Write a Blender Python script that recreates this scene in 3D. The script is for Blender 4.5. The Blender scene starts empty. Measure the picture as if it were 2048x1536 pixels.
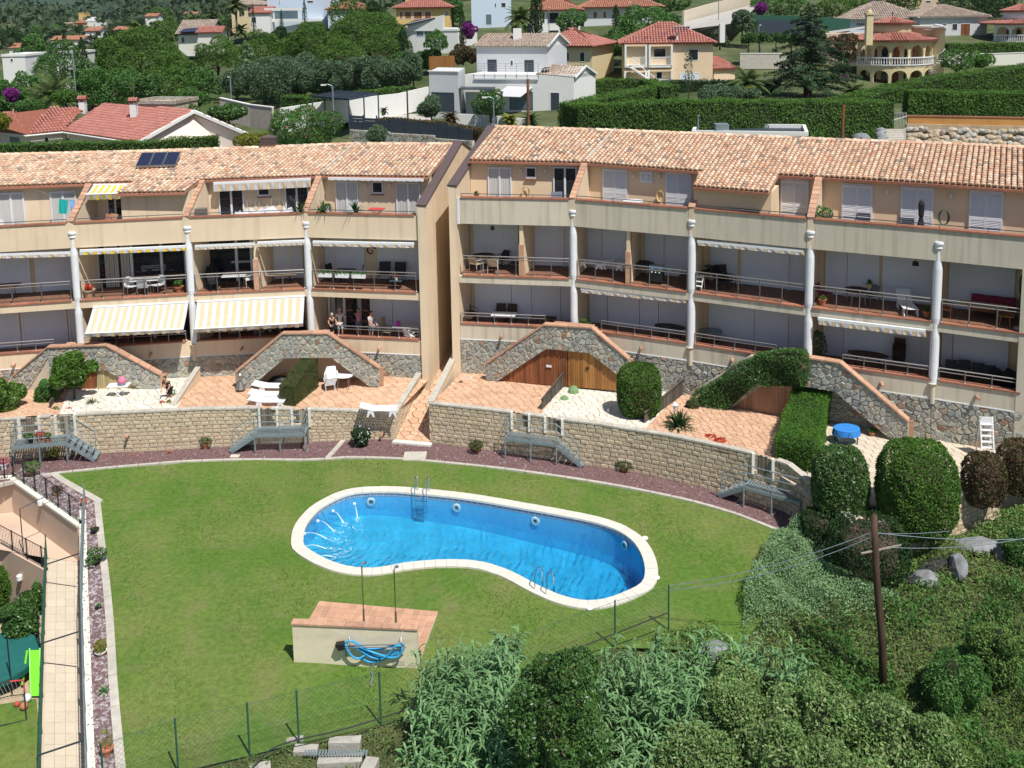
import bpy,math,random
import numpy as np
random.seed(7);RNG=np.random.default_rng(11)
S=bpy.context.scene
# ------------------------------------------------------------------ camera
CAMH=22.0
F_,XP,YP,PIT,ROL=1990.,1024.,278.,math.radians(7.86),math.radians(-.94)
_fw=np.array([0,math.cos(PIT),-math.sin(PIT)]);_u0=np.array([0,math.sin(PIT),math.cos(PIT)]);_r0=np.array([1.,0,0])
_rt=_r0*math.cos(ROL)+_u0*math.sin(ROL);_up=-_r0*math.sin(ROL)+_u0*math.cos(ROL)
CC=np.array([0,0,CAMH])
from mathutils import Matrix,Vector
cam=bpy.data.cameras.new('camera');camo=bpy.data.objects.new('camera',cam);S.collection.objects.link(camo)
cam.sensor_width=36;cam.lens=F_/2048*36;cam.shift_y=-(768-YP)/2048;cam.clip_end=9000;cam.clip_start=.5
camo.matrix_world=Matrix(((_rt[0],_up[0],-_fw[0],0),(_rt[1],_up[1],-_fw[1],0),(_rt[2],_up[2],-_fw[2],CAMH),(0,0,0,1)))
S.camera=camo
# ------------------------------------------------------------------ light
SUNV=Vector((.604,-.877,1.83)).normalized()          # towards the sun
W=bpy.data.worlds.new('World');S.world=W;W.use_nodes=True
nt=W.node_tree;bg=nt.nodes['Background'];sky=nt.nodes.new('ShaderNodeTexSky');sky.sky_type='NISHITA'
sky.sun_disc=False;sky.sun_elevation=math.asin(SUNV.z);sky.sun_rotation=math.atan2(SUNV.x,SUNV.y)
sky.dust_density=.6;sky.ozone_density=1.5
nt.links.new(sky.outputs[0],bg.inputs[0]);bg.inputs[1].default_value=.08
sl=bpy.data.lights.new('sun','SUN');sl.energy=5.0;sl.angle=math.radians(.5);sl.color=(1,.955,.88)
so=bpy.data.objects.new('sun',sl);S.collection.objects.link(so);so.rotation_euler=(-SUNV).to_track_quat('-Z','Y').to_euler()
S.view_settings.view_transform='Standard';S.view_settings.look='None';S.view_settings.gamma=1;S.view_settings.exposure=0.12
S.view_settings.use_curve_mapping=False
S.cycles.max_bounces=6;S.cycles.transparent_max_bounces=12
# ------------------------------------------------------------------ geometry helpers
def ray(px,py):return _fw+(px-XP)/F_*_rt-(py-YP)/F_*_up
def G(px,py,z=0.):
    "point of the horizontal plane z that the ray through a photo pixel meets"
    d=ray(px,py);return CC+d*((z-CAMH)/d[2])
def YY(px,py,y):
    d=ray(px,py);return CC+d*(y/d[1])
def proj(p):
    d=np.asarray(p,float)-CC;z=d@_fw;return XP+F_*(d@_rt)/z,YP-F_*(d@_up)/z
def Zat(p,py):
    lo,hi=-60.,90.
    for _ in range(50):
        m=(lo+hi)/2
        if proj((p[0],p[1],m))[1]>py:lo=m
        else:hi=m
    return(lo+hi)/2
def v3(*a):return np.array(a,float)
def nrm(v):v=np.asarray(v,float);return v/max(1e-9,np.linalg.norm(v))
def lerp(a,b,t):return a+(b-a)*t
COL=S.collection
def tag(o,label=None,cat=None,group=None,kind=None):
    if label:o['label']=label
    if cat:o['category']=cat
    if group:o['group']=group
    if kind:o['kind']=kind
    return o
def root(name,loc,label=None,cat=None,group=None,rz=0,kind=None):
    o=bpy.data.objects.new(name,None);COL.objects.link(o);o.location=tuple(float(c)for c in loc);o.rotation_euler=(0,0,rz)
    o.empty_display_size=.3
    return tag(o,label,cat,group,kind)
def link(name,me,parent=None,world=True):
    o=bpy.data.objects.new(name,me);COL.objects.link(o)
    if parent is not None:
        o.parent=parent
        if world:
            p=parent;l=Vector((0,0,0))
            while p is not None:l+=p.location;p=p.parent
            o.location=-l
    return o
class MB:
    def __init__(s):s.v=[];s.f=[];s.m=[]
    def add(s,vs,fs,mi=0):
        b=len(s.v);s.v+=[tuple(float(c)for c in p)for p in vs]
        s.f+=[tuple(b+i for i in f)for f in fs];s.m+=[mi]*len(fs);return s
    def hexa(s,p,mi=0):      # 4 bottom, 4 top
        return s.add(p,[(3,2,1,0),(4,5,6,7),(0,1,5,4),(1,2,6,5),(2,3,7,6),(3,0,4,7)],mi)
    def box(s,x0,x1,y0,y1,z0,z1,mi=0):
        return s.hexa([(x0,y0,z0),(x1,y0,z0),(x1,y1,z0),(x0,y1,z0),(x0,y0,z1),(x1,y0,z1),(x1,y1,z1),(x0,y1,z1)],mi)
    def bar(s,a,b,w,h,mi=0,up=(0,0,1)):
        a=v3(*a);b=v3(*b);d=nrm(b-a);sd=np.cross(d,up)
        if np.linalg.norm(sd)<1e-4:sd=np.cross(d,(0,1,0))
        sd=nrm(sd)*w/2;u=nrm(np.cross(sd,d))*h/2
        return s.hexa([a-sd-u,a+sd-u,b+sd-u,b-sd-u,a-sd+u,a+sd+u,b+sd+u,b-sd+u],mi)
    def quad(s,a,b,c,d,mi=0):return s.add([a,b,c,d],[(0,1,2,3)],mi)
    def prism(s,poly,vec,mi=0):
        n=len(poly);vec=v3(*vec);P=[v3(*p)for p in poly]
        return s.add(P+[p+vec for p in P],[tuple(range(n))[::-1],tuple(range(n,2*n))]+[(i,(i+1)%n,n+(i+1)%n,n+i)for i in range(n)],mi)
    def tube(s,pts,r,n=6,mi=0,caps=True,closed=False):
        pts=[v3(*p)for p in pts];m=len(pts);vs=[]
        rs=r if hasattr(r,'__len__')else[r]*m
        u=None
        for i,p in enumerate(pts):
            if closed:t=nrm(pts[(i+1)%m]-pts[i-1])
            else:t=nrm(pts[min(i+1,m-1)]-pts[max(i-1,0)])
            if u is None:u=nrm(np.cross(t,(0.13,.21,1)if abs(t[2])<.9 else(1,.1,0)))
            u=nrm(u-t*(u@t));w=np.cross(t,u)
            for k in range(n):
                a=2*math.pi*k/n;vs.append(p+rs[i]*(u*math.cos(a)+w*math.sin(a)))
        fs=[]
        for i in range(m if closed else m-1):
            j=(i+1)%m
            for k in range(n):fs.append((i*n+k,i*n+(k+1)%n,j*n+(k+1)%n,j*n+k))
        if caps and not closed:fs+=[tuple(range(n))[::-1],tuple(range((m-1)*n,m*n))]
        return s.add(vs,fs,mi)
    def lathe(s,prof,n=12,c=(0,0,0),mi=0,sx=1,sy=1):
        vs=[];c=v3(*c)
        for r,z in prof:
            for k in range(n):
                a=2*math.pi*k/n;vs.append(c+v3(r*math.cos(a)*sx,r*math.sin(a)*sy,z))
        fs=[]
        for i in range(len(prof)-1):
            for k in range(n):fs.append((i*n+k,i*n+(k+1)%n,(i+1)*n+(k+1)%n,(i+1)*n+k))
        fs+=[tuple(range(n))[::-1],tuple(range((len(prof)-1)*n,len(prof)*n))]
        return s.add(vs,fs,mi)
    def mesh(s,name,mats,smooth=False):
        me=bpy.data.meshes.new(name);me.from_pydata(s.v,[],s.f)
        for m in(mats if isinstance(mats,(list,tuple))else[mats]):me.materials.append(m)
        me.polygons.foreach_set('material_index',s.m)
        if smooth:me.polygons.foreach_set('use_smooth',[True]*len(s.f))
        me.update();return me
    def build(s,name,mats,parent=None,smooth=False,label=None,world=True,**kw):
        if not s.f:return None
        o=link(name,s.mesh(name,mats,smooth),parent,world)
        return tag(o,label,**kw)
def npmesh(name,V,Fq,mat,parent=None,smooth=False,world=True,mi=None,mats=None):
    "fast mesh from numpy: V (n,3), F (m,k) all the same k"
    me=bpy.data.meshes.new(name);V=np.ascontiguousarray(V,np.float32);Fq=np.ascontiguousarray(Fq,np.int32);k=Fq.shape[1]
    me.vertices.add(len(V));me.vertices.foreach_set('co',V.ravel())
    me.loops.add(Fq.size);me.loops.foreach_set('vertex_index',Fq.ravel())
    me.polygons.add(len(Fq));me.polygons.foreach_set('loop_start',np.arange(0,Fq.size,k,dtype=np.int32))
    try:me.polygons.foreach_set('loop_total',np.full(len(Fq),k,np.int32))
    except Exception:pass
    for m in(mats or[mat]):me.materials.append(m)
    if mi is not None:me.polygons.foreach_set('material_index',np.ascontiguousarray(mi,np.int32))
    if smooth:me.polygons.foreach_set('use_smooth',np.ones(len(Fq),bool))
    me.update(calc_edges=True)
    return link(name,me,parent,world)
# ------------------------------------------------------------------ materials
def mat(name,c,rough=.85,var=.12,vs=3.,bump=.15,bs=40.,rnd=0.,metal=0.,spec=.3,ramp=None,dirt=None,stretch=None,c2=None,c2s=.6,c2t=(.45,.62),trans=0.):
    m=bpy.data.materials.new(name);m.use_nodes=True;n=m.node_tree.nodes;L=m.node_tree.links
    b=n['Principled BSDF'];b.inputs['Roughness'].default_value=rough;b.inputs['Metallic'].default_value=metal
    b.inputs['Specular IOR Level'].default_value=spec
    tc=n.new('ShaderNodeTexCoord');src=tc.outputs['Object']
    if stretch:
        mp=n.new('ShaderNodeMapping');mp.inputs['Scale'].default_value=stretch;L.new(src,mp.inputs[0]);src=mp.outputs[0]
    def noise(sc,det=4,ro=.6):
        q=n.new('ShaderNodeTexNoise');q.inputs['Scale'].default_value=sc;q.inputs['Detail'].default_value=det;q.inputs['Roughness'].default_value=ro
        L.new(src,q.inputs['Vector']);return q.outputs['Fac']
    def mixc(a,bb,f,mode='MIX'):
        x=n.new('ShaderNodeMix');x.data_type='RGBA';x.blend_type=mode
        for sock,val in((x.inputs[6],a),(x.inputs[7],bb),(x.inputs[0],f)):
            if hasattr(val,'links'):L.new(val,sock)
            elif isinstance(val,(int,float)):sock.default_value=val
            else:sock.default_value=(*val,1)
        return x.outputs[2]
    def mrange(v,a,bb,c0,d0):
        x=n.new('ShaderNodeMapRange');x.inputs[1].default_value=a;x.inputs[2].default_value=bb;x.inputs[3].default_value=c0;x.inputs[4].default_value=d0
        L.new(v,x.inputs[0]);return x.outputs[0]
    rv=None
    if rnd or ramp:
        g=n.new('ShaderNodeNewGeometry');oi=n.new('ShaderNodeObjectInfo');ad=n.new('ShaderNodeMath');ad.operation='ADD'
        L.new(g.outputs['Random Per Island'],ad.inputs[0]);L.new(oi.outputs['Random'],ad.inputs[1])
        fr=n.new('ShaderNodeMath');fr.operation='FRACT';L.new(ad.outputs[0],fr.inputs[0]);rv=fr.outputs[0]
    if ramp:
        cr=n.new('ShaderNodeValToRGB');cr.color_ramp.interpolation='LINEAR'
        e=cr.color_ramp.elements
        while len(e)<len(ramp):e.new(.5)
        for el,(p,cc)in zip(e,ramp):el.position=p;el.color=(*cc,1)
        L.new(rv,cr.inputs[0]);base=cr.outputs[0]
    else:base=tuple(c)
    if c2 is not None:base=mixc(base,c2,mrange(noise(c2s,5),c2t[0],c2t[1],0,1))
    if rnd and not ramp:
        base=mixc(base,(0,0,0),mrange(rv,0,1,0,rnd))
    hi=mrange(noise(vs),.3,.7,1-var,1+var)
    cm=n.new('ShaderNodeCombineColor')
    for i in range(3):L.new(hi,cm.inputs[i])
    base=mixc(base,cm.outputs[0],1.,'MULTIPLY')
    if dirt:
        dc,ds,amt,st=dirt
        mp=n.new('ShaderNodeMapping');mp.inputs['Scale'].default_value=st;L.new(tc.outputs['Object'],mp.inputs[0])
        q=n.new('ShaderNodeTexNoise');q.inputs['Scale'].default_value=ds;q.inputs['Detail'].default_value=6;L.new(mp.outputs[0],q.inputs['Vector'])
        base=mixc(base,dc,mrange(q.outputs['Fac'],.5,.78,0,amt))
    L.new(base,b.inputs['Base Color'])
    if bump:
        bn=n.new('ShaderNodeBump');bn.inputs['Strength'].default_value=bump;bn.inputs['Distance'].default_value=.02
        L.new(noise(bs,5),bn.inputs['Height']);L.new(bn.outputs[0],b.inputs['Normal'])
    if trans:
        tb=n.new('ShaderNodeBsdfTranslucent');L.new(base,tb.inputs[0]);mx=n.new('ShaderNodeMixShader');mx.inputs[0].default_value=trans
        L.new(b.outputs[0],mx.inputs[1]);L.new(tb.outputs[0],mx.inputs[2]);L.new(mx.outputs[0],n['Material Output'].inputs[0])
    return m
M={}
M['cream']=mat('cream_render',(.74,.60,.43),var=.05,vs=.5,bump=.15,bs=30,dirt=((.42,.35,.26),1.5,.5,(2.,2.,.14)))
M['cream2']=mat('weathered_render',(.60,.55,.44),var=.05,vs=.6,bump=.2,bs=30,dirt=((.34,.30,.22),1.6,.75,(2.2,2.2,.12)))
M['peach']=mat('peach_render',(.76,.59,.40),var=.05,vs=.5,bump=.1,bs=30)
M['pink']=mat('pink_render',(.60,.45,.34),var=.07,vs=.7,bump=.1,bs=30,dirt=((.42,.30,.24),1.0,.3,(1,1,.4)))
M['white']=mat('white_paint',(.74,.77,.80),rough=.5,var=.03,bump=.04)
M['offwhite']=mat('offwhite_render',(.70,.69,.62),var=.04,vs=.5,bump=.1)
M['shutter']=mat('roller_shutter',(.70,.73,.80),rough=.5,var=.02,bump=0)
M['frame']=mat('white_frame',(.74,.75,.78),rough=.4,var=.02,bump=0)
M['cap']=mat('terracotta_coping',(.40,.17,.11),rough=.7,var=.18,vs=6,rnd=.3,bump=.2)
M['cap2']=mat('orange_clay_coping',(.56,.33,.22),rough=.8,var=.18,vs=6,rnd=.3,bump=.2)
M['brown']=mat('brown_metal_flashing',(.115,.085,.085),rough=.5,var=.1,bump=.05)
M['steel']=mat('brushed_steel',(.34,.33,.32),rough=.38,metal=.75,var=.05,bump=0)
M['chrome']=mat('chrome_tube',(.55,.57,.6),rough=.2,metal=1,var=.03,bump=0)
M['galv']=mat('galvanised_steel',(.25,.31,.34),rough=.5,metal=.35,var=.1,bump=.05)
M['black']=mat('black_paint',(.02,.022,.025),rough=.5,var=.1,bump=0)
M['dark']=mat('painted_interior_shade',(.03,.027,.026),rough=.9,var=.3,bump=0)
M['anth']=mat('anthracite_metal',(.045,.06,.08),rough=.45,var=.08,bump=0)
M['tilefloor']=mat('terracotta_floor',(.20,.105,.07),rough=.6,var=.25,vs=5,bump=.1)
TILER=[(0,(.52,.33,.22)),(.18,(.72,.56,.41)),(.38,(.62,.39,.26)),(.55,(.78,.65,.50)),(.72,(.58,.32,.20)),(.86,(.72,.51,.36)),(.95,(.40,.29,.23)),(1,(.27,.22,.19))]
M['rooftile']=mat('clay_roof_tile',(.6,.35,.2),rough=.85,var=.22,vs=9,bump=.25,bs=50,ramp=TILER,dirt=((.13,.11,.09),5.,.75,(1,1,1)))
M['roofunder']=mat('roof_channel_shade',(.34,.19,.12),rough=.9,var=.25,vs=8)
REDR=[(0,(.36,.14,.11)),(.3,(.43,.18,.145)),(.6,(.39,.16,.13)),(.85,(.46,.21,.17)),(1,(.31,.12,.10))]
M['redtile']=mat('red_roof_tile',(.5,.17,.11),rough=.8,var=.12,vs=6,ramp=REDR)
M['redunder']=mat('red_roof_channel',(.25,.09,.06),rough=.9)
ORR=[(0,(.40,.19,.12)),(.5,(.46,.23,.15)),(1,(.36,.16,.11))]
M['orangetile']=mat('orange_roof_tile',(.5,.2,.1),rough=.8,ramp=ORR)
GRR=[(0,(.34,.27,.22)),(.4,(.42,.34,.28)),(.7,(.30,.22,.18)),(1,(.48,.40,.33))]
M['greytile']=mat('greyed_roof_tile',(.4,.3,.2),rough=.85,ramp=GRR)
M['block']=mat('split_face_block',(.52,.43,.30),var=.22,vs=7,bump=.9,bs=16,ramp=[(0,(.50,.41,.29)),(.5,(.57,.48,.35)),(.8,(.53,.42,.28)),(1,(.46,.38,.28))])
M['mortar']=mat('mortar',(.40,.34,.26),var=.15)
M['stonec']=mat('cladding_stone',(.3,.3,.28),var=.3,vs=6,bump=.6,bs=18,ramp=[(0,(.26,.27,.25)),(.25,(.37,.37,.32)),(.5,(.30,.32,.30)),(.7,(.42,.39,.31)),(.88,(.28,.29,.28)),(.95,(.34,.20,.13)),(1,(.44,.39,.31))])
M['joint']=mat('pale_stone_joint',(.52,.47,.38),var=.12)
M['rock']=mat('rock',(.33,.28,.22),var=.35,vs=3,bump=1,bs=8,ramp=[(0,(.30,.26,.22)),(.4,(.42,.33,.22)),(.7,(.34,.34,.33)),(1,(.45,.36,.25))])
M['rockgrey']=mat('grey_rock',(.22,.23,.24),var=.4,vs=2,bump=1,bs=6)
M['pave']=mat('terracotta_paving',(.55,.30,.17),var=.14,vs=5,bump=.35,bs=25,ramp=[(0,(.56,.35,.23)),(.5,(.66,.43,.29)),(.8,(.61,.39,.26)),(1,(.52,.32,.21))])
M['pavejoint']=mat('paving_joint',(.36,.23,.15),var=.15)
M['wpave']=mat('white_flagstone',(.68,.64,.56),var=.1,vs=4,bump=.25,ramp=[(0,(.64,.59,.50)),(.5,(.74,.70,.62)),(1,(.66,.63,.57))])
M['wjoint']=mat('flag_joint',(.34,.30,.25),var=.15)
M['bpave']=mat('beige_paving',(.62,.54,.43),var=.06,vs=3,bump=.1,rnd=.12)
M['conc']=mat('concrete',(.50,.47,.41),var=.14,vs=3,bump=.4,rnd=.1)
M['coping']=mat('pool_coping',(.66,.63,.56),var=.05,vs=4,bump=.2,rnd=.06)
M['gravel']=mat('volcanic_gravel',(.17,.09,.09),var=.5,vs=45,bump=1,bs=60,ramp=[(0,(.10,.06,.065)),(.5,(.20,.115,.115)),(.85,(.24,.15,.15)),(1,(.42,.36,.36))])
M['gravelg']=mat('lilac_gravel',(.3,.25,.26),var=.4,vs=30,bump=1,bs=60,ramp=[(0,(.16,.12,.13)),(.5,(.30,.25,.27)),(1,(.46,.42,.42))])
M['gravelbase']=mat('gravel_bed',(.15,.085,.085),var=.45,vs=30,bump=1,bs=55,c2=(.22,.14,.14),c2s=25)
M['sand']=mat('sandy_soil',(.42,.33,.22),var=.2,vs=2,bump=.4)
M['soil']=mat('hill_soil',(.07,.085,.035),var=.4,vs=.8,bump=1,bs=3,c2=(.055,.075,.025),c2s=.25)
M['mount']=mat('mountain_scrub',(.05,.085,.045),var=.5,vs=.02,bump=1,bs=.08,c2=(.03,.055,.04),c2s=.012)
M['road']=mat('asphalt_road',(.24,.235,.225),var=.08,vs=.4)
M['pavem']=mat('pavement',(.42,.40,.37),var=.08,vs=.6)
M['wood']=mat('varnished_wood',(.42,.19,.055),rough=.5,var=.3,vs=2.5,bump=.2,stretch=(1,1,.12),rnd=.35)
M['redwood']=mat('weathered_red_wood',(.33,.12,.05),rough=.6,var=.4,vs=3,bump=.2,stretch=(1,1,.12),rnd=.4,dirt=((.05,.03,.025),2.,.8,(3,3,.35)))
M['palewood']=mat('pale_bamboo_wood',(.50,.40,.22),rough=.7,var=.2,vs=3,stretch=(1,1,.12),rnd=.3)
M['pinkwood']=mat('faded_wood',(.42,.24,.15),rough=.7,var=.3,vs=3,stretch=(1,1,.12),rnd=.25)
M['greywood']=mat('grey_weathered_wood',(.115,.10,.085),rough=.9,var=.35,vs=4,stretch=(1,1,.15),rnd=.35,bump=.3)
M['pole']=mat('creosoted_pole',(.075,.045,.03),rough=.85,var=.4,vs=3,stretch=(2,2,.3),bump=.5,bs=15)
M['rust']=mat('rusty_post',(.22,.085,.04),rough=.85,var=.3)
M['solar']=mat('solar_cell',(.012,.02,.055),rough=.18,var=.1,bump=0,spec=.6)
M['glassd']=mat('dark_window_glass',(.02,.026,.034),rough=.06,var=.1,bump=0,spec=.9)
M['glassb']=mat('blue_reflecting_glass',(.10,.16,.20),rough=.08,var=.1,bump=0,spec=.9)
M['curtain']=mat('net_curtain',(.55,.54,.50),rough=.9,var=.12,vs=4,stretch=(8,8,.3))
M['cloth_y']=mat('yellow_awning',(.72,.50,.06),rough=.8,var=.06,bump=0)
M['cloth_w']=mat('white_awning',(.54,.54,.57),rough=.8,var=.04,bump=0)
M['cloth_c']=mat('cream_awning',(.60,.47,.30),rough=.8,var=.05,bump=0)
M['cloth_g']=mat('grey_cover',(.17,.19,.24),rough=.8,var=.12)
M['teal']=mat('teal_towel',(.02,.42,.40),rough=.9,var=.08)
M['blue']=mat('blue_cloth',(.035,.22,.62),rough=.75,var=.08)
M['lblue']=mat('light_blue_towel',(.25,.45,.75),rough=.9)
M['hose']=mat('blue_pool_hose',(.04,.36,.70),rough=.4,var=.05,bump=0)
M['plastic']=mat('white_plastic',(.78,.79,.80),rough=.35,var=.03,bump=0)
M['pinkc']=mat('pink_cloth',(.72,.20,.34),rough=.9)
M['redc']=mat('red_cloth',(.52,.07,.07),rough=.9)
M['magenta']=mat('magenta_box',(.45,.03,.30),rough=.6)
M['darkred']=mat('dark_red_cushion',(.20,.02,.05),rough=.9)
M['terra']=mat('terracotta_pot',(.45,.17,.09),rough=.8,var=.12)
M['green']=mat('green_fence',(.03,.10,.07),rough=.6,var=.1,bump=0)
M['lime']=mat('lime_plastic',(.18,.62,.04),rough=.35,var=.03,bump=0)
M['tgreen']=mat('teal_pad',(.02,.13,.12),rough=.5)
M['skin']=mat('skin',(.50,.28,.19),rough=.6,var=.05,bump=0)
M['hair']=mat('dark_hair',(.05,.03,.02),rough=.7)
M['hairg']=mat('grey_hair',(.40,.38,.35),rough=.7)
M['trunk']=mat('tree_bark',(.085,.06,.045),var=.4,vs=4,bump=.8,bs=12)
M['trunkp']=mat('pale_bark',(.28,.25,.21),var=.3,vs=4,bump=.6,bs=12)
M['carp']=mat('silver_car_paint',(.30,.33,.38),rough=.25,metal=.6,var=.02,bump=0)
M['carw']=mat('white_car_paint',(.70,.71,.72),rough=.25,var=.02,bump=0)
M['orangew']=mat('ochre_render',(.50,.25,.08),var=.12,vs=1)
M['yelw']=mat('yellow_render',(.66,.47,.19),var=.05)
M['butter']=mat('butter_render',(.66,.56,.34),var=.06,dirt=((.45,.38,.25),1,.35,(2,2,.2)))
M['hwhite']=mat('house_white',(.74,.74,.72),var=.03)
M['hgrey']=mat('house_pale_grey',(.58,.60,.62),var=.03)
M['lblueh']=mat('house_pale_blue',(.56,.66,.78),var=.03)
def leafm(name,cols,rough=.6,tr=.25,spec=.25):
    return mat(name,cols[0],rough=rough,var=.22,vs=.7,bump=0,spec=spec,ramp=[(i/max(1,len(cols)-1),c)for i,c in enumerate(cols)],trans=tr)
M['hedge']=leafm('hedge_foliage',[(.056,.126,.019),(.089,.194,.027),(.065,.151,.023),(.114,.220,.038)])
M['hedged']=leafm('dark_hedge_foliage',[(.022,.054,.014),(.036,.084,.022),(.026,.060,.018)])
M['brighthedge']=leafm('bright_hedge_foliage',[(.062,.163,.019),(.100,.237,.031),(.075,.188,.025)])
M['dryhedge']=leafm('sunburnt_hedge_foliage',[(.072,.102,.030),(.120,.132,.048),(.054,.096,.024),(.156,.144,.066)])
M['pine']=leafm('pine_foliage',[(.059,.131,.022),(.092,.182,.032),(.075,.157,.026),(.117,.217,.043)])
M['olive']=leafm('olive_foliage',[(.079,.144,.069),(.118,.194,.100),(.065,.122,.056),(.158,.230,.138)])
M['cypress']=leafm('cypress_foliage',[(.026,.065,.019),(.046,.098,.026),(.033,.078,.023)])
M['broad']=leafm('broad_foliage',[(.055,.138,.028),(.083,.193,.041),(.048,.110,.028),(.123,.234,.062)],rough=.4,spec=.5)
M['bush']=leafm('bush_foliage',[(.050,.137,.030),(.083,.194,.045),(.107,.231,.052)])
M['lemon']=leafm('lemon_tree_foliage',[(.07,.16,.02),(.11,.22,.03),(.05,.12,.02),(.16,.27,.05)],rough=.35,spec=.5)
M['photinia']=leafm('reddish_foliage',[(.099,.050,.028),(.055,.077,.022),(.143,.066,.044),(.066,.099,.033)])
M['reed']=leafm('cane_foliage',[(.134,.273,.103),(.198,.370,.155),(.108,.215,.086),(.270,.429,.207)],rough=.5)
M['bramble']=leafm('bramble_foliage',[(.098,.204,.047),(.176,.306,.094),(.117,.224,.056),(.371,.449,.206),(.078,.163,.037)])
M['scrub']=leafm('scrub_foliage',[(.082,.179,.034),(.127,.247,.052),(.163,.247,.061),(.090,.202,.052),(.217,.269,.086)])
M['sage']=leafm('blue_green_groundcover',[(.188,.330,.157),(.272,.439,.220),(.156,.264,.109),(.314,.461,.235)])
M['palm']=leafm('palm_frond',[(.072,.120,.036),(.108,.168,.048),(.060,.102,.030),(.192,.228,.084)])
M['cedar']=leafm('cedar_foliage',[(.030,.072,.030),(.054,.114,.048),(.042,.090,.036)])
M['cycad']=leafm('cycad_frond',[(.02,.06,.015),(.035,.085,.02),(.03,.07,.02)],rough=.4)
M['purple']=leafm('bougainvillea_bracts',[(.20,.02,.20),(.30,.04,.30),(.16,.015,.16)])
M['redfl']=leafm('red_flowers',[(.55,.04,.02),(.65,.10,.04),(.35,.05,.02)])
M['pinkfl']=leafm('pink_flowers',[(.55,.10,.16),(.60,.20,.25),(.45,.05,.12)])
M['yellowfl']=leafm('yellow_foliage',[(.28,.24,.03),(.20,.22,.03),(.12,.18,.03)])
M['dry']=leafm('dry_grass',[(.350,.300,.163),(.250,.237,.100),(.175,.200,.062)])
M['grass']=leafm('lawn_grass',[(.075,.167,.016),(.100,.213,.022),(.085,.178,.020),(.130,.218,.036)])
# ------------------------------------------------------------------ foliage
def leafset(P,N,s,asp=.45,flop=.65,sv=.35):
    n=len(P);R=RNG.normal(size=(n,3));R/=np.linalg.norm(R,axis=1)[:,None]
    nn=N*(1-flop)+R*flop;nn/=np.linalg.norm(nn,axis=1)[:,None]+1e-9
    t=np.cross(nn,RNG.normal(size=(n,3)));t/=np.linalg.norm(t,axis=1)[:,None]+1e-9
    b=np.cross(nn,t);ss=(s*(1+sv*(RNG.random(n)*2-1)))[:,None]if np.isscalar(s)else s[:,None]
    V=np.stack([P-t*ss,P+b*ss*asp,P+t*ss,P-b*ss*asp],1).reshape(-1,3)
    return V,np.arange(4*n).reshape(n,4)
def sph(n):
    R=RNG.normal(size=(n,3));return R/np.linalg.norm(R,axis=1)[:,None]
NTOT=[0]
def clumps(cl,n,low=-.35,shell=.12,cut=.86):
    "n points on the outside of a set of ellipsoid clumps (cx,cy,cz,rx,ry,rz)"
    cl=np.asarray(cl,float);w=cl[:,3]*cl[:,4]+cl[:,3]*cl[:,5];w=w/w.sum();PP,NN,got=[],[],0
    for _ in range(7):
        m=int(n*1.6)+50;k=RNG.choice(len(cl),m,p=w);d=sph(m);keep0=d[:,2]>low-.5*RNG.random(m);k,d=k[keep0],d[keep0]
        r=1-shell*RNG.random(len(k))+.06*RNG.normal(size=len(k));P=cl[k,:3]+d*cl[k,3:]*r[:,None];N=d/cl[k,3:];N/=np.linalg.norm(N,axis=1)[:,None];keep=np.ones(len(k),bool)
        for j in range(len(cl)):
            q=(P-cl[j,:3])/cl[j,3:];keep&=((q**2).sum(1)>cut**2)|(k==j)
        PP.append(P[keep]);NN.append(N[keep]);got+=keep.sum()
        if got>=n:break
    P,N=np.concatenate(PP)[:n],np.concatenate(NN)[:n];NTOT[0]+=len(P);return P,N
def leafobj(name,P,N,s,m,parent=None,asp=.45,flop=.65,kind=None,label=None,cat=None):
    V,Fq=leafset(P,N,s,asp,flop);o=npmesh(name,V,Fq,m,parent)
    return tag(o,label,cat,None,kind)
def box_pts(P0,P1,wid,z0a,z1a,z0b,z1b,n,bump=.12,back=1.,lumps=1.):
    "surface points of a hedge that runs P0->P1 with a width to the left of that way"
    P0=v3(*P0[:2]);P1=v3(*P1[:2]);d=P1-P0;L=np.linalg.norm(d);d=d/L;s=v3(-d[1],d[0])
    h=((z1a-z0a)+(z1b-z0b))/2;A=np.array([L*wid,L*h,L*h*back,wid*(z1a-z0a),wid*(z1b-z0b)]);k=RNG.choice(5,n,p=A/A.sum())
    u=RNG.random(n);a=RNG.random(n);c=RNG.random(n)
    l=np.where(k==3,0,np.where(k==4,1,u));w=np.where(k==1,0,np.where(k==2,1,a));z=np.where(k==0,1,c)
    N=np.zeros((n,3));N[k==0]=(0,0,1);N[k==1,:2]=-s;N[k==2,:2]=s;N[k==3,:2]=-d;N[k==4,:2]=d
    zz0=lerp(z0a,z0b,l);zz1=lerp(z1a,z1b,l)
    P=np.stack([P0[0]+d[0]*l*L+s[0]*w*wid,P0[1]+d[1]*l*L+s[1]*w*wid,zz0+(zz1-zz0)*z],1)
    lum=lumps*(np.sin(P[:,0]*1.7+P[:,2]*2.1)+np.sin(P[:,1]*2.3+P[:,0]*.9+P[:,2]))*.05
    P=P+N*(lum+bump*(RNG.random(n)-.65))[:,None]
    return P,N
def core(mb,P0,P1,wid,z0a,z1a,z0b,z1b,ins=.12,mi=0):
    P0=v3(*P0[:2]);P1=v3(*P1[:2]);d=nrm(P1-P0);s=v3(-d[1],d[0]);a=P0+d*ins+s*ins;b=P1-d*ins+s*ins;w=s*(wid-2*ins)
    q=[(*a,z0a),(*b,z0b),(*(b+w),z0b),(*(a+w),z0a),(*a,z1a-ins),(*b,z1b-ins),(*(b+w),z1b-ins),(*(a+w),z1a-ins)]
    mb.hexa(q,mi)
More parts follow.
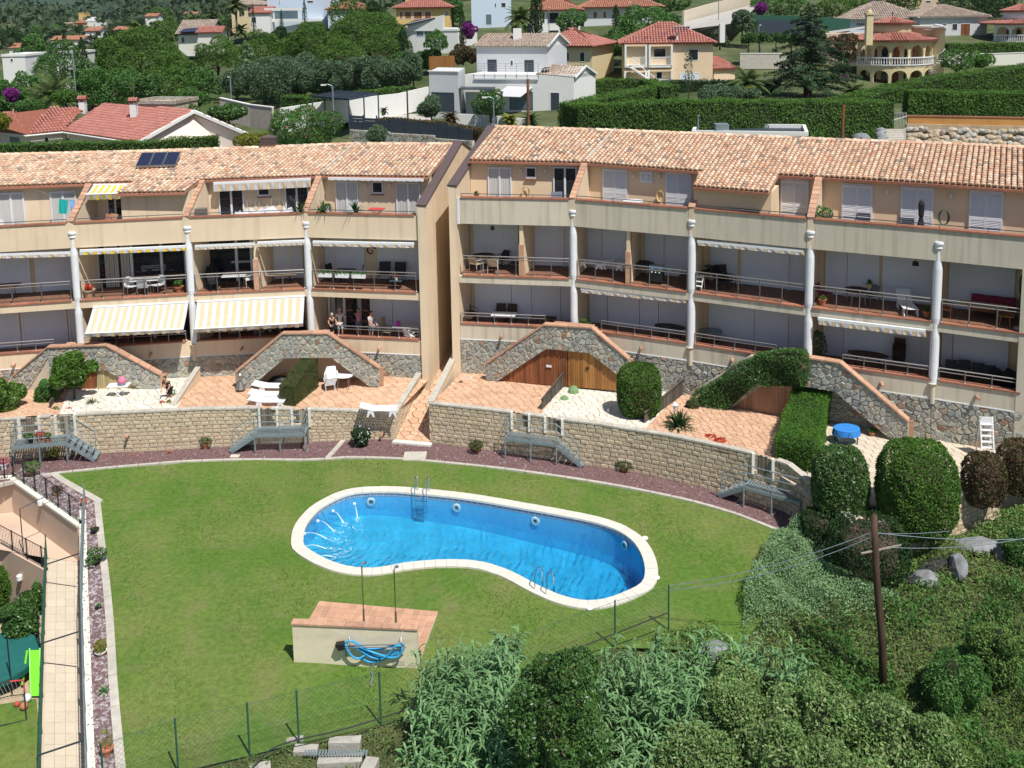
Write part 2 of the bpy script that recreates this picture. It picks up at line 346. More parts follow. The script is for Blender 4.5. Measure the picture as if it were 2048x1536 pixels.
M['leafcore']=mat('dark_foliage_core',(.018,.025,.010),var=.4,bump=0)  # added core colour, near-black so gaps between leaves read as shade
def hedge(name,label,segs,wid,n,s=.09,m='hedge',asp=.4,flop=.38,bump=.22,cat='hedge',group=None,lumps=1.):
    "segs: list of (P0,P1,z0a,z1a,z0b,z1b)"
    c=segs[0][0];r=root(name,(c[0],c[1],segs[0][2]),label,cat,group)
    tot=sum(np.hypot(*(v3(*q[1][:2])-v3(*q[0][:2])))for q in segs);Ps=[];Ns=[];mb=MB()
    for P0,P1,a,b,c_,d in segs:
        k=int(n*np.hypot(*(v3(*P1[:2])-v3(*P0[:2])))/tot)+50
        P,N=box_pts(P0,P1,wid,a,b,c_,d,k,bump,lumps=lumps);Ps.append(P);Ns.append(N);core(mb,P0,P1,wid,a,b,c_,d)
    leafobj('foliage',np.concatenate(Ps),np.concatenate(Ns),s,M[m],r,asp,flop)
    mb.build('branches',M['leafcore'],r);return r  # solid dark core of the hedge, stands for its inner shade
def trunk_mesh(mb,base,top,r0,r1,limbs=(),n=7):
    base=v3(*base);top=v3(*top);m=lerp(base,top,.5)+v3(random.uniform(-.1,.1)*r0*6,random.uniform(-.1,.1)*r0*6,0)
    mb.tube([base,lerp(base,top,.25)*1.0,m,top],[r0*1.25,r0,lerp(r0,r1,.5),r1],n)
    for q in limbs:
        a=lerp(base,top,random.uniform(.45,.95));q=v3(*q);mid=lerp(a,q,.5)+v3(0,0,-.08*np.linalg.norm(q-a))
        mb.tube([a,mid,q],[r1*.8,r1*.5,r1*.2],5)
def add_tree(kind,x,y,z0,z1,rad,label,m,n=6000,s=.12,cat='tree',name=None,group=None,trunkm='trunk',flat=None,tfrac=.3,nc=22,seed=None,mats2=None):
    H=z1-z0;r=root(name or kind,(x,y,z0),label,cat,group);C0=v3(x,y,z0);mb=MB()
    if kind=='round':
        cl=[];ch=H*(1-tfrac)
        cc=C0+v3(0,0,H*tfrac+ch*.5)
        for i in range(nc):
            d=sph(1)[0];d[2]=d[2]*.9+.1;q=RNG.random()**.3*.8
            rr=rad*(.2+.17*RNG.random());c=cc+d*v3(rad,rad,ch*.5)*q
            cl.append([*c,rr,rr,min(rr,ch*.3)])
        cl.append([*cc,rad*.58,rad*.58,ch*.34])
        P,N=clumps(cl,n,low=-.35 if tfrac>.12 else-1.3);leafobj('crown',P,N,s,m,r)
        trunk_mesh(mb,C0,cc,max(.07,rad*.06),rad*.03,[c[:3]for c in cl[:7]])
    elif kind=='topiary':
        d=sph(n);d=d[d[:,2]>-.85];e_=3.2;rr=(np.abs(d)**e_).sum(1)**(-1/e_);lum=1+.035*np.sin(d[:,0]*9+d[:,2]*7)*np.sin(d[:,1]*8-d[:,2]*5)-.07*RNG.random(len(d))
        P=C0+v3(0,0,H/2)+d*(rr*lum)[:,None]*v3(rad,rad*.9,H/2);leafobj('crown',P,d,s,m,r,flop=.6);mb.lathe([(rad*.4,H*.05),(rad*.75,H*.25),(rad*.75,H*.7),(rad*.5,H*.85)],10,C0);cl=[[*(C0+v3(0,0,H/2)),rad,rad,H/2]]
    elif kind=='pine':
        cl=[];zc=z0+H*tfrac
        for i in range(nc):
            a=RNG.random()*6.283;q=math.sqrt(RNG.random());dz=(1-q**2)
            rr=rad*(.17+.1*RNG.random());cl.append([x+math.cos(a)*q*rad*.84,y+math.sin(a)*q*rad*.84,zc+(z1-zc)*(.22+.68*dz)-rr*.3+RNG.normal()*.25,rr,rr,rr*.75])
        cl.append([x,y,zc+(z1-zc)*.42,rad*.72,rad*.72,(z1-zc)*.36])
        P,N=clumps(cl,n,low=-.3,shell=.2);leafobj('crown',P,N,s,m,r,asp=.3,flop=.75)
        trunk_mesh(mb,C0,(x,y,zc+(z1-zc)*.3),max(.16,rad*.05),rad*.03,[c[:3]for c in cl[:10]])
    elif kind=='cypress':
        k=n;u=RNG.random(k)**.85;a=RNG.random(k)*6.283
        prof=np.interp(u,[0,.08,.3,.6,.85,1],[.55,.85,1,.85,.5,.05])*rad
        rr=prof*(1-.16*RNG.random(k)+.13*np.sin(a*5+u*23)+.08*np.sin(a*3-u*40))
        P=np.stack([x+np.cos(a)*rr,y+np.sin(a)*rr,z0+.1*H+u*H*.9],1);N=np.stack([np.cos(a),np.sin(a),np.full(k,.45)],1)
        leafobj('crown',P,N,s,m,r,asp=.35,flop=.6)
        mb.tube([C0,C0+v3(0,0,H*.3),C0+v3(0,0,H*.9)],[rad*.2,rad*.45,rad*.05],6)
    elif kind=='cedar':
        Ps=[];Ns=[];nb=nc
        for i in range(nb):
            u=(i+.5)/nb;zb=z0+H*(.10+.86*u);L=rad*(1-u)**.75*(.75+.4*RNG.random())+.2;a=i*2.4+RNG.random()*.8;d=v3(math.cos(a),math.sin(a),0)
            e=v3(x,y,zb)+d*L+v3(0,0,-.10*L);mb.tube([(x,y,zb),v3(x,y,zb)+d*L*.5+v3(0,0,.03*L),e],[.06+.02*(1-u)*rad,.05,.02],5)
            k=int(n/nb*(1-u)**.9*2.0)+25;t=RNG.random(k)**.6;side=v3(-d[1],d[0],0)
            w=(RNG.random(k)*2-1)*L*.30*(1.15-t)
            q=v3(x,y,zb)[None]+d[None]*(t*L)[:,None]+side[None]*w[:,None];q[:,2]+=.04*L-.16*L*t**2-.18*np.abs(w)+.10*RNG.normal(size=k)
            Ps.append(q);Ns.append(np.tile(v3(0,0,1)+d*.4,(k,1)))
        leafobj('crown',np.concatenate(Ps),np.concatenate(Ns),s,m,r,asp=.35,flop=.45)
        mb.tube([C0,C0+v3(0,0,H*.5),C0+v3(0,0,H*.98)],[rad*.07+.1,rad*.04+.05,.03],7)
    elif kind=='palm':
        th=H*tfrac;Vs=[];Fs=[];c=0;top=v3(x,y,z0+th)
        for i in range(nc):
            a=i*2.399;el=math.radians(np.interp(i/nc,[0,1],[82,-25]))+RNG.normal()*.08;L=rad*(1.0+.15*RNG.normal())
            d=v3(math.cos(a),math.sin(a),0);side=v3(-d[1],d[0],0);seg=9;prev=top.copy();e2=el;pts=[prev]
            for j in range(seg):
                prev=prev+(d*math.cos(e2)+v3(0,0,math.sin(e2)))*L/seg;e2-=(1.25+.4*(el<0))/seg;pts.append(prev)
            pts=np.array(pts)
            for j in range(seg*3):
                t=(j+.8)/(seg*3)*seg;i0=min(int(t),seg-1);p=lerp(pts[i0],pts[i0+1],t-i0);td=nrm(pts[i0+1]-pts[i0]);wl=L*.24*math.sin(math.pi*min(1,.18+.82*(j/(seg*3))))+.05
                for sg in(-1,1):
                    e=p+side*sg*wl*.75+td*wl*.6+v3(0,0,-wl*.25);h=td*s
                    Vs+=[p-h,p+h,e+h*.3,e-h*.3];Fs.append((c,c+1,c+2,c+3));c+=4
            mb.tube(pts[::3],[.03,.025,.02,.01][:len(pts[::3])],4)
        npmesh('fronds',np.array(Vs),np.array(Fs),m,r)
        tm=MB();trr=max(.14,rad*.075);tm.tube([C0,C0+v3(0,0,th*.5),C0+v3(0,0,th*.93),top+v3(0,0,.15)],[trr*1.15,trr,trr*1.25,trr*.7],9);tm.build('trunk',M[trunkm],r)
        mb.build('midribs',m,r);return r
    elif kind=='shrub':
        cl=[]
        for i in range(nc):
            d=sph(1)[0];d[2]=abs(d[2]);q=RNG.random()**.4*.82;rr=rad*(.2+.17*RNG.random());cl.append([*(C0+v3(0,0,H*.42)+d*v3(rad,rad,H*.55)*q),rr,rr,min(rr,H*.35)])
        cl.append([*(C0+v3(0,0,H*.4)),rad*.66,rad*.66,H*.4])
        P,N=clumps(cl,n,low=-.6);leafobj('foliage',P,N,s,m,r)
        mb.lathe([(rad*.3,0),(rad*.55,H*.3),(rad*.5,H*.55),(rad*.1,H*.8)],8,C0,0);mb.build('branches',M['leafcore'],r);return r  # solid dark core of the shrub, shade put into its colour
    if mats2 is not None:
        mm,nn2=mats2;P,N=clumps(cl,nn2);leafobj('blossom',P,N,s,mm,r)
    mb.build('trunk',M[trunkm],r);return r
# ------------------------------------------------------------------ hill terrain heights
_TC=[(-300,[(50,9.4),(58,9.8),(68,10.0),(75,9.5),(90,9.0),(115,9.0),(140,9.6),(170,11),(200,12),(300,13.4),(450,14),(600,20),(900,75),(1500,250),(3200,800)]),
       (250,[(50,9.4),(58,9.8),(68,10.0),(75,9.5),(90,9.0),(115,9.0),(140,9.6),(170,11),(200,12.4),(300,14.0),(450,15),(600,22),(900,80),(1500,260),(3200,800)]),
       (550,[(50,9.4),(58,9.8),(68,10),(75,9.6),(90,9.1),(115,9.2),(140,10.5),(170,13.5),(200,16),(300,22),(450,33),(600,52),(900,110),(1500,290),(3200,800)]),
       (950,[(50,9.4),(58,9.8),(68,10),(80,9.7),(90,10),(105,10.4),(130,12.8),(150,15),(180,18.5),(220,21.5),(300,30),(450,48),(600,70),(1500,320),(3200,800)]),
       (1400,[(46,9.4),(58,9.4),(66,9.8),(74,10.2),(80,10.4),(83,12),(115,11.9),(140,15.5),(170,18.5),(200,21),(240,24.5),(300,32),(600,80),(1500,330),(3200,800)]),
       (2300,[(40,9.4),(58,9.2),(66,9.4),(79,9.8),(82,12.),(85,11.8),(115,10.6),(140,15.5),(170,18.0),(200,21),(240,26),(300,34),(600,90),(1500,330),(3200,800)])]
def hz(x,y):
    k=XP+F_*x/max(y,1.);cols=[c[0]for c in _TC];vals=[float(np.interp(y,*zip(*c[1])))for c in _TC]
    return float(np.interp(k,cols,vals))
def px2x(px,py,Y):return YY(px,py,Y)[0]
def T(kind,px,ytop,wpx,Y,label,m,ybase=None,**kw):
    if 'n' in kw:kw['n']=int(kw['n']*.5)
    p=YY(px,ytop,Y);x,z1=p[0],p[2];rad=wpx/2*Y/F_*1.0
    z0=hz(x,Y)if ybase is None else YY(px,ybase,Y)[2]
    return add_tree(kind,x,Y,z0,z1,rad,label,M[m],**kw)
# ------------------------------------------------------------------ walls given by photo points on them
class Face:
    "vertical plane through two plan points"
    def __init__(s,P0,P1):
        s.P0=v3(*P0[:2]);s.P1=v3(*P1[:2]);s.d=nrm(s.P1-s.P0);s.n=v3(s.d[1],-s.d[0])
        if s.n@(-s.P0)<0:s.n=-s.n
    def uz(s,px,py):
        r=ray(px,py);k=(s.P0@s.n)/(r[:2]@s.n);p=CC+r*k;return float((p[:2]-s.P0)@s.d),float(p[2])
    def pt(s,u,z,out=0.):q=s.P0+s.d*u+s.n*out;return v3(q[0],q[1],z)
    def at(s,px,py,out=0.):u,z=s.uz(px,py);return s.pt(u,z,out)
    def hexa(s,mb,u0,u1,z0,z1,o0,o1,mi=0):
        mb.hexa([s.pt(u0,z0,o1),s.pt(u1,z0,o1),s.pt(u1,z0,o0),s.pt(u0,z0,o0),s.pt(u0,z1,o1),s.pt(u1,z1,o1),s.pt(u1,z1,o0),s.pt(u0,z1,o0)],mi);return mb
    def off(s,o):return Face(s.P0+s.n*o,s.P1+s.n*o)
def clip(poly,a,b,c):
    "keep a*x+b*y<=c"
    out=[];n=len(poly)
    for i in range(n):
        p=poly[i];q=poly[(i+1)%n];fp=a*p[0]+b*p[1]-c;fq=a*q[0]+b*q[1]-c
        if fp<=0:out.append(p)
        if(fp<0<fq)or(fq<0<fp):
            t=fp/(fp-fq);out.append((p[0]+(q[0]-p[0])*t,p[1]+(q[1]-p[1])*t))
    return out
def area(p):return .5*sum(p[i][0]*p[(i+1)%len(p)][1]-p[(i+1)%len(p)][0]*p[i][1]for i in range(len(p)))
def clipconv(poly,cv):
    if area(cv)<0:cv=cv[::-1]
    for i in range(len(cv)):
        p,q=cv[i],cv[(i+1)%len(cv)];a,b=q[1]-p[1],-(q[0]-p[0]);poly=clip(poly,a,b,a*p[0]+b*p[1])
        if len(poly)<3:return[]
    return poly
def cells(convs,size,aspect=1.35,jit=.42,gap=.03,rng=None):
    "irregular stones filling convex pieces of a wall: list of shrunk polygons"
    rng=rng or RNG;xs=[p[0]for c in convs for p in c];ys=[p[1]for c in convs for p in c]
    x0,x1,y0,y1=min(xs)-2*size,max(xs)+2*size,min(ys)-2*size,max(ys)+2*size;sx,sy=size*aspect,size
    nx,ny=int((x1-x0)/sx)+2,int((y1-y0)/sy)+2;pts={}
    for i in range(nx):
        for j in range(ny):pts[i,j]=(x0+(i+.5*(j%2)+rng.uniform(-jit,jit))*sx,y0+(j+rng.uniform(-jit,jit))*sy)
    out=[]
    for(i,j),p in pts.items():
        if not(x0+sx<p[0]<x1-sx and y0+sy<p[1]<y1-sy):continue
        poly=[(p[0]-2*sx,p[1]-2*sy),(p[0]+2*sx,p[1]-2*sy),(p[0]+2*sx,p[1]+2*sy),(p[0]-2*sx,p[1]+2*sy)]
        for di in(-2,-1,0,1,2):
            for dj in(-2,-1,0,1,2):
                q=pts.get((i+di,j+dj))
                if q is None or(di==0 and dj==0):continue
                a,b=q[0]-p[0],q[1]-p[1];l=math.hypot(a,b)
                poly=clip(poly,a,b,a*(p[0]+q[0])/2+b*(p[1]+q[1])/2-gap/2*l)
                if len(poly)<3:break
            if len(poly)<3:break
        if len(poly)<3:continue
        for cv in convs:
            w=clipconv(poly,cv)
            if len(w)>=3 and abs(area(w))>size*size*.05:out.append(w if area(w)>0 else w[::-1])
    return out
def stone_piece(mb,poly,P,th,bev=.25,wob=0.,mi=0):
    "poly in wall coordinates; P(u,v,out)->3D ; a low cushion stone"
    n=len(poly);cx=sum(p[0]for p in poly)/n;cy=sum(p[1]for p in poly)/n;t=th*(.7+.6*random.random())
    k=1-bev;tx,ty=random.uniform(-wob,wob),random.uniform(-wob,wob)
    vs=[P(p[0],p[1],0)for p in poly]+[P(cx+(p[0]-cx)*k,cy+(p[1]-cy)*k,t+tx*(p[0]-cx)+ty*(p[1]-cy))for p in poly]
    mb.add(vs,[tuple(range(n,2*n))]+[(i,(i+1)%n,n+(i+1)%n,n+i)for i in range(n)],mi)
def lay(polys,P,th,name,mt,parent,limit=300,bev=.2,wob=.05,piece='stone'):
    "polys become single stones under parent; beyond the limit one joined part"
    polys=sorted(polys,key=lambda p:-abs(area(p)))
    for p in polys[:limit]:
        mb=MB();stone_piece(mb,p,P,th,bev,wob);mb.build(piece,mt,parent)
    if len(polys)>limit:
        mb=MB()
        for p in polys[limit:]:stone_piece(mb,p,P,th,bev,wob)
        mb.build(piece+'s',mt,parent,kind='stuff')
# ------------------------------------------------------------------ roof tiling
def tiles(mb,a0,a1,b0,b1,w=.25,l=.37,r=None,seg=5,jit=.012,keep=None,lift=.0,only=None):
    "barrel tiles from the eave a0-a1 up to b0-b1"
    a0,a1,b0,b1=map(lambda q:v3(*q),(a0,a1,b0,b1));W_=np.linalg.norm(a1-a0);L_=(np.linalg.norm(b0-a0)+np.linalg.norm(b1-a1))/2
    nx=max(1,int(round(W_/w)));ny=max(1,int(round(L_/l)))
    nn=nrm(np.cross(a1-a0,b0-a0));nn=nn if nn[2]>0 else-nn
    def P(u,v):return lerp(lerp(a0,a1,u),lerp(b0,b1,u),v)
    fs=[(k,k+1,seg+2+k,seg+1+k)for k in range(seg)]
    cnt=0
    for i in range(nx):
        for j in range(ny):
            if only and not only(i,j,nx,ny):continue
            if keep and not keep(P((i+.5)/nx,(j+.5)/ny)):continue
            j0=random.uniform(-.3,.3)*jit*2;dz=random.uniform(0,jit);p0=P((i+.5)/nx,max(0,j/ny-.06/L_));p1=P((i+.5)/nx,min(1,(j+1.12)/ny));ww=np.linalg.norm(P((i+1)/nx,(j+.5)/ny)-P(i/nx,(j+.5)/ny))
            d=p1-p0;sd=nrm(np.cross(d,nn));r0=ww*.43;r1=ww*.34;vs=[]
            for(p,rr,hh)in((p0,r0,.035+dz),(p1,r1,.0+dz*.5)):
                for k in range(seg+1):
                    t=math.pi*k/seg;vs.append(p+sd*(math.cos(t)*rr+j0)+nn*(math.sin(t)*rr*.78+hh+lift))
            mb.add(vs,fs+[tuple(range(seg+1))[::-1]]);cnt+=1
    return cnt
# ------------------------------------------------------------------ apartment buildings
SA=math.tan(math.radians(0))
class Bay:
    def __init__(s,name,P0,P1,t0,t1,Z):
        s.name=name;s.P0=v3(*P0[:2]);s.P1=v3(*P1[:2]);s.W=np.linalg.norm(s.P1-s.P0)
        s.D0=v3(t0,1)/1.0;s.D1=v3(t1,1)/1.0;s.Z=Z;s.face=Face(P0,P1)
    def p(s,u,d,z):
        q=lerp(s.P0,s.P1,u)+d*lerp(s.D0,s.D1,u);return v3(q[0],q[1],z)
    def hx(s,mb,u0,u1,d0,d1,z0,z1,mi=0,z0b=None,z1b=None):
        z0b=z0 if z0b is None else z0b;z1b=z1 if z1b is None else z1b
        mb.hexa([s.p(u0,d0,z0),s.p(u1,d0,z0b),s.p(u1,d1,z0b),s.p(u0,d1,z0),s.p(u0,d0,z1),s.p(u1,d0,z1b),s.p(u1,d1,z1b),s.p(u0,d1,z1)],mi)
    def wall(s,d):return Face(s.p(0,d,0),s.p(1,d,0))
    def uz(s,px,py,d):
        f=s.wall(d);u,z=f.uz(px,py);return u/np.linalg.norm(f.P1-f.P0),z
def zline(P,pts):    # mean height of a level seen at rows
    return[Zat(p,y)for p,y in zip(P,pts)]
ZT=1.6
ZL=dict(st=2.94,l1=3.82,l2=6.47,l3b=9.35,l3t=10.75)
ZR=dict(st=3.61,l1=4.53,l2=7.25,l3b=10.10,l3t=11.59)
LT=[G(-170,622,6.47),G(153,600.5,6.47),G(381,587.5,6.47),G(617,576.5,6.47),G(840,584.5,6.47)]
RT=[G(918,549,7.25),G(1146,556.5,7.25),G(1382,583.5,7.25),G(1617,613.5,7.25),G(1871,643.5,7.25),G(2180,683,7.25)]
TL=[.05,.1,.15,.2,.2];TR=[.25,.38,.43,.47,.5,.5]
BAYS={}
for i,nme in enumerate('ABCD'):BAYS[nme]=Bay(nme,LT[i],LT[i+1],TL[i],TL[i+1],ZL)
for i,nme in enumerate('EFGHI'):BAYS[nme]=Bay(nme,RT[i],RT[i+1],TR[i],TR[i+1],ZR)
DB=2.3;DW=2.56;DE=2.2;DR=8.0
ridgeL=[(-170,311),(153,304),(381,297),(628,288.5),(905,289)]
ridgeR=[(957,254),(1172,262),(1440,271),(1700,281),(1950,289),(2300,302)]
def ridge_pts(P,t,D,rows):
    out=[]
    for p,tt,(px,py)in zip(P,t,rows):
        q=v3(p[0]+D*tt,p[1]+D);out.append(v3(q[0],q[1],Zat(q,py)))
    return out
RDL=ridge_pts(LT,TL,DR,ridgeL);RDR=ridge_pts(RT,TR,DR,ridgeR)
def eave_pt(p,tt,py):q=v3(p[0]+DE*tt,p[1]+DE);return v3(q[0],q[1],Zat(q,py))
EVL=[eave_pt(p,t,y)for p,t,y in zip(LT,TL,(377,366,359,350.5,353))]
EVR=[eave_pt(p,t,y)for p,t,y in zip(RT,TR,(320,325,342,353,367,388))]
for i,nme in enumerate('ABCD'):BAYS[nme].ev=(EVL[i],EVL[i+1]);BAYS[nme].rd=(RDL[i],RDL[i+1])
for i,nme in enumerate('EFGHI'):BAYS[nme].ev=(EVR[i],EVR[i+1]);BAYS[nme].rd=(RDR[i],RDR[i+1])
print('ridge L',[round(r[2],2)for r in RDL],'R',[round(r[2],2)for r in RDR]);print('eave L',[round(r[2],2)for r in EVL],'R',[round(r[2],2)for r in EVR])
# ------------------------------------------------------------------ lawn, pool, gravel, retaining walls
from mathutils.geometry import delaunay_2d_cdt
def smooth(pts,n=6,closed=True):
    pts=[v3(*p)for p in pts];m=len(pts);out=[]
    for i in range(m if closed else m-1):
        p0,p1,p2,p3=(pts[(i-1)%m],pts[i],pts[(i+1)%m],pts[(i+2)%m])if closed else(pts[max(i-1,0)],pts[i],pts[i+1],pts[min(i+2,m-1)])
        for k in range(n):
            t=k/n;out.append(.5*((2*p1)+(-p0+p2)*t+(2*p0-5*p1+4*p2-p3)*t*t+(-p0+3*p1-3*p2+p3)*t**3))
    if not closed:out.append(pts[-1])
    return out
def resample(pts,d,closed=True):
    P=[v3(*p)for p in pts];P=P+[P[0]]if closed else P;s=[0]
    for a,b in zip(P,P[1:]):s.append(s[-1]+np.linalg.norm(b-a))
    n=max(2,int(round(s[-1]/d)));t=np.linspace(0,s[-1],n+1);A=np.array(P);out=[v3(*[np.interp(q,s,A[:,k])for k in range(A.shape[1])])for q in t]
    return out[:-1]if closed else out
def inside(p,poly):
    c=False;n=len(poly);j=n-1
    for i in range(n):
        if(poly[i][1]>p[1])!=(poly[j][1]>p[1])and p[0]<(poly[j][0]-poly[i][0])*(p[1]-poly[i][1])/(poly[j][1]-poly[i][1])+poly[i][0]:c=not c
        j=i
    return c
def offset(pts,d):
    n=len(pts);out=[]
    for i in range(n):
        t=nrm(pts[(i+1)%n]-pts[i-1]);out.append(pts[i]+v3(-t[1],t[0],0)*d)
    return out
zz=lambda x,y:(580+x/2.768,960+y/2.768)
PO=[(5,350),(25,250),(110,150),(230,80),(330,47),(450,35),(600,35),(720,45),(900,62),(1100,90),(1300,125),(1500,160),(1700,200),(1850,250),(1960,325),(2020,420),(2038,520),(2010,590),(1930,640),(1800,690),(1680,710),(1560,700),(1440,665),(1320,610),(1200,545),(1100,505),(1000,482),(900,478),(780,480),(640,495),(560,510),(440,525),(300,515),(180,480),(80,430),(20,385)]
po=smooth([G(*zz(x,y),.07)for x,y in PO],4);po=resample(po,.42)
if area([(p[0],p[1])for p in po])<0:po=po[::-1]
CW=.50;pin=offset(po,CW)
pool=root('swimming_pool',(sum(p[0]for p in po)/len(po),sum(p[1]for p in po)/len(po),0),'kidney shaped blue swimming pool with pale stone coping sunk in the lawn','pool')
n=len(po)
for k in range(n):
    a,b,c,d=po[k],po[(k+1)%n],pin[(k+1)%n],pin[k];g=.012
    a,b=lerp(a,b,g),lerp(b,a,g);d,c=lerp(d,c,g),lerp(c,d,g);dz=v3(0,0,random.uniform(-.004,.006))
    mb=MB();mb.hexa([q*v3(1,1,0)-v3(0,0,.02)for q in(a,b,c,d)]+[a+dz,b+dz,c+dz,d+dz]);mb.build('coping_stone',M['coping'],pool)
# basin
def mosaic():
    m=mat('blue_pool_mosaic',(.12,.44,.70),rough=.3,var=.1,vs=20,bump=0,c2=(.22,.60,.82),c2s=30,c2t=(.45,.6));return m
M['mosaic']=mosaic();M['poolfloor']=mat('pool_floor',(.10,.48,.62),rough=.6,var=.12,vs=1.5,bump=0,c2=(.16,.60,.74),c2s=1.2)
WZ=-.21;PD=1.2
V=[];F4=[];rim=offset(po,CW-.04)
def pdz(p):return-float(np.interp(p[0],(po_x0,po_x1),(.95,1.75)))
po_x0,po_x1=min(p[0]for p in po),max(p[0]for p in po)
V=[(p[0],p[1],.02)for p in rim]+[(p[0],p[1],pdz(p))for p in rim]
F4=[(k,(k+1)%n,n+(k+1)%n,n+k)for k in range(n)]
mb=MB();mb.add(V,F4);mb.build('basin_wall',M['mosaic'],pool)
mb=MB();mb.add([(p[0],p[1],pdz(p))for p in rim],[tuple(range(n))]);mb.build('basin_floor',M['poolfloor'],pool)
# meander frieze under the coping
fr=resample(rim,.30);m_=len(fr);mb=MB()
for k in range(m_):
    a,b=fr[k],fr[(k+1)%m_];t=(b-a);l=np.linalg.norm(t);t=t/l;nn=v3(-t[1],t[0],0)
    P=lambda u,z:a+t*u*l+nn*.008+v3(0,0,z-.17)
    def q(u0,u1,z0,z1):mb.quad(P(u0,z0),P(u1,z0),P(u1,z1),P(u0,z1))
    q(0,1,.045,.06);q(0,1,-.085,-.07);q(.08,.18,-.05,.03);q(.18,.82,.015,.03);q(.72,.82,-.035,.015);q(.35,.72,-.035,-.02);q(.35,.45,-.02,0)
mb.build('meander_frieze',mat('frieze_dark',(.01,.03,.12),rough=.4,bump=0),pool)
mb=MB()
for k in range(m_):
    a,b=fr[k],fr[(k+1)%m_];t=nrm(b-a);nn=v3(-t[1],t[0],0)*.003;mb.quad(a+nn+v3(0,0,-.265),b+nn+v3(0,0,-.265),b+nn+v3(0,0,-.09),a+nn+v3(0,0,-.09))
mb.build('frieze_ground',mat('frieze_light',(.40,.55,.68),rough=.4,bump=0),pool)
wm=bpy.data.materials.new('pool_water');wm.use_nodes=True;nn_=wm.node_tree.nodes;LL=wm.node_tree.links;nn_.clear()
out=nn_.new('ShaderNodeOutputMaterial');tr=nn_.new('ShaderNodeBsdfTransparent');tr.inputs[0].default_value=(.93,.98,1,1);rf=nn_.new('ShaderNodeBsdfRefraction');rf.inputs['IOR'].default_value=1.12;rf.inputs[0].default_value=(.93,.98,1,1);rf.inputs['Roughness'].default_value=.02
gl=nn_.new('ShaderNodeBsdfGlossy');gl.inputs['Roughness'].default_value=.04;m1=nn_.new('ShaderNodeMixShader');m1.inputs[0].default_value=.22;m2=nn_.new('ShaderNodeMixShader');fz=nn_.new('ShaderNodeFresnel');fz.inputs[0].default_value=1.33
tc=nn_.new('ShaderNodeTexCoord');n1=nn_.new('ShaderNodeTexNoise');n1.inputs['Scale'].default_value=2.6;n1.inputs['Detail'].default_value=4;n1.inputs['Distortion'].default_value=.8
wv=nn_.new('ShaderNodeTexWave');wv.wave_type='RINGS';wv.rings_direction='SPHERICAL';wv.inputs['Scale'].default_value=.9;wv.inputs['Distortion'].default_value=7;wv.inputs['Detail'].default_value=3;wv.inputs['Detail Scale'].default_value=1.2
mpp=nn_.new('ShaderNodeMapping');cpt=G(640,1060,WZ);mpp.inputs['Location'].default_value=(-cpt[0],-cpt[1],0);LL.new(tc.outputs['Object'],mpp.inputs[0]);LL.new(mpp.outputs[0],wv.inputs[0])
ad=nn_.new('ShaderNodeMath');ad.operation='MULTIPLY_ADD';ad.inputs[1].default_value=.6;bp=nn_.new('ShaderNodeBump');bp.inputs['Strength'].default_value=.55;bp.inputs['Distance'].default_value=.12
LL.new(tc.outputs['Object'],n1.inputs[0]);LL.new(wv.outputs['Fac'],ad.inputs[0]);LL.new(n1.outputs[0],ad.inputs[2]);LL.new(ad.outputs[0],bp.inputs['Height'])
for x in(rf,gl,fz):LL.new(bp.outputs[0],x.inputs['Normal'])
LL.new(tr.outputs[0],m1.inputs[1]);LL.new(rf.outputs[0],m1.inputs[2]);LL.new(fz.outputs[0],m2.inputs[0]);LL.new(m1.outputs[0],m2.inputs[1]);LL.new(gl.outputs[0],m2.inputs[2]);LL.new(m2.outputs[0],out.inputs[0])
va=nn_.new('ShaderNodeVolumeAbsorption');va.inputs[0].default_value=(.06,.76,.93,1);va.inputs[1].default_value=.5;LL.new(va.outputs[0],out.inputs['Volume'])
wq=offset(po,CW-.06);mb=MB();mb.add([(p[0],p[1],WZ)for p in wq]+[(p[0],p[1],pdz(p)-.05)for p in wq],[tuple(range(n)),tuple(range(n,2*n))[::-1]]+[(k,n+k,n+(k+1)%n,(k+1)%n)for k in range(n)]);mb.build('water',wm,pool)
# lights, jets, ladders, skimmer lids
def rimpt(px,py):
    q=G(px,py,-.35);k=min(range(n),key=lambda i:np.hypot(*(rim[i]-q)[:2]));t=nrm(rim[(k+1)%n]-rim[k-1]);return rim[k],v3(-t[1],t[0],0)
for x,y in(zz(440,135),zz(908,168),zz(1383,243),zz(1860,380)):
    p,nn=rimpt(x,y-8);mb=MB();c=v3(p[0],p[1],-.42)+nn*.04;u=v3(-nn[1],nn[0],0)
    P=[];ring=[]
    for rr,o in((.20,.0),(.19,.05),(.11,.06),(.10,.03)):
        ring.append([c+nn*o+(u*math.cos(a)+v3(0,0,math.sin(a)))*rr for a in np.linspace(0,2*math.pi,16,endpoint=False)])
    V=[p_ for r_ in ring for p_ in r_];Fs=[(i*16+k,i*16+(k+1)%16,(i+1)*16+(k+1)%16,(i+1)*16+k)for i in range(3)for k in range(16)]
    mb.add(V,Fs);o=mb.build('pool_light',M['plastic'],pool);mb=MB();mb.add(ring[3],[tuple(range(16))]);mb.build('lens',M['glassd'],o)
foam=mat('foam',(.82,.88,.92),rough=.5,var=.1,bump=.5)
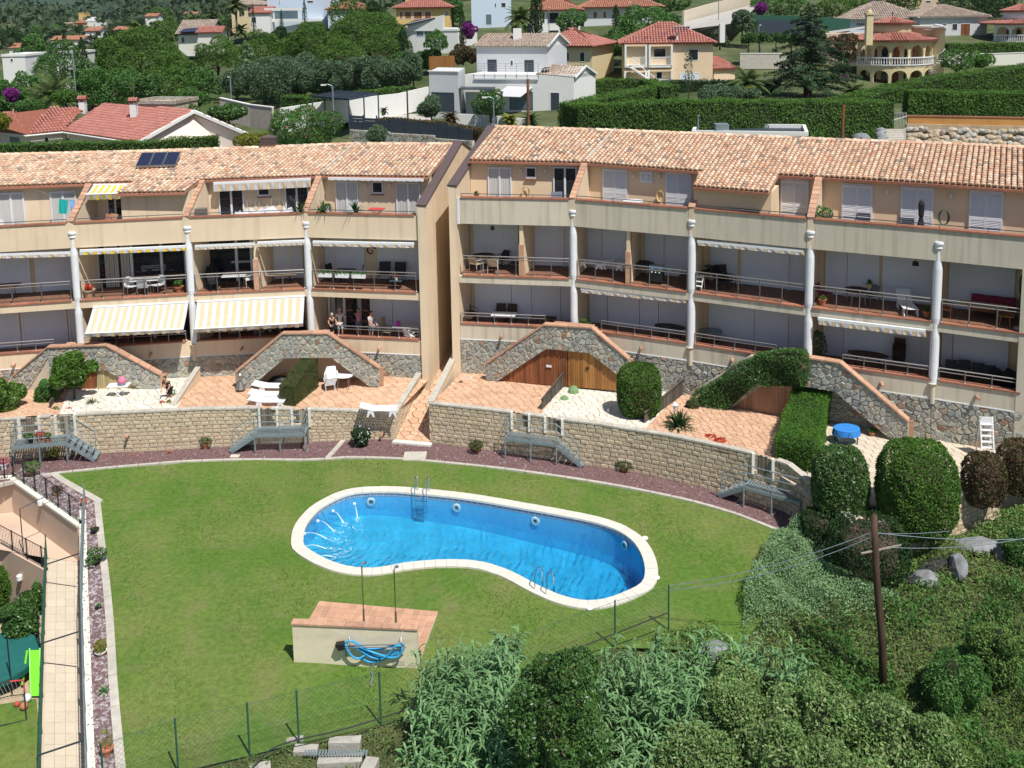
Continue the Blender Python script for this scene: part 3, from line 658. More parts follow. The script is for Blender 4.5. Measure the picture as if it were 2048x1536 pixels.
for i,(a,b)in enumerate((((357,130),(375,215)),((238,170),(295,235)),((155,225),(240,280)),((80,295),(205,325)),((70,370),(200,380)),((150,440),(235,425)))):
    A=G(*zz(*a),WZ+.12);Bq=G(*zz(*b),WZ+.01);mb=MB();pts=[lerp(A,Bq,t)+v3(0,0,.12*math.sin(math.pi*min(1,t*1.05)))for t in np.linspace(0,1,7)]
    mb.tube(pts,[.008,.008,.009,.012,.016,.02,.02],5);o=mb.build('water_jet',foam,pool);mb=MB();mb.lathe([(.06,-.05),(.07,0),(.04,.04)],8,A+v3(0,0,0));mb.build('nozzle',M['plastic'],o)
    mb=MB();dirv=nrm(Bq-A)
    for k in range(30):
        s_=abs(random.gauss(0,.28));c=Bq+dirv*s_*1.6+v3(random.gauss(0,.10),random.gauss(0,.09),0);c[2]=WZ+.006;rr=random.uniform(.006,.02)
        mb.add([c+v3(rr*math.cos(t)*1.5,rr*math.sin(t),0)for t in np.linspace(0,6.28,7)[:-1]]+[c+v3(0,0,rr*.5)],[(j,(j+1)%6,6)for j in range(6)])
    mb.build('splash',foam,pool,kind='stuff')
def ladder(name,label,p0,p1,inward,steps):
    r=root(name,(p0+p1)/2,label,'ladder')
    for p in(p0,p1):
        a=p-inward*.25;mb=MB();pts=[a+v3(0,0,.05),a+v3(0,0,.55),a+inward*.08+v3(0,0,.74),a+inward*.22+v3(0,0,.80),a+inward*.38+v3(0,0,.72),a+inward*.46+v3(0,0,.5),a+inward*.48+v3(0,0,-.2),a+inward*.50+v3(0,0,-1.05)]
        mb.tube(pts,.022,7);mb.build('handrail',M['chrome'],r)
    for k in range(steps):
        q=inward*.24+v3(0,0,-.25-.26*k);mb=MB();mb.bar(p0+q,p1+q,.09,.03);mb.build('tread',M['chrome'],r)
p,nn=rimpt(*zz(745,92));t=v3(-nn[1],nn[0],0);ladder('pool_ladder','steel ladder at the far edge of the pool with treads under water',p+t*.27,p-t*.27,nn,4)
q=G(*zz(1385,620),0);k=min(range(n),key=lambda i:np.hypot(*(rim[i]-q)[:2]));t_=nrm(rim[(k+1)%n]-rim[k-1]);nn=v3(-t_[1],t_[0],0);p=rim[k];ladder('pool_ladder','steel ladder at the near edge of the pool below the shadowed deep end',p+t_*.27,p-t_*.27,nn,3)
for i,(x,y)in enumerate(((1290,1077),(1313,1156),(1179,1217))):
    c=G(x,y,.03);mb=MB();mb.lathe([(.13,0),(.13,.04),(.10,.06)],14,c);mb.build('skimmer_lid',M['plastic'],pool)
# lawn
kp=[(-90,990),(30,962),(105,948),(200,938),(290,930),(365,924),(440,921),(510,920),(600,921),(640,920),(700,915),(800,918),(880,925),(960,933),(1030,941),(1100,951),(1180,963),(1250,975),(1330,991),(1400,1007),(1470,1028),(1535,1053),(1600,1080)]
KERB=[G(x,y,0)for x,y in kp]
strip=[(105,948),(125,962),(200,1005),(208,1080),(220,1175),(228,1265),(233,1360),(240,1440),(252,1560)]   # inner edge of the gravel at the left: outer side of kerb
STR=[G(x,y,0)for x,y in strip]
fence_px=[(250,1580),(357,1546),(500,1513),(598,1487),(762,1448),(878,1420),(1007,1380),(1120,1345),(1230,1295),(1337,1262),(1420,1250)]
FEN=[G(x,y,0)for x,y in fence_px]
lawnpoly=[(p[0],p[1])for p in[STR[-1]+v3(0,-3,0)]+STR[::-1][0:8]+[G(108,950,0)]+KERB[3:]]+[(p[0],p[1])for p in[G(1600,1150,0),G(1480,1290,0),FEN[-1]+v3(1.5,-1.5,0)]]+[(p[0],p[1])for p in FEN[::-1][2:]]
lawnpoly+=[(lawnpoly[0][0]+.2,lawnpoly[0][1]-.2)]
pl2=[(p[0],p[1])for p in offset(po,.03)]
pts=[];edges=[]
for loop in(lawnpoly,pl2):
    b0=len(pts);pts+=[Vector(p)for p in loop];edges+=[(b0+i,b0+(i+1)%len(loop))for i in range(len(loop))]
xs=[p[0]for p in lawnpoly];ys=[p[1]for p in lawnpoly];gx=np.arange(min(xs),max(xs),.7);gy=np.arange(min(ys),max(ys),.7)
for x in gx:
    for y in gy:
        if inside((x,y),lawnpoly)and not inside((x,y),pl2):pts.append(Vector((x,y)))
vs,es,fs,_,_,_=delaunay_2d_cdt(pts,edges,[],0,1e-5)
keep=[]
for f in fs:
    c=((vs[f[0]]+vs[f[1]]+vs[f[2]])/3);c=(c.x,c.y)
    if inside(c,lawnpoly)and not inside(c,pl2):keep.append(tuple(f))
M['lawn']=mat('lawn',(.085,.165,.022),var=.24,vs=5,bump=.9,bs=22,c2=(.15,.19,.045),c2s=.22,c2t=(.40,.66),dirt=((.21,.18,.09),.9,.5,(1,1,1)))
def lz(x,y):return .03*math.sin(x*.7+1)*math.sin(y*.5)+.02*math.sin(x*1.9+y*1.1)
mb=MB();mb.add([(v.x,v.y,lz(v.x,v.y)if not any(abs(v.x-q[0])+abs(v.y-q[1])<.9 for q in pl2)else 0.)for v in vs],keep);mb.build('lawn',M['lawn'],kind='structure',smooth=True)
# grass tufts
N_=90000;X=RNG.uniform(min(xs),max(xs),N_);Y_=RNG.uniform(min(ys),max(ys),N_)
def inpoly_np(X,Y,poly):
    c=np.zeros(len(X),bool);m=len(poly);j=m-1
    for i in range(m):
        xi,yi=poly[i];xj,yj=poly[j]
        cond=((yi>Y)!=(yj>Y))&(X<(xj-xi)*(Y-yi)/((yj-yi)or 1e-9)+xi);c^=cond;j=i
    return c
ok=inpoly_np(X,Y_,lawnpoly)&~inpoly_np(X,Y_,[(p[0],p[1])for p in offset(po,-.02)]);X=X[ok];Y_=Y_[ok];m=len(X)
den=np.sin(X*1.3+2)*np.sin(Y_*.9)+np.sin(X*.5-Y_*.7);hgt=.02+.016*RNG.random(m)+.006*den
P=np.stack([X,Y_,hgt*.5],1);d=RNG.normal(size=(m,3))*v3(.5,.5,0)+v3(0,0,1);d/=np.linalg.norm(d,axis=1)[:,None];s=np.stack([-d[:,1],d[:,0],np.zeros(m)],1)+RNG.normal(size=(m,3))*.3;s/=np.linalg.norm(s,axis=1)[:,None]
w=.016;V=np.stack([P-d*hgt[:,None]-s*w,P-d*hgt[:,None]+s*w,P+d*hgt[:,None]],1).reshape(-1,3);o=npmesh('grass',V,np.arange(3*m).reshape(m,3),M['grass']);tag(o,'short green blades scattered over the lawn round the pool','grass',kind='stuff')
# gravel bed, kerb
WB=[(-170,945),(0,925),(100,914),(200,907),(300,903),(400,897),(515,890),(620,885),(700,881),(792,879),(860,886),(960,899),(1040,910),(1128,924),(1200,935),(1260,944),(1340,961),(1440,985),(1505,1003),(1570,1025),(1650,1060)]
wb=[G(x,y,0)for x,y in WB]
poly=[(p[0],p[1]+.15)for p in wb]+[(p[0],p[1])for p in KERB[::-1]]
def flat(name,poly,z,mt,parent=None,**kw):
    vs,es,fs,_,_,_=delaunay_2d_cdt([Vector(p)for p in poly],[(i,(i+1)%len(poly))for i in range(len(poly))],[],1,1e-5)
    mb=MB();mb.add([(v.x,v.y,z(v.x,v.y)if callable(z)else z)for v in vs],[tuple(f)for f in fs]);return mb.build(name,mt,parent,**kw)
flat('gravel_bed',poly,.012,M['gravelbase'],kind='structure')
lpoly=[(p[0],p[1])for p in[G(40,935,0),G(105,948,0)]+[q-v3(.25,0,0)for q in STR[1:]]]+[(p[0],p[1])for p in[G(180,1560,0),G(158,1046,0),G(92,1002,0),G(24,952,0)]]
flat('gravel_bed',lpoly,.02,M['gravelbase'],kind='structure')
def scatter_stones(name,polys,n,s,mt,label,zb=.02):
    o1=[]
    for poly in polys:
        x=[p[0]for p in poly];y=[p[1]for p in poly];X=RNG.uniform(min(x),max(x),n*3);Y=RNG.uniform(min(y),max(y),n*3);k=inpoly_np(X,Y,poly);o1.append(np.stack([X[k],Y[k]],1)[:n])
    Q=np.concatenate(o1);m=len(Q);B6=np.array([(1,0,0),(0,1,0),(-1,0,0),(0,-1,0),(0,0,1),(0,0,-1)],float)
    R=s*(.5+RNG.random((m,1,1)));A=RNG.random(m)*6.28;V=B6[None]*(1+.4*RNG.normal(size=(m,6,3)))*R*v3(1,1,.6);ca,sa=np.cos(A)[:,None],np.sin(A)[:,None]
    V=np.stack([V[...,0]*ca-V[...,1]*sa+Q[:,None,0],V[...,0]*sa+V[...,1]*ca+Q[:,None,1],V[...,2]+zb],2).reshape(-1,3)
    f=np.array([(0,1,4),(1,2,4),(2,3,4),(3,0,4)]);Fq=(np.arange(m)[:,None,None]*6+f[None]).reshape(-1,3);o=npmesh(name,V,Fq,mt);return tag(o,label,'gravel',kind='stuff')
scatter_stones('gravel',[poly],17000,.034,M['gravel'],'fine dark red gravel between the block wall and the lawn kerb')
scatter_stones('gravel',[lpoly],8000,.06,M['gravelg'],'coarse purple gravel strip with pots along the sloping path')
def kerb(name,pts,w,h,step,parent,mt='conc',z0=-.1):
    q=resample(pts,step,False)
    for a,b in zip(q,q[1:]):
        d=nrm(b-a);s=v3(-d[1],d[0],0)*w/2;a2,b2=a+d*.015,b-d*.015;mb=MB();z=v3(0,0,1)
        mb.hexa([a2-s+z*z0,b2-s+z*z0,b2+s+z*z0,a2+s+z*z0,a2-s+z*h,b2-s+z*h,b2+s+z*h,a2+s+z*h]);mb.build(name,M[mt],parent)
kr=root('lawn_kerb',KERB[8],None,None,kind='structure');kerb('kerb_stone',[k+v3(0,.0,0)for k in KERB],.17,.06,1.0,kr)
kerb('kerb_stone',[STR[0],STR[1],STR[2]],.3,.07,1.2,kr);kerb('kerb_stone',[q-v3(.12,0,0)for q in STR[2:]],.27,.09,1.6,kr)
k2=[G(655,918,0),G(687,882,0)];kerb('kerb_stone',k2,.25,.07,.8,kr)
mb=MB();c=G(830,914,0);mb.box(c[0]-.55,c[0]+.55,c[1]-.45,c[1]+.45,0,.07);mb.build('manhole_cover',M['conc'],kr)
# ---- block retaining walls
def blockwall(name,label,bot,toprows,gates=(),bl=.40,ch=.2,thick=.22,limit=300,capm='conc',zs=None,ztop=None):
    "bot: plan points (z=0) ; toprows: photo row of the top over each ; gates in photo x"
    r=root(name,bot[len(bot)//2],label,'wall','split block garden walls');zt=ztop or[Zat(p,y)for p,y in zip(bot,toprows)];zb=zs or[0]*len(bot)
    P=[v3(*p[:2],0)for p in bot];s=[0]
    for a,b in zip(P,P[1:]):s.append(s[-1]+np.hypot(*(b-a)[:2]))
    A=np.array([(p[0],p[1])for p in P])
    def at(u,out=0.):
        x,y=np.interp(u,s,A[:,0]),np.interp(u,s,A[:,1]);e=.15;t=nrm(v3(np.interp(min(u+e,s[-1]),s,A[:,0])-np.interp(max(u-e,0),s,A[:,0]),np.interp(min(u+e,s[-1]),s,A[:,1])-np.interp(max(u-e,0),s,A[:,1])));return v3(x+t[1]*out,y-t[0]*out)
    H=lambda u:float(np.interp(u,s,zt));B0=lambda u:float(np.interp(u,s,zb))
    mb=MB();N=int(s[-1]/.5)+1
    for k in range(N):
        u0,u1=s[-1]*k/N,s[-1]*(k+1)/N;a,b=at(u0,-.02),at(u1,-.02);c,d=at(u1,-thick),at(u0,-thick)
        mb.hexa([(*a,B0(u0)-.3),(*b,B0(u1)-.3),(*c,B0(u1)-.3),(*d,B0(u0)-.3),(*a,H(u0)-.09),(*b,H(u1)-.09),(*c,H(u1)-.09),(*d,H(u0)-.09)])
    mb.build('wall_body',M['mortar'],r)
    nr=max(3,int(round((np.mean(zt)-np.mean(zb)-.08)/ch)));lst=[]
    for j in range(nr):
        u=-random.random()*bl
        while u<s[-1]:
            L=bl;u0,u1=max(0,u)+.006,min(s[-1],u+L)-.006;u+=L
            if u1-u0<.08:continue
            um=(u0+u1)/2;q=at(um);pz=lerp(B0(um),H(um)-.08,(j+.5)/nr);pxx=proj((q[0],q[1],pz)); 
            if any(g0<pxx[0]<g1 and pxx[1]<gy for g0,g1,gy in gates):continue
            lst.append((u0,u1,j,pxx[0]))
    vis=[q for q in lst if-20<q[3]<2070];vis=vis[:];random.Random(3).shuffle(vis);vis=sorted(vis,key=lambda q:q[2])[::-1]
    def blk(mb,q):
        u0,u1,j,_=q;f=lambda u,v:lerp(B0(u),H(u)-.08,v);v0,v1=(j+.03)/nr,(j+.97)/nr;o=random.uniform(.012,.035)
        a,b,a2,b2=at(u0,0.),at(u1,0.),at(lerp(u0,u1,.06),o),at(lerp(u0,u1,.94),o);c,d=at(u1,-.03),at(u0,-.03)
        w=lambda:random.uniform(-.006,.006)
        mid=lerp(a2,b2,.5)+(a2-a)*.3
        vs=[(*d,f(u0,v0)),(*c,f(u1,v0)),(*c,f(u1,v1)),(*d,f(u0,v1)),(*a2,f(u0,v0+.08/nr)+w()),(*b2,f(u1,v0+.08/nr)+w()),(*b2,f(u1,v1-.08/nr)+w()),(*a2,f(u0,v1-.08/nr)+w()),(*mid,f(um,(v0+v1)/2)+w())]
        mb.add(vs,[(0,1,5,4),(1,2,6,5),(2,3,7,6),(3,0,4,7),(4,5,8),(5,6,8),(6,7,8),(7,4,8)])
    for q in vis[:limit]:
        um=(q[0]+q[1])/2;mb=MB();blk(mb,q);mb.build('wall_block',M['block'],r)
    mb=MB()
    for q in vis[limit:]:um=(q[0]+q[1])/2;blk(mb,q)
    if mb.f:mb.build('wall_blocks',M['block'],r,kind='stuff')
    N=max(1,int(s[-1]/.55))
    for k in range(N):
        u0,u1=s[-1]*k/N+.008,s[-1]*(k+1)/N-.008;pm=proj((*at((u0+u1)/2),H((u0+u1)/2)))
        if any(g0<pm[0]<g1 for g0,g1,gy in gates):continue
        a,b,c,d=at(u0,.05),at(u1,.05),at(u1,-thick-.04),at(u0,-thick-.04);mb=MB()
        mb.hexa([(*a,H(u0)-.08),(*b,H(u1)-.08),(*c,H(u1)-.08),(*d,H(u0)-.08),(*a,H(u0)),(*b,H(u1)),(*c,H(u1)),(*d,H(u0))]);mb.build('coping_stone',M[capm],r)
    # gates
    for g0,g1,gy in gates:
        us=[u for u in np.linspace(0,s[-1],1500)if g0<proj((*at(u),H(u)))[0]<g1]
        if not us:continue
        u0,u1=us[0],us[-1];N=max(4,int((u1-u0)/.11));um=(u0+u1)/2;zb_=Zat((*at(um),0),gy)
        gr=root('garden_gate',(*at(um),zb_),None,None);gr.parent=r;gr.location=Vector((*at(um),zb_))-r.location
        for k in range(N):
            a,b=at(lerp(u0,u1,(k+.06)/N),-.02),at(lerp(u0,u1,(k+.94)/N),-.02);c,d=at(lerp(u0,u1,(k+.94)/N),-.05),at(lerp(u0,u1,(k+.06)/N),-.05);zt_=H(um)-.06+random.uniform(-.03,.04);mb=MB()
            mb.hexa([(*a,zb_),(*b,zb_),(*c,zb_),(*d,zb_),(*a,zt_),(*b,zt_),(*c,zt_),(*d,zt_)]);mb.build('plank',M['greywood'],gr)
        for uu in(u0-.05,u1+.05):
            a=at(uu,.03);mb=MB();mb.box(a[0]-.06,a[0]+.06,a[1]-.05,a[1]+.1,zb_-.1,H(um));mb.build('gate_post',M['offwhite'],r)
    return r,at,s,H
i0=10
gatesL=[(39,75,875),(112,147,869),(519,552,852),(585,617,850)];gatesR=[(1025,1057,856),(1092,1123,863),(1509,1545,950)]
rL,atL,sL,HL=blockwall('retaining_wall','pale split block retaining wall of the left terraces with grey wooden gates',wb[:10],[845,838,832,826,822,817,815,818,820,828],gatesL)
_w0=G(1722,1150,0);_wx=wb[10:-1]+[G(1650,1072,0),_w0]
rR,atR,sR,HR=blockwall('retaining_wall','curved pale split block retaining wall right of the sloping terracotta passage',_wx,[805,816,825,838,847,857,870,891,906,925,proj((_wx[-2][0],_wx[-2][1],1.8))[1],proj((_w0[0],_w0[1],1.75))[1]],gatesR)
# passage between the buildings, walls on both sides
LP0=wb[9];LP1=G(858,737,1.6);RP0=wb[10];RP1=G(921,712,1.6)
rP,*_=blockwall('retaining_wall','split block side wall of the left terrace beside the terracotta passage',[LP0,lerp(LP0,LP1*v3(1,1,0),.5),LP1*v3(1,1,0)],None,ztop=[HL(sL[-1]),1.75,2.1],bl=.4)
fm=MB();fm.prism([(*RP0[:2],-.2),(*RP0[:2],HR(0)),(RP1[0],RP1[1],2.5),(RP1[0],RP1[1],0)],(.22,.05,0));o=fm.build('passage_wall',M['cream']);tag(o,'smooth cream plaster side wall of the right terrace beside the passage','wall')
cm=MB();cm.bar(RP0+v3(.1,0,HR(0)+.03),(RP1[0]+.1,RP1[1],2.53),.34,.07);c_=cm.build('coping',M['conc'],o,world=True);c_.location=(0,0,0)
pp=root('passage_paving',G(830,860,0),kind='structure')
mb=MB();a,b,c,d=LP0+v3(0,-.25,.0),RP0+v3(0,-.25,0),v3(RP1[0],RP1[1]+3,2.2),v3(LP1[0],LP1[1]+3,2.2);mb.hexa([a-v3(0,0,.3),b-v3(0,0,.3),c-v3(0,0,.3),d-v3(0,0,.3),a+v3(0,0,.05),b+v3(0,0,.05),c,d]);mb.build('bed',M['pavejoint'],pp)
P=lambda u,v,o_:lerp(lerp(a,b,u/1.6),lerp(d,c,u/1.6),v/10.5)+v3(0,0,.05+o_-.05*v/10.5)
lay(cells([[(0,0),(1.6,0),(1.6,10.5),(0,10.5)]],.36,1.35,.3),P,.02,'x',M['pave'],pp,200,.05,.0,'paving_stone')
mb=MB();mb.bar(LP0+v3(-.1,-.35,.05),RP0+v3(.1,-.35,.05),.3,.12);mb.build('threshold_step',M['offwhite'],pp)
dw=Face(*(G(877,740,2.0),G(908,736,2.0)));mb=MB();q0,q1=dw.uz(884,741),dw.uz(910,741);y0=dw.P0[1]
sr=root('service_door_porch',(LP1[0]+.8,LP1[1]+.9,1.9),'narrow service porch with a grey louvred metal door between the buildings','porch')
X0,X1,Yd=YY(878,700,57.5)[0],YY(908,700,57.5)[0]+.2,57.5;zt_=YY(880,628,Yd)[2];zdo=YY(890,655,Yd)[2]
mb=MB();mb.box(X0,X1+.3,Yd,Yd+.3,1.,zt_);mb.box(X0,X1+.3,Yd+.3,Yd+3,zt_-.12,zt_);mb.build('porch_wall',M['cream'],sr);mb=MB()
xd0,xd1=YY(884,700,Yd)[0],X1;zb0=YY(890,745,Yd)[2]
for k in range(24):mb.box(xd0,xd1,Yd-.05,Yd-.01,lerp(zb0,zdo,k/24),lerp(zb0,zdo,(k+.75)/24))
mb.build('louvred_door',M['brown'],sr);mb=MB();mb.box(xd0+.25,xd0+.55,Yd-.07,Yd-.05,lerp(zb0,zdo,.78),lerp(zb0,zdo,.83));mb.build('door_plate',M['white'],sr)
BL=root('apartment_building',BAYS['B'].p(.5,0,0),'lower left terraced apartment block with cream balconies, striped awnings and clay tile roof','building','curved apartment blocks')
BR=root('apartment_building',BAYS['G'].p(.5,0,0),'taller right apartment block with weathered parapets, white shutters and clay tile roof','building','curved apartment blocks')
def plane_pt(a,b,c,px,py,lift=0.):
    n=nrm(np.cross(b-a,c-a));n=n if n[2]>0 else-n;r=ray(px,py);k=((a+n*lift-CC)@n)/(r@n);return CC+r*k
def roofd(b,u,row):
    e=lerp(b.ev[0],b.ev[1],u);r=lerp(b.rd[0],b.rd[1],u);sl=(r[2]-e[2])/(DR-DE);lo,hi=-1.,DR
    for _ in range(40):
        m=(lo+hi)/2;p=b.p(u,m,0);z=e[2]+(m-DE)*sl
        if proj((p[0],p[1],z))[1]>row:lo=m
        else:hi=m
    p=b.p(u,m,0);return m,v3(p[0],p[1],e[2]+(m-DE)*sl)
def railing(b,R,u0,u1,z,h,nposts,single=False,d=.06,ends=True):
    mb=MB();A,B_=b.p(u0,d,z+h),b.p(u1,d,z+h);mb.tube([A,B_],.032 if not single else .022,6)
    if not single:mb.tube([A-v3(0,0,.16),B_-v3(0,0,.16)],.018,5)
    r=mb.build('railing',M['steel']if not single else M['anth'],R)
    for k in range(nposts+1):
        u=lerp(u0,u1,k/nposts);p=b.p(u,d,z);pm=MB()
        if single:pm.tube([p,p+v3(0,0,h)],.014,5)
        else:
            pm.bar(p+v3(0,0,.02),p+v3(0,0,h),.03,.075);pm.lathe([(.075,0),(.075,.02),(.04,.05),(.04,.12)],8,p)
        pm.build('railing_post',M['steel']if not single else M['anth'],r)
def cap(b,R,u0,u1,z,mt='cap',d0=-.05,d1=.3,h=.07,name='coping'):
    "terracotta coping built of single tiles"
    n=max(1,int(b.W*(u1-u0)/1.0));mb=MB()
    for k in range(n):b.hx(mb,lerp(u0,u1,k/n)+.0008,lerp(u0,u1,(k+1)/n)-.0008,d0,d1,z-h,z)
    mb.build(name,M[mt],R)
def rail_dims(b,R,lvl,x0,x1,n,h=1.05):
    pass
def shutters(b,R,lvl,rngs,row,wm='shutter'):
    z0,z1=LV[lvl](b)
    for x0,x1 in rngs:
        u0=b.uz(x0,row,DB)[0];u1=b.uz(x1,row,DB)[0];mb=MB();b.hx(mb,u0+.002,u1-.002,DB-.07,DB-.03,z0+.02,z1-.02)
        n=14
        for k in range(n):b.hx(mb,u0+.004,u1-.004,DB-.08,DB-.069,lerp(z0+.05,z1-.3,k/n),lerp(z0+.05,z1-.3,(k+.8)/n))
        mb.build('roller_shutter',M[wm],R)
        for u_ in(u0,u1):fm=MB();b.hx(fm,u_-.006,u_+.006,DB-.11,DB-.02,z0,z1-.01);fm.build('shutter_guide',M['frame'],R)
LV={1:lambda b:(b.Z['l1']-.45,b.Z['l2']-.46),2:lambda b:(b.Z['l2'],b.Z['l3b']),3:lambda b:(b.Z['l3t']-1.05,min(b.ev[0][2],b.ev[1][2])-.05)}
def wallM(b):return M['cream']if b.Z is ZL else M['cream2']
LOW={'B':(268,405,386,383),'G':(1389,1549,372,384)}
for nme,b in BAYS.items():
    R=BL if b.Z is ZL else BR;Z=b.Z;wm=wallM(b);lastcap=.972 if nme not in 'H' else 1.;f0=.028 if nme!='I' else 0.
    # ground floor plaster parapet
    mb=MB();b.hx(mb,0,1,0,.25,Z['st'],Z['l1']-.07);mb.build('parapet_wall',wm if nme not in 'ABCD' else M['pink']if 0 else wm,R)
    mb=MB();b.hx(mb,0,1,-.02,.05,Z['st']-.05,Z['st']);mb.build('ledge',M['white'],R)
    # floors and slabs
    mb=MB();b.hx(mb,0,1,.25,DB+.3,Z['l1']-.75,Z['l1']-.45);b.hx(mb,0,1,0,DB+.3,Z['l2']-.46,Z['l2']-.07);b.hx(mb,0,1,0.2,DW+.3,Z['l3b'],Z['l3b']+.3)
    mb.build('floor_slab',wm,R)
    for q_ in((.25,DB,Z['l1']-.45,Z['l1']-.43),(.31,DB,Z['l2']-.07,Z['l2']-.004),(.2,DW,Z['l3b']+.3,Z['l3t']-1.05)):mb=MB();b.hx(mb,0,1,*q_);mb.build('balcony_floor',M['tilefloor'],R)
    # top parapet
    mb=MB();b.hx(mb,0,1,0,.2,Z['l3b'],Z['l3t']-.07);mb.build('parapet_wall',wm,R)
    mb=MB();b.hx(mb,f0,lastcap,-.05,.25,Z['l3t']-.07,Z['l3t'])
    n_=1;mb=MB();cap(b,R,f0,lastcap,Z['l3t']);cap(b,R,.03,.97,Z['l2'])
    # back walls
    mb=MB()
    for lv in(1,2):
        z0,z1=LV[lv](b);b.hx(mb,0,1,DB,DB+.25,z0,z1)
    b.hx(mb,0,1,DW,DW+.25,LV[3](b)[0],LV[3](b)[1]+.1);mb.build('back_wall',M['peach']if b.Z is ZR else M['cream'],R)
    # party wall at the left end of each bay
    if nme not in 'E':
        mb=MB();w=.12/b.W
        b.hx(mb,-w,w,.22,DB,Z['l1']-.45,Z['l2']-.46);b.hx(mb,-w,w,.22,DB,Z['l2']-.004,Z['l3b'])
        if nme!='I':
            e=b.ev[0];q=[b.p(0,-.02,Z['l3b']+.02),b.p(0,-.02,Z['l3t']+.02),b.p(0,.22,Z['l3t']+.08),b.p(0,DE-.0,e[2]-.06),b.p(0,DW,e[2]-.06),b.p(0,DW,Z['l3b']+.02)]
            s=v3(*(b.P1-b.P0),0)/b.W;mb.prism([p-s*.14 for p in q],s*.28);cm=MB()
            m_=9;a0=b.p(0,-.05,Z['l3t']+.03);a1=b.p(0,DE-.05,e[2]-.02)
            for k in range(m_):cm.bar(lerp(a0,a1,(k+.04)/m_),lerp(a0,a1,(k+.96)/m_),.34,.07)
            cm.build('coping',M['cap2'],R)
        mb.build('partition_wall',M['cream'],R)
        # column
        cm=MB();c=b.p(0,.12,0);z0=Z['l1']-.2;zt=Z['l3b']+.88
        hA=Z['l2']-.25;prof=[(.20,z0),(.20,hA-.5),(.165,hA-.1),(.165,hA+.15),(.20,hA+.4),(.20,Z['l3b']-.4),(.165,Z['l3b']-.02),(.15,zt-.35)]
        cm.lathe(prof,18,c);col=cm.build('column',M['white'],R,smooth=False)
        cm=MB();cm.lathe([(.17,zt-.36),(.22,zt-.30),(.20,zt-.25),(.20,zt-.19),(.25,zt-.12),(.25,zt-.05),(.23,zt)],18,c);cm.build('capital',M['white'],col)
        cm=MB();cm.lathe([(.11,Z['st']-.25),(.11,Z['l1']-.3),(.2,Z['l1']-.2)],10,b.p(0,.0,0));cm.build('downpipe',wm,R)
    # roof
    ev0,ev1=b.ev;rd0,rd1=b.rd;up=v3(0,0,.02)
    mb=MB();e0,e1=ev0-v3(0,0,.05),ev1-v3(0,0,.05);r0,r1=rd0-v3(0,0,.05),rd1-v3(0,0,.05);th=v3(0,0,-.12)
    mb.hexa([e0+th,e1+th,r1+th,r0+th,e0,e1,r1,r0]);bk0=b.p(0,2*DR-DE-1,ev0[2]);bk1=b.p(1,2*DR-DE-1,ev1[2])
    mb.hexa([r0+th,r1+th,bk1+th,bk0+th,r0,r1,bk1,bk0]);mb.hexa([b.p(0,2*DR-DE-1.8,Z['l3b']-4),b.p(1,2*DR-DE-1.8,Z['l3b']-4),b.p(1,2*DR-DE-1.5,Z['l3b']-4),b.p(0,2*DR-DE-1.5,Z['l3b']-4)]+[b.p(0,2*DR-DE-1.8,ev0[2]),b.p(1,2*DR-DE-1.8,ev1[2]),b.p(1,2*DR-DE-1.5,ev1[2]),b.p(0,2*DR-DE-1.5,ev0[2])])
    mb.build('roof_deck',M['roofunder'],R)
    gm=MB();gm.bar(ev0+v3(0,-.02,-.12),ev1+v3(0,-.02,-.12),.05,.12);gm.build('fascia',M['cap'],R)
    b.rt=MB();tiles(b.rt,ev0,ev1,rd0,rd1,only=lambda i,j,nx,ny:j>2)
    tm=MB();nxx=int(round(np.linalg.norm(ev1-ev0)/.25))
    tiles(b.rt,ev0,ev1,rd0,rd1,only=lambda i,j,nx,ny:0<j<=2)
    for i_ in range(nxx):          # eave row: one object per tile
        tb=MB();tiles(tb,ev0,ev1,rd0,rd1,only=lambda i,j,nx,ny,i_=i_:j==0 and i==i_);tb.build('roof_tile',M['rooftile'],R)
    if nme in LOW:
        x0,x1,ra,rb=LOW[nme];ua=b.uz(x0,ra,DE)[0]if nme=='B' else 0.0;ub=b.uz(x1,rb,1.2)[0];ub=min(ub,.985)
        da,pa=roofd(b,ua,ra);db_,pb=roofd(b,ub,rb);dd=(da+db_)/2
        ea,eb=lerp(ev0,ev1,ua),lerp(ev0,ev1,ub);tiles(b.rt,pa,pb,ea,eb)
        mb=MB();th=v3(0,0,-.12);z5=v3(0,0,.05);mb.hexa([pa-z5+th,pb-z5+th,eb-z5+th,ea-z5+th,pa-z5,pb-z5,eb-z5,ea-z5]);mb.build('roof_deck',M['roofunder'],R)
        gm=MB();gm.bar(pa+v3(0,-.02,-.12),pb+v3(0,-.02,-.12),.05,.12);gm.build('fascia',M['cap'],R)
        mb=MB();z0=Z['l3t']-1.05;b.hx(mb,ua,ub,dd+.45,dd+.65,z0,pa[2]-.1,z1b=pb[2]-.1)
        w=.2/b.W
        for uu in(ua,ub-w):
            b.hx(mb,uu,uu+w,dd+.65,DW,z0,pa[2]-.1)
        mb.build('dormer_wall',M['peach']if b.Z is ZR else M['cream'],R)
    sf=MB()
    if nme in 'CFD':pass
    b.rt.build('roof_tiles',M['rooftile'],R,kind='stuff')
    rm=MB();n=int(b.W/.42)
    for k in range(n):
        a=lerp(rd0,rd1,(k-.05)/n)+v3(0,0,.02);c=lerp(rd0,rd1,(k+1.0)/n)+v3(0,0,.0);rm.tube([a,c],[.14,.12],8)
    rm.build('ridge_tiles',M['rooftile'],R,kind='stuff')
    tiles
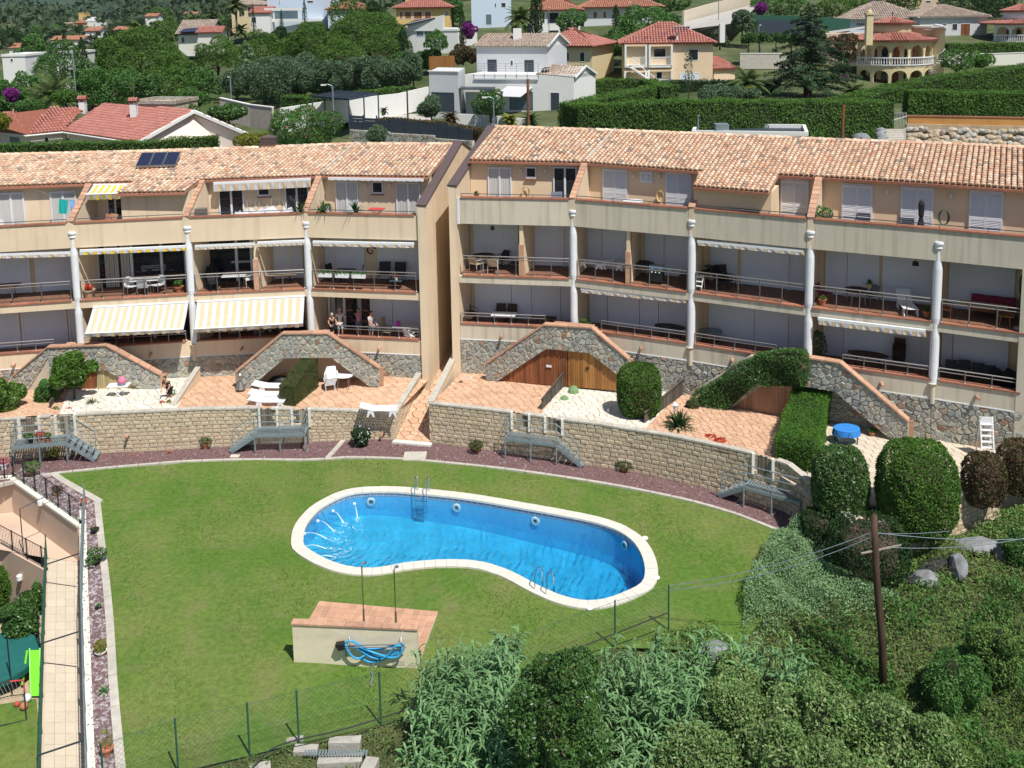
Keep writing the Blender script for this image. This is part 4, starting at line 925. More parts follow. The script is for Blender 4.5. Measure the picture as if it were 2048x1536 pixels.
for b,uu in((BAYS['D'],.015),(BAYS['F'],.01)):
    fm=MB();a=lerp(b.ev[0],b.ev[1],uu);c=lerp(b.rd[0],b.rd[1],uu);fm.bar(a+v3(0,0,.16),c+v3(0,0,.16),.09,.06);fm.build('roof_flashing',M['conc'],BL if b.Z is ZL else BR)
# gables
def gable(b,u,side,zs,R,zb):
    s=v3(*nrm(b.P1-b.P0),0)*side;th=.42
    q=[b.p(u,-.12,zb),b.p(u,-.12,zs[0]),b.p(u,DR,zs[1]),b.p(u,DR+2.9,zs[2]),b.p(u,DR+2.9,zb)]
    mb=MB();mb.prism([p+s*.02 for p in q],s*th);mb.build('gable_wall',M['cream'],R)
    cm=MB();k=[q[1],q[2],q[3]]
    for a,c in zip(k,k[1:]):
        a=a+s*(.02+th/2)+v3(0,0,.05);c=c+s*(.02+th/2)+v3(0,0,.05);d=nrm(c-a);cm.bar(a-d*.04,c+d*.03,th+.12,.1)
    cm.build('gable_flashing',M['brown'],R)
gable(BAYS['D'],1,1,(11.25,13.50,12.5),BL,-.2);gable(BAYS['E'],0,-1,(12.17,14.35,13.5),BR,-.2)
gable(BAYS['I'],1,1,(12.0,14.3,13.4),BR,0);gable(BAYS['A'],0,-1,(11.2,13.6,12.6),BL,0)
mb=MB();b=BAYS['I'];u=b.uz(2042,600,0)[0];b.hx(mb,u,1,-.02,DB,ZT,ZR['l3b']-.01);mb.build('end_wall',M['cream2'],BR)
mb=MB();b=BAYS['E'];b.hx(mb,.0,.014,-.12,-.04,ZR['l3b']+.0,ZR['l3t']);b.hx(mb,0,.012,.0,.2,0,0.01);mb.tube([b.p(.015,-.09,ZR['l3b']),b.p(.015,-.09,ZR['l3t']+.02)],.05,8);mb.build('downpipe',M['white'],BR)
# railings
for nme,b in BAYS.items():
    R=BL if b.Z is ZL else BR;railing(b,R,.04,.965,b.Z['l2'],1.05,6 if nme in 'EF' else 5)
    railing(b,R,.035 if nme!='I' else .0,.97 if nme!='H' else 1,b.Z['l3t'],.16,3,True)
def rl1(nm,x0,x1,n):
    b=BAYS[nm];R=BL if b.Z is ZL else BR;r=proj(b.p(.5,0,b.Z['l1']))[1];u0=b.uz(x0,r,0)[0];u1=b.uz(x1,r,0)[0]
    railing(b,R,u0,u1,b.Z['l1'],.55,n)
rl1('A',-40,108,4);rl1('B',160,372,6);rl1('C',398,560,4);rl1('D',676,838,4);rl1('E',922,1090,5);rl1('F',1202,1372,5);rl1('G',1388,1552,4);rl1('H',1684,1860,4);rl1('I',1876,2038,3)
def capl1(nm,x0,x1):
    b=BAYS[nm];R=BL if b.Z is ZL else BR;r=proj(b.p(.5,0,b.Z['l1']))[1];cap(b,R,max(.0,b.uz(x0,r,0)[0]),min(1.,b.uz(x1,r,0)[0]),b.Z['l1'])
for a in(('A',-120,150),('B',168,372),('C',390,600),('D',625,838),('E',922,1140),('F',1155,1376),('G',1388,1610),('H',1625,1866),('I',1876,2041)):capl1(*a)
# shutters: photo columns at the middle row of the storey
for nm,lv,row,rg in(('A',2,540,[(-90,60),(74,145)]),('A',1,640,[(-60,38),(46,134),(140,160)]),('C',2,525,[(538,580),(583,606)]),('D',2,520,[(637,671),(674,729),(758,811),(814,842)]),
    ('D',1,620,[(748,784),(788,840)]),('E',2,500,[(950,1004),(1007,1036),(1068,1128),(1132,1150)]),('E',1,600,[(952,1022),(1026,1062),(1066,1120),(1124,1150)]),
    ('F',2,515,[(1158,1171),(1174,1203),(1207,1251),(1293,1327),(1331,1376)]),('F',1,630,[(1182,1214),(1218,1278),(1282,1316),(1320,1378)]),
    ('G',2,545,[(1423,1474),(1484,1577),(1581,1612)]),('G',1,650,[(1420,1507),(1511,1576),(1580,1612)]),('H',2,570,[(1652,1692),(1696,1756),(1766,1866)]),
    ('H',1,690,[(1648,1685),(1689,1841),(1845,1862)]),('I',2,600,[(1898,1940),(1944,2026)]),('I',1,720,[(1884,1902),(1907,2014)])):
    b=BAYS[nm];shutters(b,BL if b.Z is ZL else BR,lv,rg,row)
def midwall(nm,px,row,lv=2):
    b=BAYS[nm];R=BL if b.Z is ZL else BR;z0,z1=LV[lv](b);u=b.uz(px,row,.1)[0];w=.1/b.W;mb=MB();b.hx(mb,u-w,u+w,.14,DB,z0-.004,z1);mb.build('partition_wall',M['cream'],R)
    mb=MB();b.hx(mb,u-w*1.3,u+w*1.3,.06,.139,z0+.02,z0+1.75);b.hx(mb,u-w*1.3,u+w*1.3,.30,.36,z0+1.75,z1);mb.build('partition_edge',M['cap2'],R)
midwall('E',1043,540);midwall('F',1256,560);midwall('C',513,560)
# doors and windows of the top floor
def opening(b,R,kind,x0,x1,yt,yb=None,d=DW,z0=None):
    xm=(x0+x1)/2;u0,zt=b.uz(x0,yt,d);u1,zt2=b.uz(x1,yt,d);zt=(zt+zt2)/2;zb=z0 if z0 is not None else LV[3](b)[0]if yb is None else b.uz(xm,yb,d)[1]
    W_=(u1-u0);f=.06/b.W;fm=MB();h=zt-zb
    if kind in('french','window','open'):
        b.hx(fm,u0,u1,d-.09,d-.01,zt-.09,zt);b.hx(fm,u0,u0+f,d-.09,d-.01,zb,zt-.09);b.hx(fm,u1-f,u1,d-.09,d-.01,zb,zt-.09);b.hx(fm,u0+f,u1-f,d-.09,d-.01,zb,zb+.09)
        um=(u0+u1)/2
        if kind!='window':b.hx(fm,um-f*.8,um+f*.8,d-.10,d-.01,zb+.09,zt-.09)
        o=fm.build('window' if kind=='window' else 'glazed_door',M['frame'],R)
        gl=[(u0+f,um-f*.8),(um+f*.8,u1-f)]if kind!='window' else[(u0+f,u1-f)]
        for a,c in gl:
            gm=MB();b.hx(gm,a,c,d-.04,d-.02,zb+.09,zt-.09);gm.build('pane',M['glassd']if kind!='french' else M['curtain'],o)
            if kind=='french':
                for q in range(4):
                    cm=MB();uu=lerp(a,c,(q+.3)/4);b.hx(cm,uu,uu+.3*(c-a)/4,d-.055,d-.041,zb+.09,zt-.1);cm.build('curtain_fold',M['cloth_w'],o)
        if kind=='window':
            sm=MB();b.hx(sm,u0-f*.6,u1+f*.6,d-.14,d+.0,zb-.08,zb-.002);sm.build('sill',M['cap'],o)
    elif kind=='shut':
        b.hx(fm,u0,u1,d-.07,d-.01,zt-.06,zt);b.hx(fm,u0,u0+f*.6,d-.07,d-.01,zb,zt-.06);b.hx(fm,u1-f*.6,u1,d-.07,d-.01,zb,zt-.06);o=fm.build('louvred_shutter',M['frame'],R)
        um=(u0+u1)/2
        for a,c in((u0+f*.7,um-f*.1),(um+f*.1,u1-f*.7)):
            lm=MB();b.hx(lm,a,c,d-.05,d-.03,zb+.02,zt-.07);g=f*.9
            b.hx(lm,a,a+g,d-.09,d-.051,zb+.02,zt-.07);b.hx(lm,c-g,c,d-.09,d-.051,zb+.02,zt-.07)
            for za,zc in((zb+.02,zb+.16),(zb+h*.40,zb+h*.46),(zt-.2,zt-.07)):b.hx(lm,a+g,c-g,d-.09,d-.051,za,zc)
            n=max(6,int(h/.085))
            for k in range(n):
                zz=lerp(zb+.18,zt-.24,k/(n-1))
                if abs(zz-(zb+h*.42))<.07:continue
                lm.hexa([b.p(a+g,d-.088,zz),b.p(c-g,d-.088,zz),b.p(c-g,d-.051,zz+.035),b.p(a+g,d-.051,zz+.035),b.p(a+g,d-.088,zz+.012),b.p(c-g,d-.088,zz+.012),b.p(c-g,d-.051,zz+.05),b.p(a+g,d-.051,zz+.05)])
            lm.build('shutter_leaf',M['frame'],o)
    return(u0,u1,zb,zt)
A_,B_,C_,D_,E_,F__,G_,H_,I_=[BAYS[k]for k in 'ABCDEFGHI']
opening(A_,BL,'french',-5,48,385);opening(A_,BL,'french',100,152,382)
opening(B_,BL,'open',214,247,386)
opening(C_,BL,'open',437,487,371);opening(C_,BL,'window',516,540,372,392);opening(C_,BL,'open',570,617,368)
opening(D_,BL,'french',671,716,362);opening(D_,BL,'window',744,766,362,387);opening(D_,BL,'french',792,840,364)
opening(E_,BR,'french',976,1023,334);opening(E_,BR,'window',1052,1073,333,356);opening(E_,BR,'open',1107,1154,333)
opening(F__,BR,'shut',1205,1255,335);opening(F__,BR,'shut',1281,1306,340,366);opening(F__,BR,'shut',1331,1384,342)
opening(G_,BR,'shut',1562,1619,358);opening(H_,BR,'shut',1684,1747,367);opening(H_,BR,'shut',1802,1869,371);opening(I_,BR,'shut',1939,2009,378)
# open lower rooms: near-black panes stand for the unlit interior, with frames and curtains
def dark_opening(b,R,lv,x0,x1,row,frames=(),curt=()):
    z0,z1=LV[lv](b);u0=b.uz(x0,row,DB)[0];u1=b.uz(x1,row,DB)[0]
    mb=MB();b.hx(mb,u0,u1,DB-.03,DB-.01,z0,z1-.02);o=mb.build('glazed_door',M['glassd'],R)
    for x in frames:
        u=b.uz(x,row,DB)[0];fm=MB();b.hx(fm,u-.011,u+.011,DB-.12,DB-.031,z0,z1-.02);fm.build('frame',M['frame'],o)
    for xa,xb in curt:
        ua,ub=b.uz(xa,row,DB)[0],b.uz(xb,row,DB)[0];n=6;cm=MB()
        for k in range(n):b.hx(cm,lerp(ua,ub,k/n),lerp(ua,ub,(k+.75)/n),DB-.07-.02*(k%2),DB-.05,z0+.02,z1-.04)
        cm.build('curtain',M['curtain'],o)
dark_opening(B_,BL,2,195,374,540,(197,266,326,374),((212,240),(244,262)))
dark_opening(C_,BL,2,411,508,540,(413,476,506));dark_opening(B_,BL,1,170,380,640,(240,310));dark_opening(C_,BL,1,395,610,640,(470,540))
dark_opening(D_,BL,1,656,744,620,(660,690,744),((664,672),(716,724)))
# awnings
def awning(b,R,A,Bq,Cq,Dq,nst,mats,val=.28,out=-1.3,name='awning',dtop=-.06):
    "A,B top edge on the wall; D,C front edge; striped cloth"
    ft=b.wall(dtop);ff=b.wall(out);a=ft.at(*A);b_=ft.at(*Bq);c=ff.at(*Cq);d=ff.at(*Dq)
    mb=MB()
    for k in range(nst):
        u0,u1=k/nst,(k+1)/nst;p=[lerp(a,b_,u0),lerp(a,b_,u1),lerp(d,c,u1),lerp(d,c,u0)];mid0=lerp(p[0],p[3],.5)-v3(0,0,.05);mid1=lerp(p[1],p[2],.5)-v3(0,0,.05)
        mb.add([p[0],p[1],mid1,mid0,p[2],p[3]],[(0,1,2,3),(3,2,4,5)],k%2)
        w=.05*math.sin(k*1.7);vz=v3(0,0,-val-(.03 if k%2 else 0));bk=v3(0,.04+w*.5,0);e=v3(0,-.03,-.02)
        mb.add([p[3]+e,p[2]+e,p[2]+vz+bk,p[3]+vz+bk],[(0,1,2,3)],k%2)
    o=mb.build(name,mats,R)
    bm=MB();bm.tube([d,c],.045,6);bm.tube([a,b_],.07,6)
    for q in(.12,.88):bm.tube([lerp(a,b_,q)-v3(0,0,.1),lerp(d,c,q)*.5+lerp(a,b_,q)*.5-v3(-.25,0,.15),lerp(d,c,q)-v3(0,0,.04)],.02,5)
    bm.build('awning_bar',M['white'],o);return o
yc=[M['cloth_w'],M['cloth_y']];cc_=[M['cloth_w'],M['cloth_c']]
awning(B_,BL,(187,370),(271,369),(262,386),(172,389),14,yc,.3,DE-1.15,dtop=DE-.06)
awning(B_,BL,(186,615),(377,604.5),(367,658),(170,667),27,cc_,.2,-1.5)
awning(C_,BL,(394,604),(609,592.5),(606,646),(388,658),27,cc_,.2,-1.5)
def rolled(b,R,x0,x1,y0,y1,h0,h1,mats,d=-.12,nst=24,hv=.15):
    f=b.wall(d);a=f.at(x0,y0);c=f.at(x1,y1);mb=MB();mb.bar(a,c,.16,.13);o=mb.build('rolled_awning',M['white'],R);vm=MB()
    for k in range(nst):
        p,q=lerp(a,c,(k+.02)/nst),lerp(a,c,(k+.98)/nst);e=v3(0,-.09,-.05);w=v3(0,.03*math.sin(k*2.1),0)
        vm.quad(p+e,q+e,q+e+v3(0,0,-hv)+w,p+e+v3(0,0,-hv)-w,k%2)
    vm.build('valance',mats,o)
gs=[M['cloth_w'],M['cloth_g2']]if 'cloth_g2' in M else cc_
rolled(A_,BL,-80,142,511,505,0,0,cc_,d=.12);rolled(B_,BL,160,371,502,493,0,0,yc);rolled(C_,BL,390,510,492,487,0,0,cc_,d=.12);rolled(C_,BL,515,609,486,482,0,0,cc_)
rolled(D_,BL,626,828,484,488,0,0,cc_);rolled(G_,BR,1395,1608,482,502,0,0,cc_,d=.1);rolled(F__,BR,1162,1371,577,598,0,0,cc_,d=.1);rolled(H_,BR,1636,1851,637,662,0,0,cc_,hv=.22)
rolled(C_,BL,427,622,367,358,0,0,cc_,d=DE-.12,hv=.4);rolled(D_,BL,657,847,357,360,0,0,cc_,d=DE-.1,hv=.03)
# solar collectors, chimney hood, wall lamps
pl=lambda b,x,y,l=.0:plane_pt(b.ev[0],b.ev[1],b.rd[0],x,y,l)
q=[pl(B_,270,333,.25),pl(B_,352,330,.25),pl(B_,362,303,.55),pl(B_,283,305,.55)]
for k in range(3):
    a,b1,c,d=lerp(q[0],q[1],(k+.02)/3),lerp(q[0],q[1],(k+.98)/3),lerp(q[3],q[2],(k+.98)/3),lerp(q[3],q[2],(k+.02)/3);n=nrm(np.cross(b1-a,d-a))
    fm=MB();fm.hexa([a-n*.1,b1-n*.1,c-n*.1,d-n*.1,a,b1,c,d]);o=fm.build('solar_collector',M['steel'],BL)
    for s in range(7):
        gm=MB();i0,i1=.05+.9*s/7,.05+.9*(s+.88)/7;P=lambda u,v:lerp(lerp(a,b1,u),lerp(d,c,u),v)+n*.012
        gm.hexa([P(i0,.05)-n*.01,P(i1,.05)-n*.01,P(i1,.95)-n*.01,P(i0,.95)-n*.01,P(i0,.05),P(i1,.05),P(i1,.95),P(i0,.95)]);gm.build('absorber_strip',M['solar'],o)
ch=lerp(C_.rd[0],C_.rd[1],.22);mb=MB();x,y,z=ch;mb.box(x-.42,x+.42,y-.3,y+.3,z-.2,z+.18);o=mb.build('chimney',M['cap2'],BL)
mb=MB()
for k in range(5):mb.box(x-.46,x+.46,y-.34,y+.34,z+.2+.09*k,z+.26+.09*k)
mb.box(x-.38,x+.38,y-.26,y+.26,z+.18,z+.66);mb.add([(x-.48,y-.36,z+.66),(x+.48,y-.36,z+.66),(x+.48,y+.36,z+.66),(x-.48,y+.36,z+.66),(x,y,z+.82)],[(0,1,4),(1,2,4),(2,3,4),(3,0,4),(3,2,1,0)])
mb.build('chimney_hood',M['brown'],o)
for b,x,y in((H_,1774,383),(H_,1902,391),(F__,1268,352),(F__,1319,352),(E_,1041,342),(E_,1090,342),(D_,729,370),(D_,779,370)):
    mb=MB();c=b.wall(DW-.1).at(x,y);mb.lathe([(.05,-.13),(.09,-.1),(.09,.08),(.03,.14)],8,c);mb.build('wall_lamp',M['offwhite'],BL if b.Z is ZL else BR)
for b,x,y in((A_,30,729),(B_,303,708),(C_,485,697),(D_,759,695),(E_,1003,672),(F__,1282,696),(G_,1464,720),(H_,1762,767),(I_,1952,793)):
    mb=MB();c=b.wall(0).at(x,y-2);mb.tube([c,c+v3(-.02,-.32,-.05)],.07,8);mb.build('drain_spout',M['cap2'],BL if b.Z is ZL else BR)
# ------------------------------------------------------------------ terraces, stone arches, dividers
def wallstone(name,R,face,convs,size,gap=.035,th=.05,limit=300,out=0.,aspect=1.35):
    lay(cells(convs,size,aspect,.42,gap),lambda u,v,o:face.pt(u,v,out+o),th,name,M['stonec'],R,limit,.18,.12)
for nme,b in BAYS.items():         # stone band under each bay
    if nme=='A':u0=.35*b.W
    else:u0=0
    R=BL if b.Z is ZL else BR;f=b.face;z0=1.2;mb=MB();b.hx(mb,0,1,.03,.3,.8,b.Z['st']-.05);mb.build('stone_backing',M['joint'],R)
    lay(cells([[(u0,z0),(b.W,z0),(b.W,b.Z['st']-.06),(u0,b.Z['st']-.06)]],.26,1.4,.42,.035),lambda u,v,o,b=b:b.p(u/b.W,.03-o,v),.05,'stone',M['stonec'],R,60,.18,.12)
def garden(name,corners,mt,jt,size,aspect,jit,gap,limit=160,th=.02,label=None):
    c=[v3(*q)for q in corners];W_=(np.linalg.norm(c[1]-c[0])+np.linalg.norm(c[2]-c[3]))/2;L_=(np.linalg.norm(c[3]-c[0])+np.linalg.norm(c[2]-c[1]))/2
    r=root(name,lerp(c[0],c[2],.5),None,None,kind='structure');P=lambda u,v,o:lerp(lerp(c[0],c[1],u/W_),lerp(c[3],c[2],u/W_),v/L_)+v3(0,0,o)
    mb=MB();K=8
    for i in range(K):
        for j in range(K):mb.quad(*[P(W_*(i+a)/K,L_*(j+b)/K,-.004)for a,b in((0,0),(1,0),(1,1),(0,1))])
    mb.build('bed',M[jt],r)
    lay(cells([[(0,0),(W_,0),(W_,L_),(0,L_)]],size,aspect,jit,gap),P,th,'x',M[mt],r,limit,.04,0,'paving_stone');return P,W_,L_
def fw(px,wall='L',dz=-.05,back=.2):
    at,s_,H=(atL,sL,HL)if wall=='L' else(atR,sR,HR);us=np.linspace(0,s_[-1],900);k=min(us,key=lambda u:abs(proj((*at(u),1.5))[0]-px));q=at(k);return v3(q[0]+.03,q[1]+back,H(k)+dz)
g1=garden('terrace_paving',[fw(-150),fw(116),G(150,745,1.6),G(-170,760,1.6)],'pave','pavejoint',.34,1.5,.2,.03,90)
g2=garden('terrace_paving',[fw(116),fw(350),G(402,735,1.6),G(150,745,1.6)],'wpave','wjoint',.42,1.2,.42,.03,120)
g3=garden('terrace_paving',[fw(350),fw(791),G(866,750,1.6),G(402,735,1.6)],'pave','pavejoint',.34,1.7,.18,.03,260)
g4=garden('terrace_paving',[fw(862,'R',-.15),fw(1078,'R',-.15),G(1140,752,1.6),G(925,744,1.6)],'pave','pavejoint',.34,1.5,.2,.03,160)
g5=garden('terrace_paving',[fw(1078,'R',-.15),fw(1286,'R',-.15),G(1385,760,1.6),G(1140,752,1.6)],'wpave','wjoint',.36,1.2,.42,.03,170)
g6=garden('terrace_paving',[fw(1286,'R',-.15),fw(1570,'R',-.25),G(1650,800,1.6),G(1385,760,1.6)],'pave','pavejoint',.32,1.3,.3,.035,220)
_we=G(2100,995,.5);_q=[fw(1548,'R',0)*v3(1,1,0)+v3(0,0,1.6),_w0+v3(.1,.3,1.6),_we*v3(1,1,0)+v3(.1,.35,1.6),G(2200,850,1.6),G(1645,792,1.6)]
r7=root('terrace_paving',_q[0],kind='structure');mb=MB();mb.prism([q*v3(1,1,0)+v3(0,0,1.45)for q in _q],(0,0,.15));mb.build('bed',M['wjoint'],r7)
lay(cells([[(p[0],p[1])for p in _q]],.45,1.,.02,.015),lambda u,v,o:v3(u,v,1.615+o),.02,'x',M['bpave'],r7,260,.03,0,'paving_stone')
def arch(label,base0,base1,outer,convs,R=None,zside=1.6,fills=()):
    "stone faced stair wall; all photo points lie on its plane"
    f=Face(G(*base0,zside),G(*base1,zside));r=root('stone_stair_wall',f.pt(1,zside),label,'stair wall','stone stair walls')
    cv=[[f.uz(*p)for p in c]for c in convs]
    for c in cv:mb=MB();mb.prism([f.pt(u,z,-.02)for u,z in c],(*(-f.n*.26),0));mb.build('wall_core',M['joint'],r)
    lay(cells(cv,.26,1.25,.42,.035),lambda u,v,o:f.pt(u,v,-.02+o),.05,'stone',M['stonec'],r,260,.18,.12)
    pts=[f.uz(*p)for p in outer]
    for a,b in zip(pts,pts[1:]):
        l=math.hypot(b[0]-a[0],b[1]-a[1]);k=max(1,int(l/.6));cm=MB()
        for i in range(k):
            A,Bq=[f.pt(lerp(a[0],b[0],t),lerp(a[1],b[1],t),-.12)for t in((i+.015)/k,(i+.985)/k)];cm.bar(A,Bq,.42,.07,up=(*f.n,0)if 0 else(0,0,1))if abs(b[0]-a[0])>.1 else cm.bar(A,Bq,.1,.42,up=(*f.d,0))
        cm.build('coping',M['cap2'],r)
    return f,r
def stairs(f,r,flights,z1,depth=1.1):
    "steps behind the wall, each flight (u_top, z_top, u_bottom, z_bottom)"
    for ut,zt_,ub,zb_ in flights:
        n=8
        for k in range(n):
            mb=MB();u0,u1=lerp(ut,ub,k/n),lerp(ut,ub,(k+1)/n);z=lerp(zt_,zb_,(k+.5)/n)-.25;f.hexa(mb,min(u0,u1)+.003,max(u0,u1)-.003,z-.5,z,-.29,-depth);mb.build('step',M['cap2'],r)
def planks(f,r,poly,mt,out=-.16,w=.13,name='plank',holes=()):
    pu=[f.uz(*p)for p in poly];us=[p[0]for p in pu];u=min(us)
    while u<max(us):
        c=clipconv([(u+.006,-5),(u+w-.006,-5),(u+w-.006,20),(u+.006,20)],pu)
        if len(c)>=3:mb=MB();o=random.uniform(0,.012);mb.prism([f.pt(a,z,out+o)for a,z in c],(*(-f.n*.03),0));mb.build(name,M[mt],r)
        u+=w
# arch between the first two bays, far left
fA,rA=arch('stone faced stair wall at the left end with plank doors behind the lemon trees',(30,790),(321,787),[(25,752),(95,694),(212,690),(321,749),(321,786)],
    [[(30,822),(25,752),(95,694),(100,756),(40,806)],[(95,694),(190,741),(100,756)],[(95,694),(212,690),(212,741),(190,741)],[(212,690),(321,749),(321,788),(303,792),(212,741)]])
planks(fA,rA,[(35,815),(100,756),(189,742),(189,815)],'redwood');planks(fA,rA,[(191,800),(191,742),(212,742),(300,792)],'palewood')
fD,rD=arch('grey stone faced stair wall over dark alcoves behind the tall clipped hedge',(472,783),(757,773),[(470,745),(565,667),(655,666),(759,736),(759,774)],
    [[(472,782),(470,745),(565,667),(569,717),(495,780)],[(565,667),(655,666),(663,716),(569,717)],[(655,666),(759,736),(758,773),(738,773),(663,716)]])
mb=MB();q=[fD.uz(*p)for p in((491,779),(569,717),(663,716),(740,773))];mb.prism([fD.pt(u,z,-1.3)for u,z in q],(0,.05,0));mb.build('alcove_back',M['peach'],rD)
fE,rE=arch('stone faced stair wall with orange plank doors behind the round photinia tree',(972,765),(1255,797),[(972,727),(1088,649),(1183,655),(1257,718),(1257,797)],
    [[(972,765),(972,727),(1088,649),(1092,698),(993,764)],[(1088,649),(1183,655),(1178,706),(1092,698)],[(1183,655),(1257,718),(1238,752),(1178,706)],[(1257,718),(1257,797),(1238,795),(1238,752)]])
planks(fE,rE,[(995,764),(1092,699),(1133,702),(1133,775)],'redwood');planks(fE,rE,[(1135,775),(1135,702),(1178,706),(1236,751),(1236,784)],'wood')
mb=MB();fE.hexa(mb,fE.uz(1093,730)[0]-.05,fE.uz(1100,730)[0]+.05,fE.uz(1095,736)[1],fE.uz(1095,732)[1],-.1,-.14);mb.build('door_handle',M['white'],rE);mb=MB();u=fE.uz(1174,738)[0];fE.hexa(mb,u-.08,u+.06,fE.uz(1174,741)[1],fE.uz(1174,736)[1],-.1,-.14);mb.build('door_handle',M['black'],rE)
fG,rG=arch('weathered stone faced stair wall half hidden by ivy with faded plank doors',(1400,812),(1817,889),[(1590,711),(1680,725),(1817,842),(1817,889)],
    [[(1400,812),(1400,775),(1500,712),(1535,765),(1455,822)],[(1500,712),(1590,711),(1585,770),(1535,765)],[(1590,711),(1680,725),(1668,783),(1585,770)],[(1680,725),(1817,842),(1817,889),(1775,874),(1668,783)]])
planks(fG,rG,[(1455,824),(1535,765),(1585,770),(1570,842)],'pinkwood')
mb=MB();q=[fG.uz(*p)for p in((1600,845),(1600,770),(1668,783),(1775,875))];mb.prism([fG.pt(u,z,-1.0)for u,z in q],(0,.05,0));mb.build('alcove_back',M['dark'],rG)  # back wall coloured near-black for the shade inside the alcove
for f,r,t,l,rr in((fA,rA,(150,692),(45,745),(300,745)),(fD,rD,(610,668),(490,745),(740,735)),(fE,rE,(1135,652),(990,722),(1250,720)),(fG,rG,(1600,715),(1420,775),(1800,845))):
    ut,zt_=f.uz(*t);ul,zl=f.uz(*l);ur,zr=f.uz(*rr);mb=MB();f.hexa(mb,ut-1.1,ut+1.1,zt_-1.4,zt_-.3,-.29,-1.5);mb.build('landing',M['cap2'],r);stairs(f,r,[(ut-1.1,zt_,ul+.3,zl),(ut+1.1,zt_,ur-.3,zr)],zt_,1.3)
mb=MB()
for b,u in((BAYS['B'],0),(BAYS['D'],0),(BAYS['F'],0),(BAYS['H'],0)):
    mb=MB();a=b.p(u,.2,b.Z['l1']+.05);mb.bar(a,b.p(u,-1.0,b.Z['l1']+.02),.3,.1);mb.build('coping',M['cap2'],BL if b.Z is ZL else BR)
# dividers between the gardens
def fencing(name,label,A,Bq,h,n,mt='greywood',hB=None,raised=None):
    A=v3(*A);Bq=v3(*Bq);r=root(name,A,label,'fence');hB=hB or h
    for k in range(n):
        p,q=lerp(A,Bq,(k+.08)/n),lerp(A,Bq,(k+.92)/n);hh=lerp(h,hB,k/n)+random.uniform(-.03,.03);mb=MB();mb.prism([p,q,q+v3(0,0,hh),p+v3(0,0,hh)],(.03,.01,0));mb.build('plank',M[mt],r)
    mb=MB();mb.bar(A+v3(.02,-.03,h+.02),Bq+v3(.02,-.03,hB+.02),.09,.06);mb.build('top_rail',M['greywood'],r);return r
fencing('plank_fence','weathered grey plank fence between the terracotta and the white flagstone terrace',G(1083,829,1.75),G(1137,766,1.6),.75,34,hB=.95)
fencing('plank_fence','grey plank fence right of the round photinia tree',G(1288,856,1.75),G(1373,788,1.6),.75,40,hB=1.0)
fencing('plank_fence','short grey slanted plank fence beside the lemon tree',G(100,828,1.75),G(128,790,1.6),.6,14)
dv=MB();A=G(347,824,1.7);Bq=G(398,768,1.6);dv.hexa([A-v3(.11,0,.5),A+v3(.11,0,-.5),Bq+v3(.11,0,-.5),Bq-v3(.11,0,.5),A+v3(-.11,0,.35),A+v3(.11,0,.35),Bq+v3(.11,0,.95),Bq+v3(-.11,0,.95)]);tag(dv.build('garden_wall',M['cream']),'low cream plaster wall between the white terrace and the lounger terrace','wall')
cm=MB();cm.bar(A+v3(0,0,.37),Bq+v3(0,0,.97),.28,.05);c_=cm.build('coping',M['conc'],bpy.data.objects['garden_wall']);c_.location=(0,0,0)
# right end: block wall of the last garden
wr=[(1600,1092),(1650,1128),(1720,1150),(1810,1116),(1900,1078),(1980,1045),(2100,995)]
WRZ=[0,0,0,.0,.15,.3,.5]
blockwall('retaining_wall','pale block wall climbing to the right behind the scrub',[_w0]+[G(x,y,z)*v3(1,1,0)for(x,y),z in zip(wr[3:],WRZ[3:])],None,ztop=[1.75,1.8,1.95,2.15,2.5],zs=[-.2,0,.15,.3,.5],limit=110)
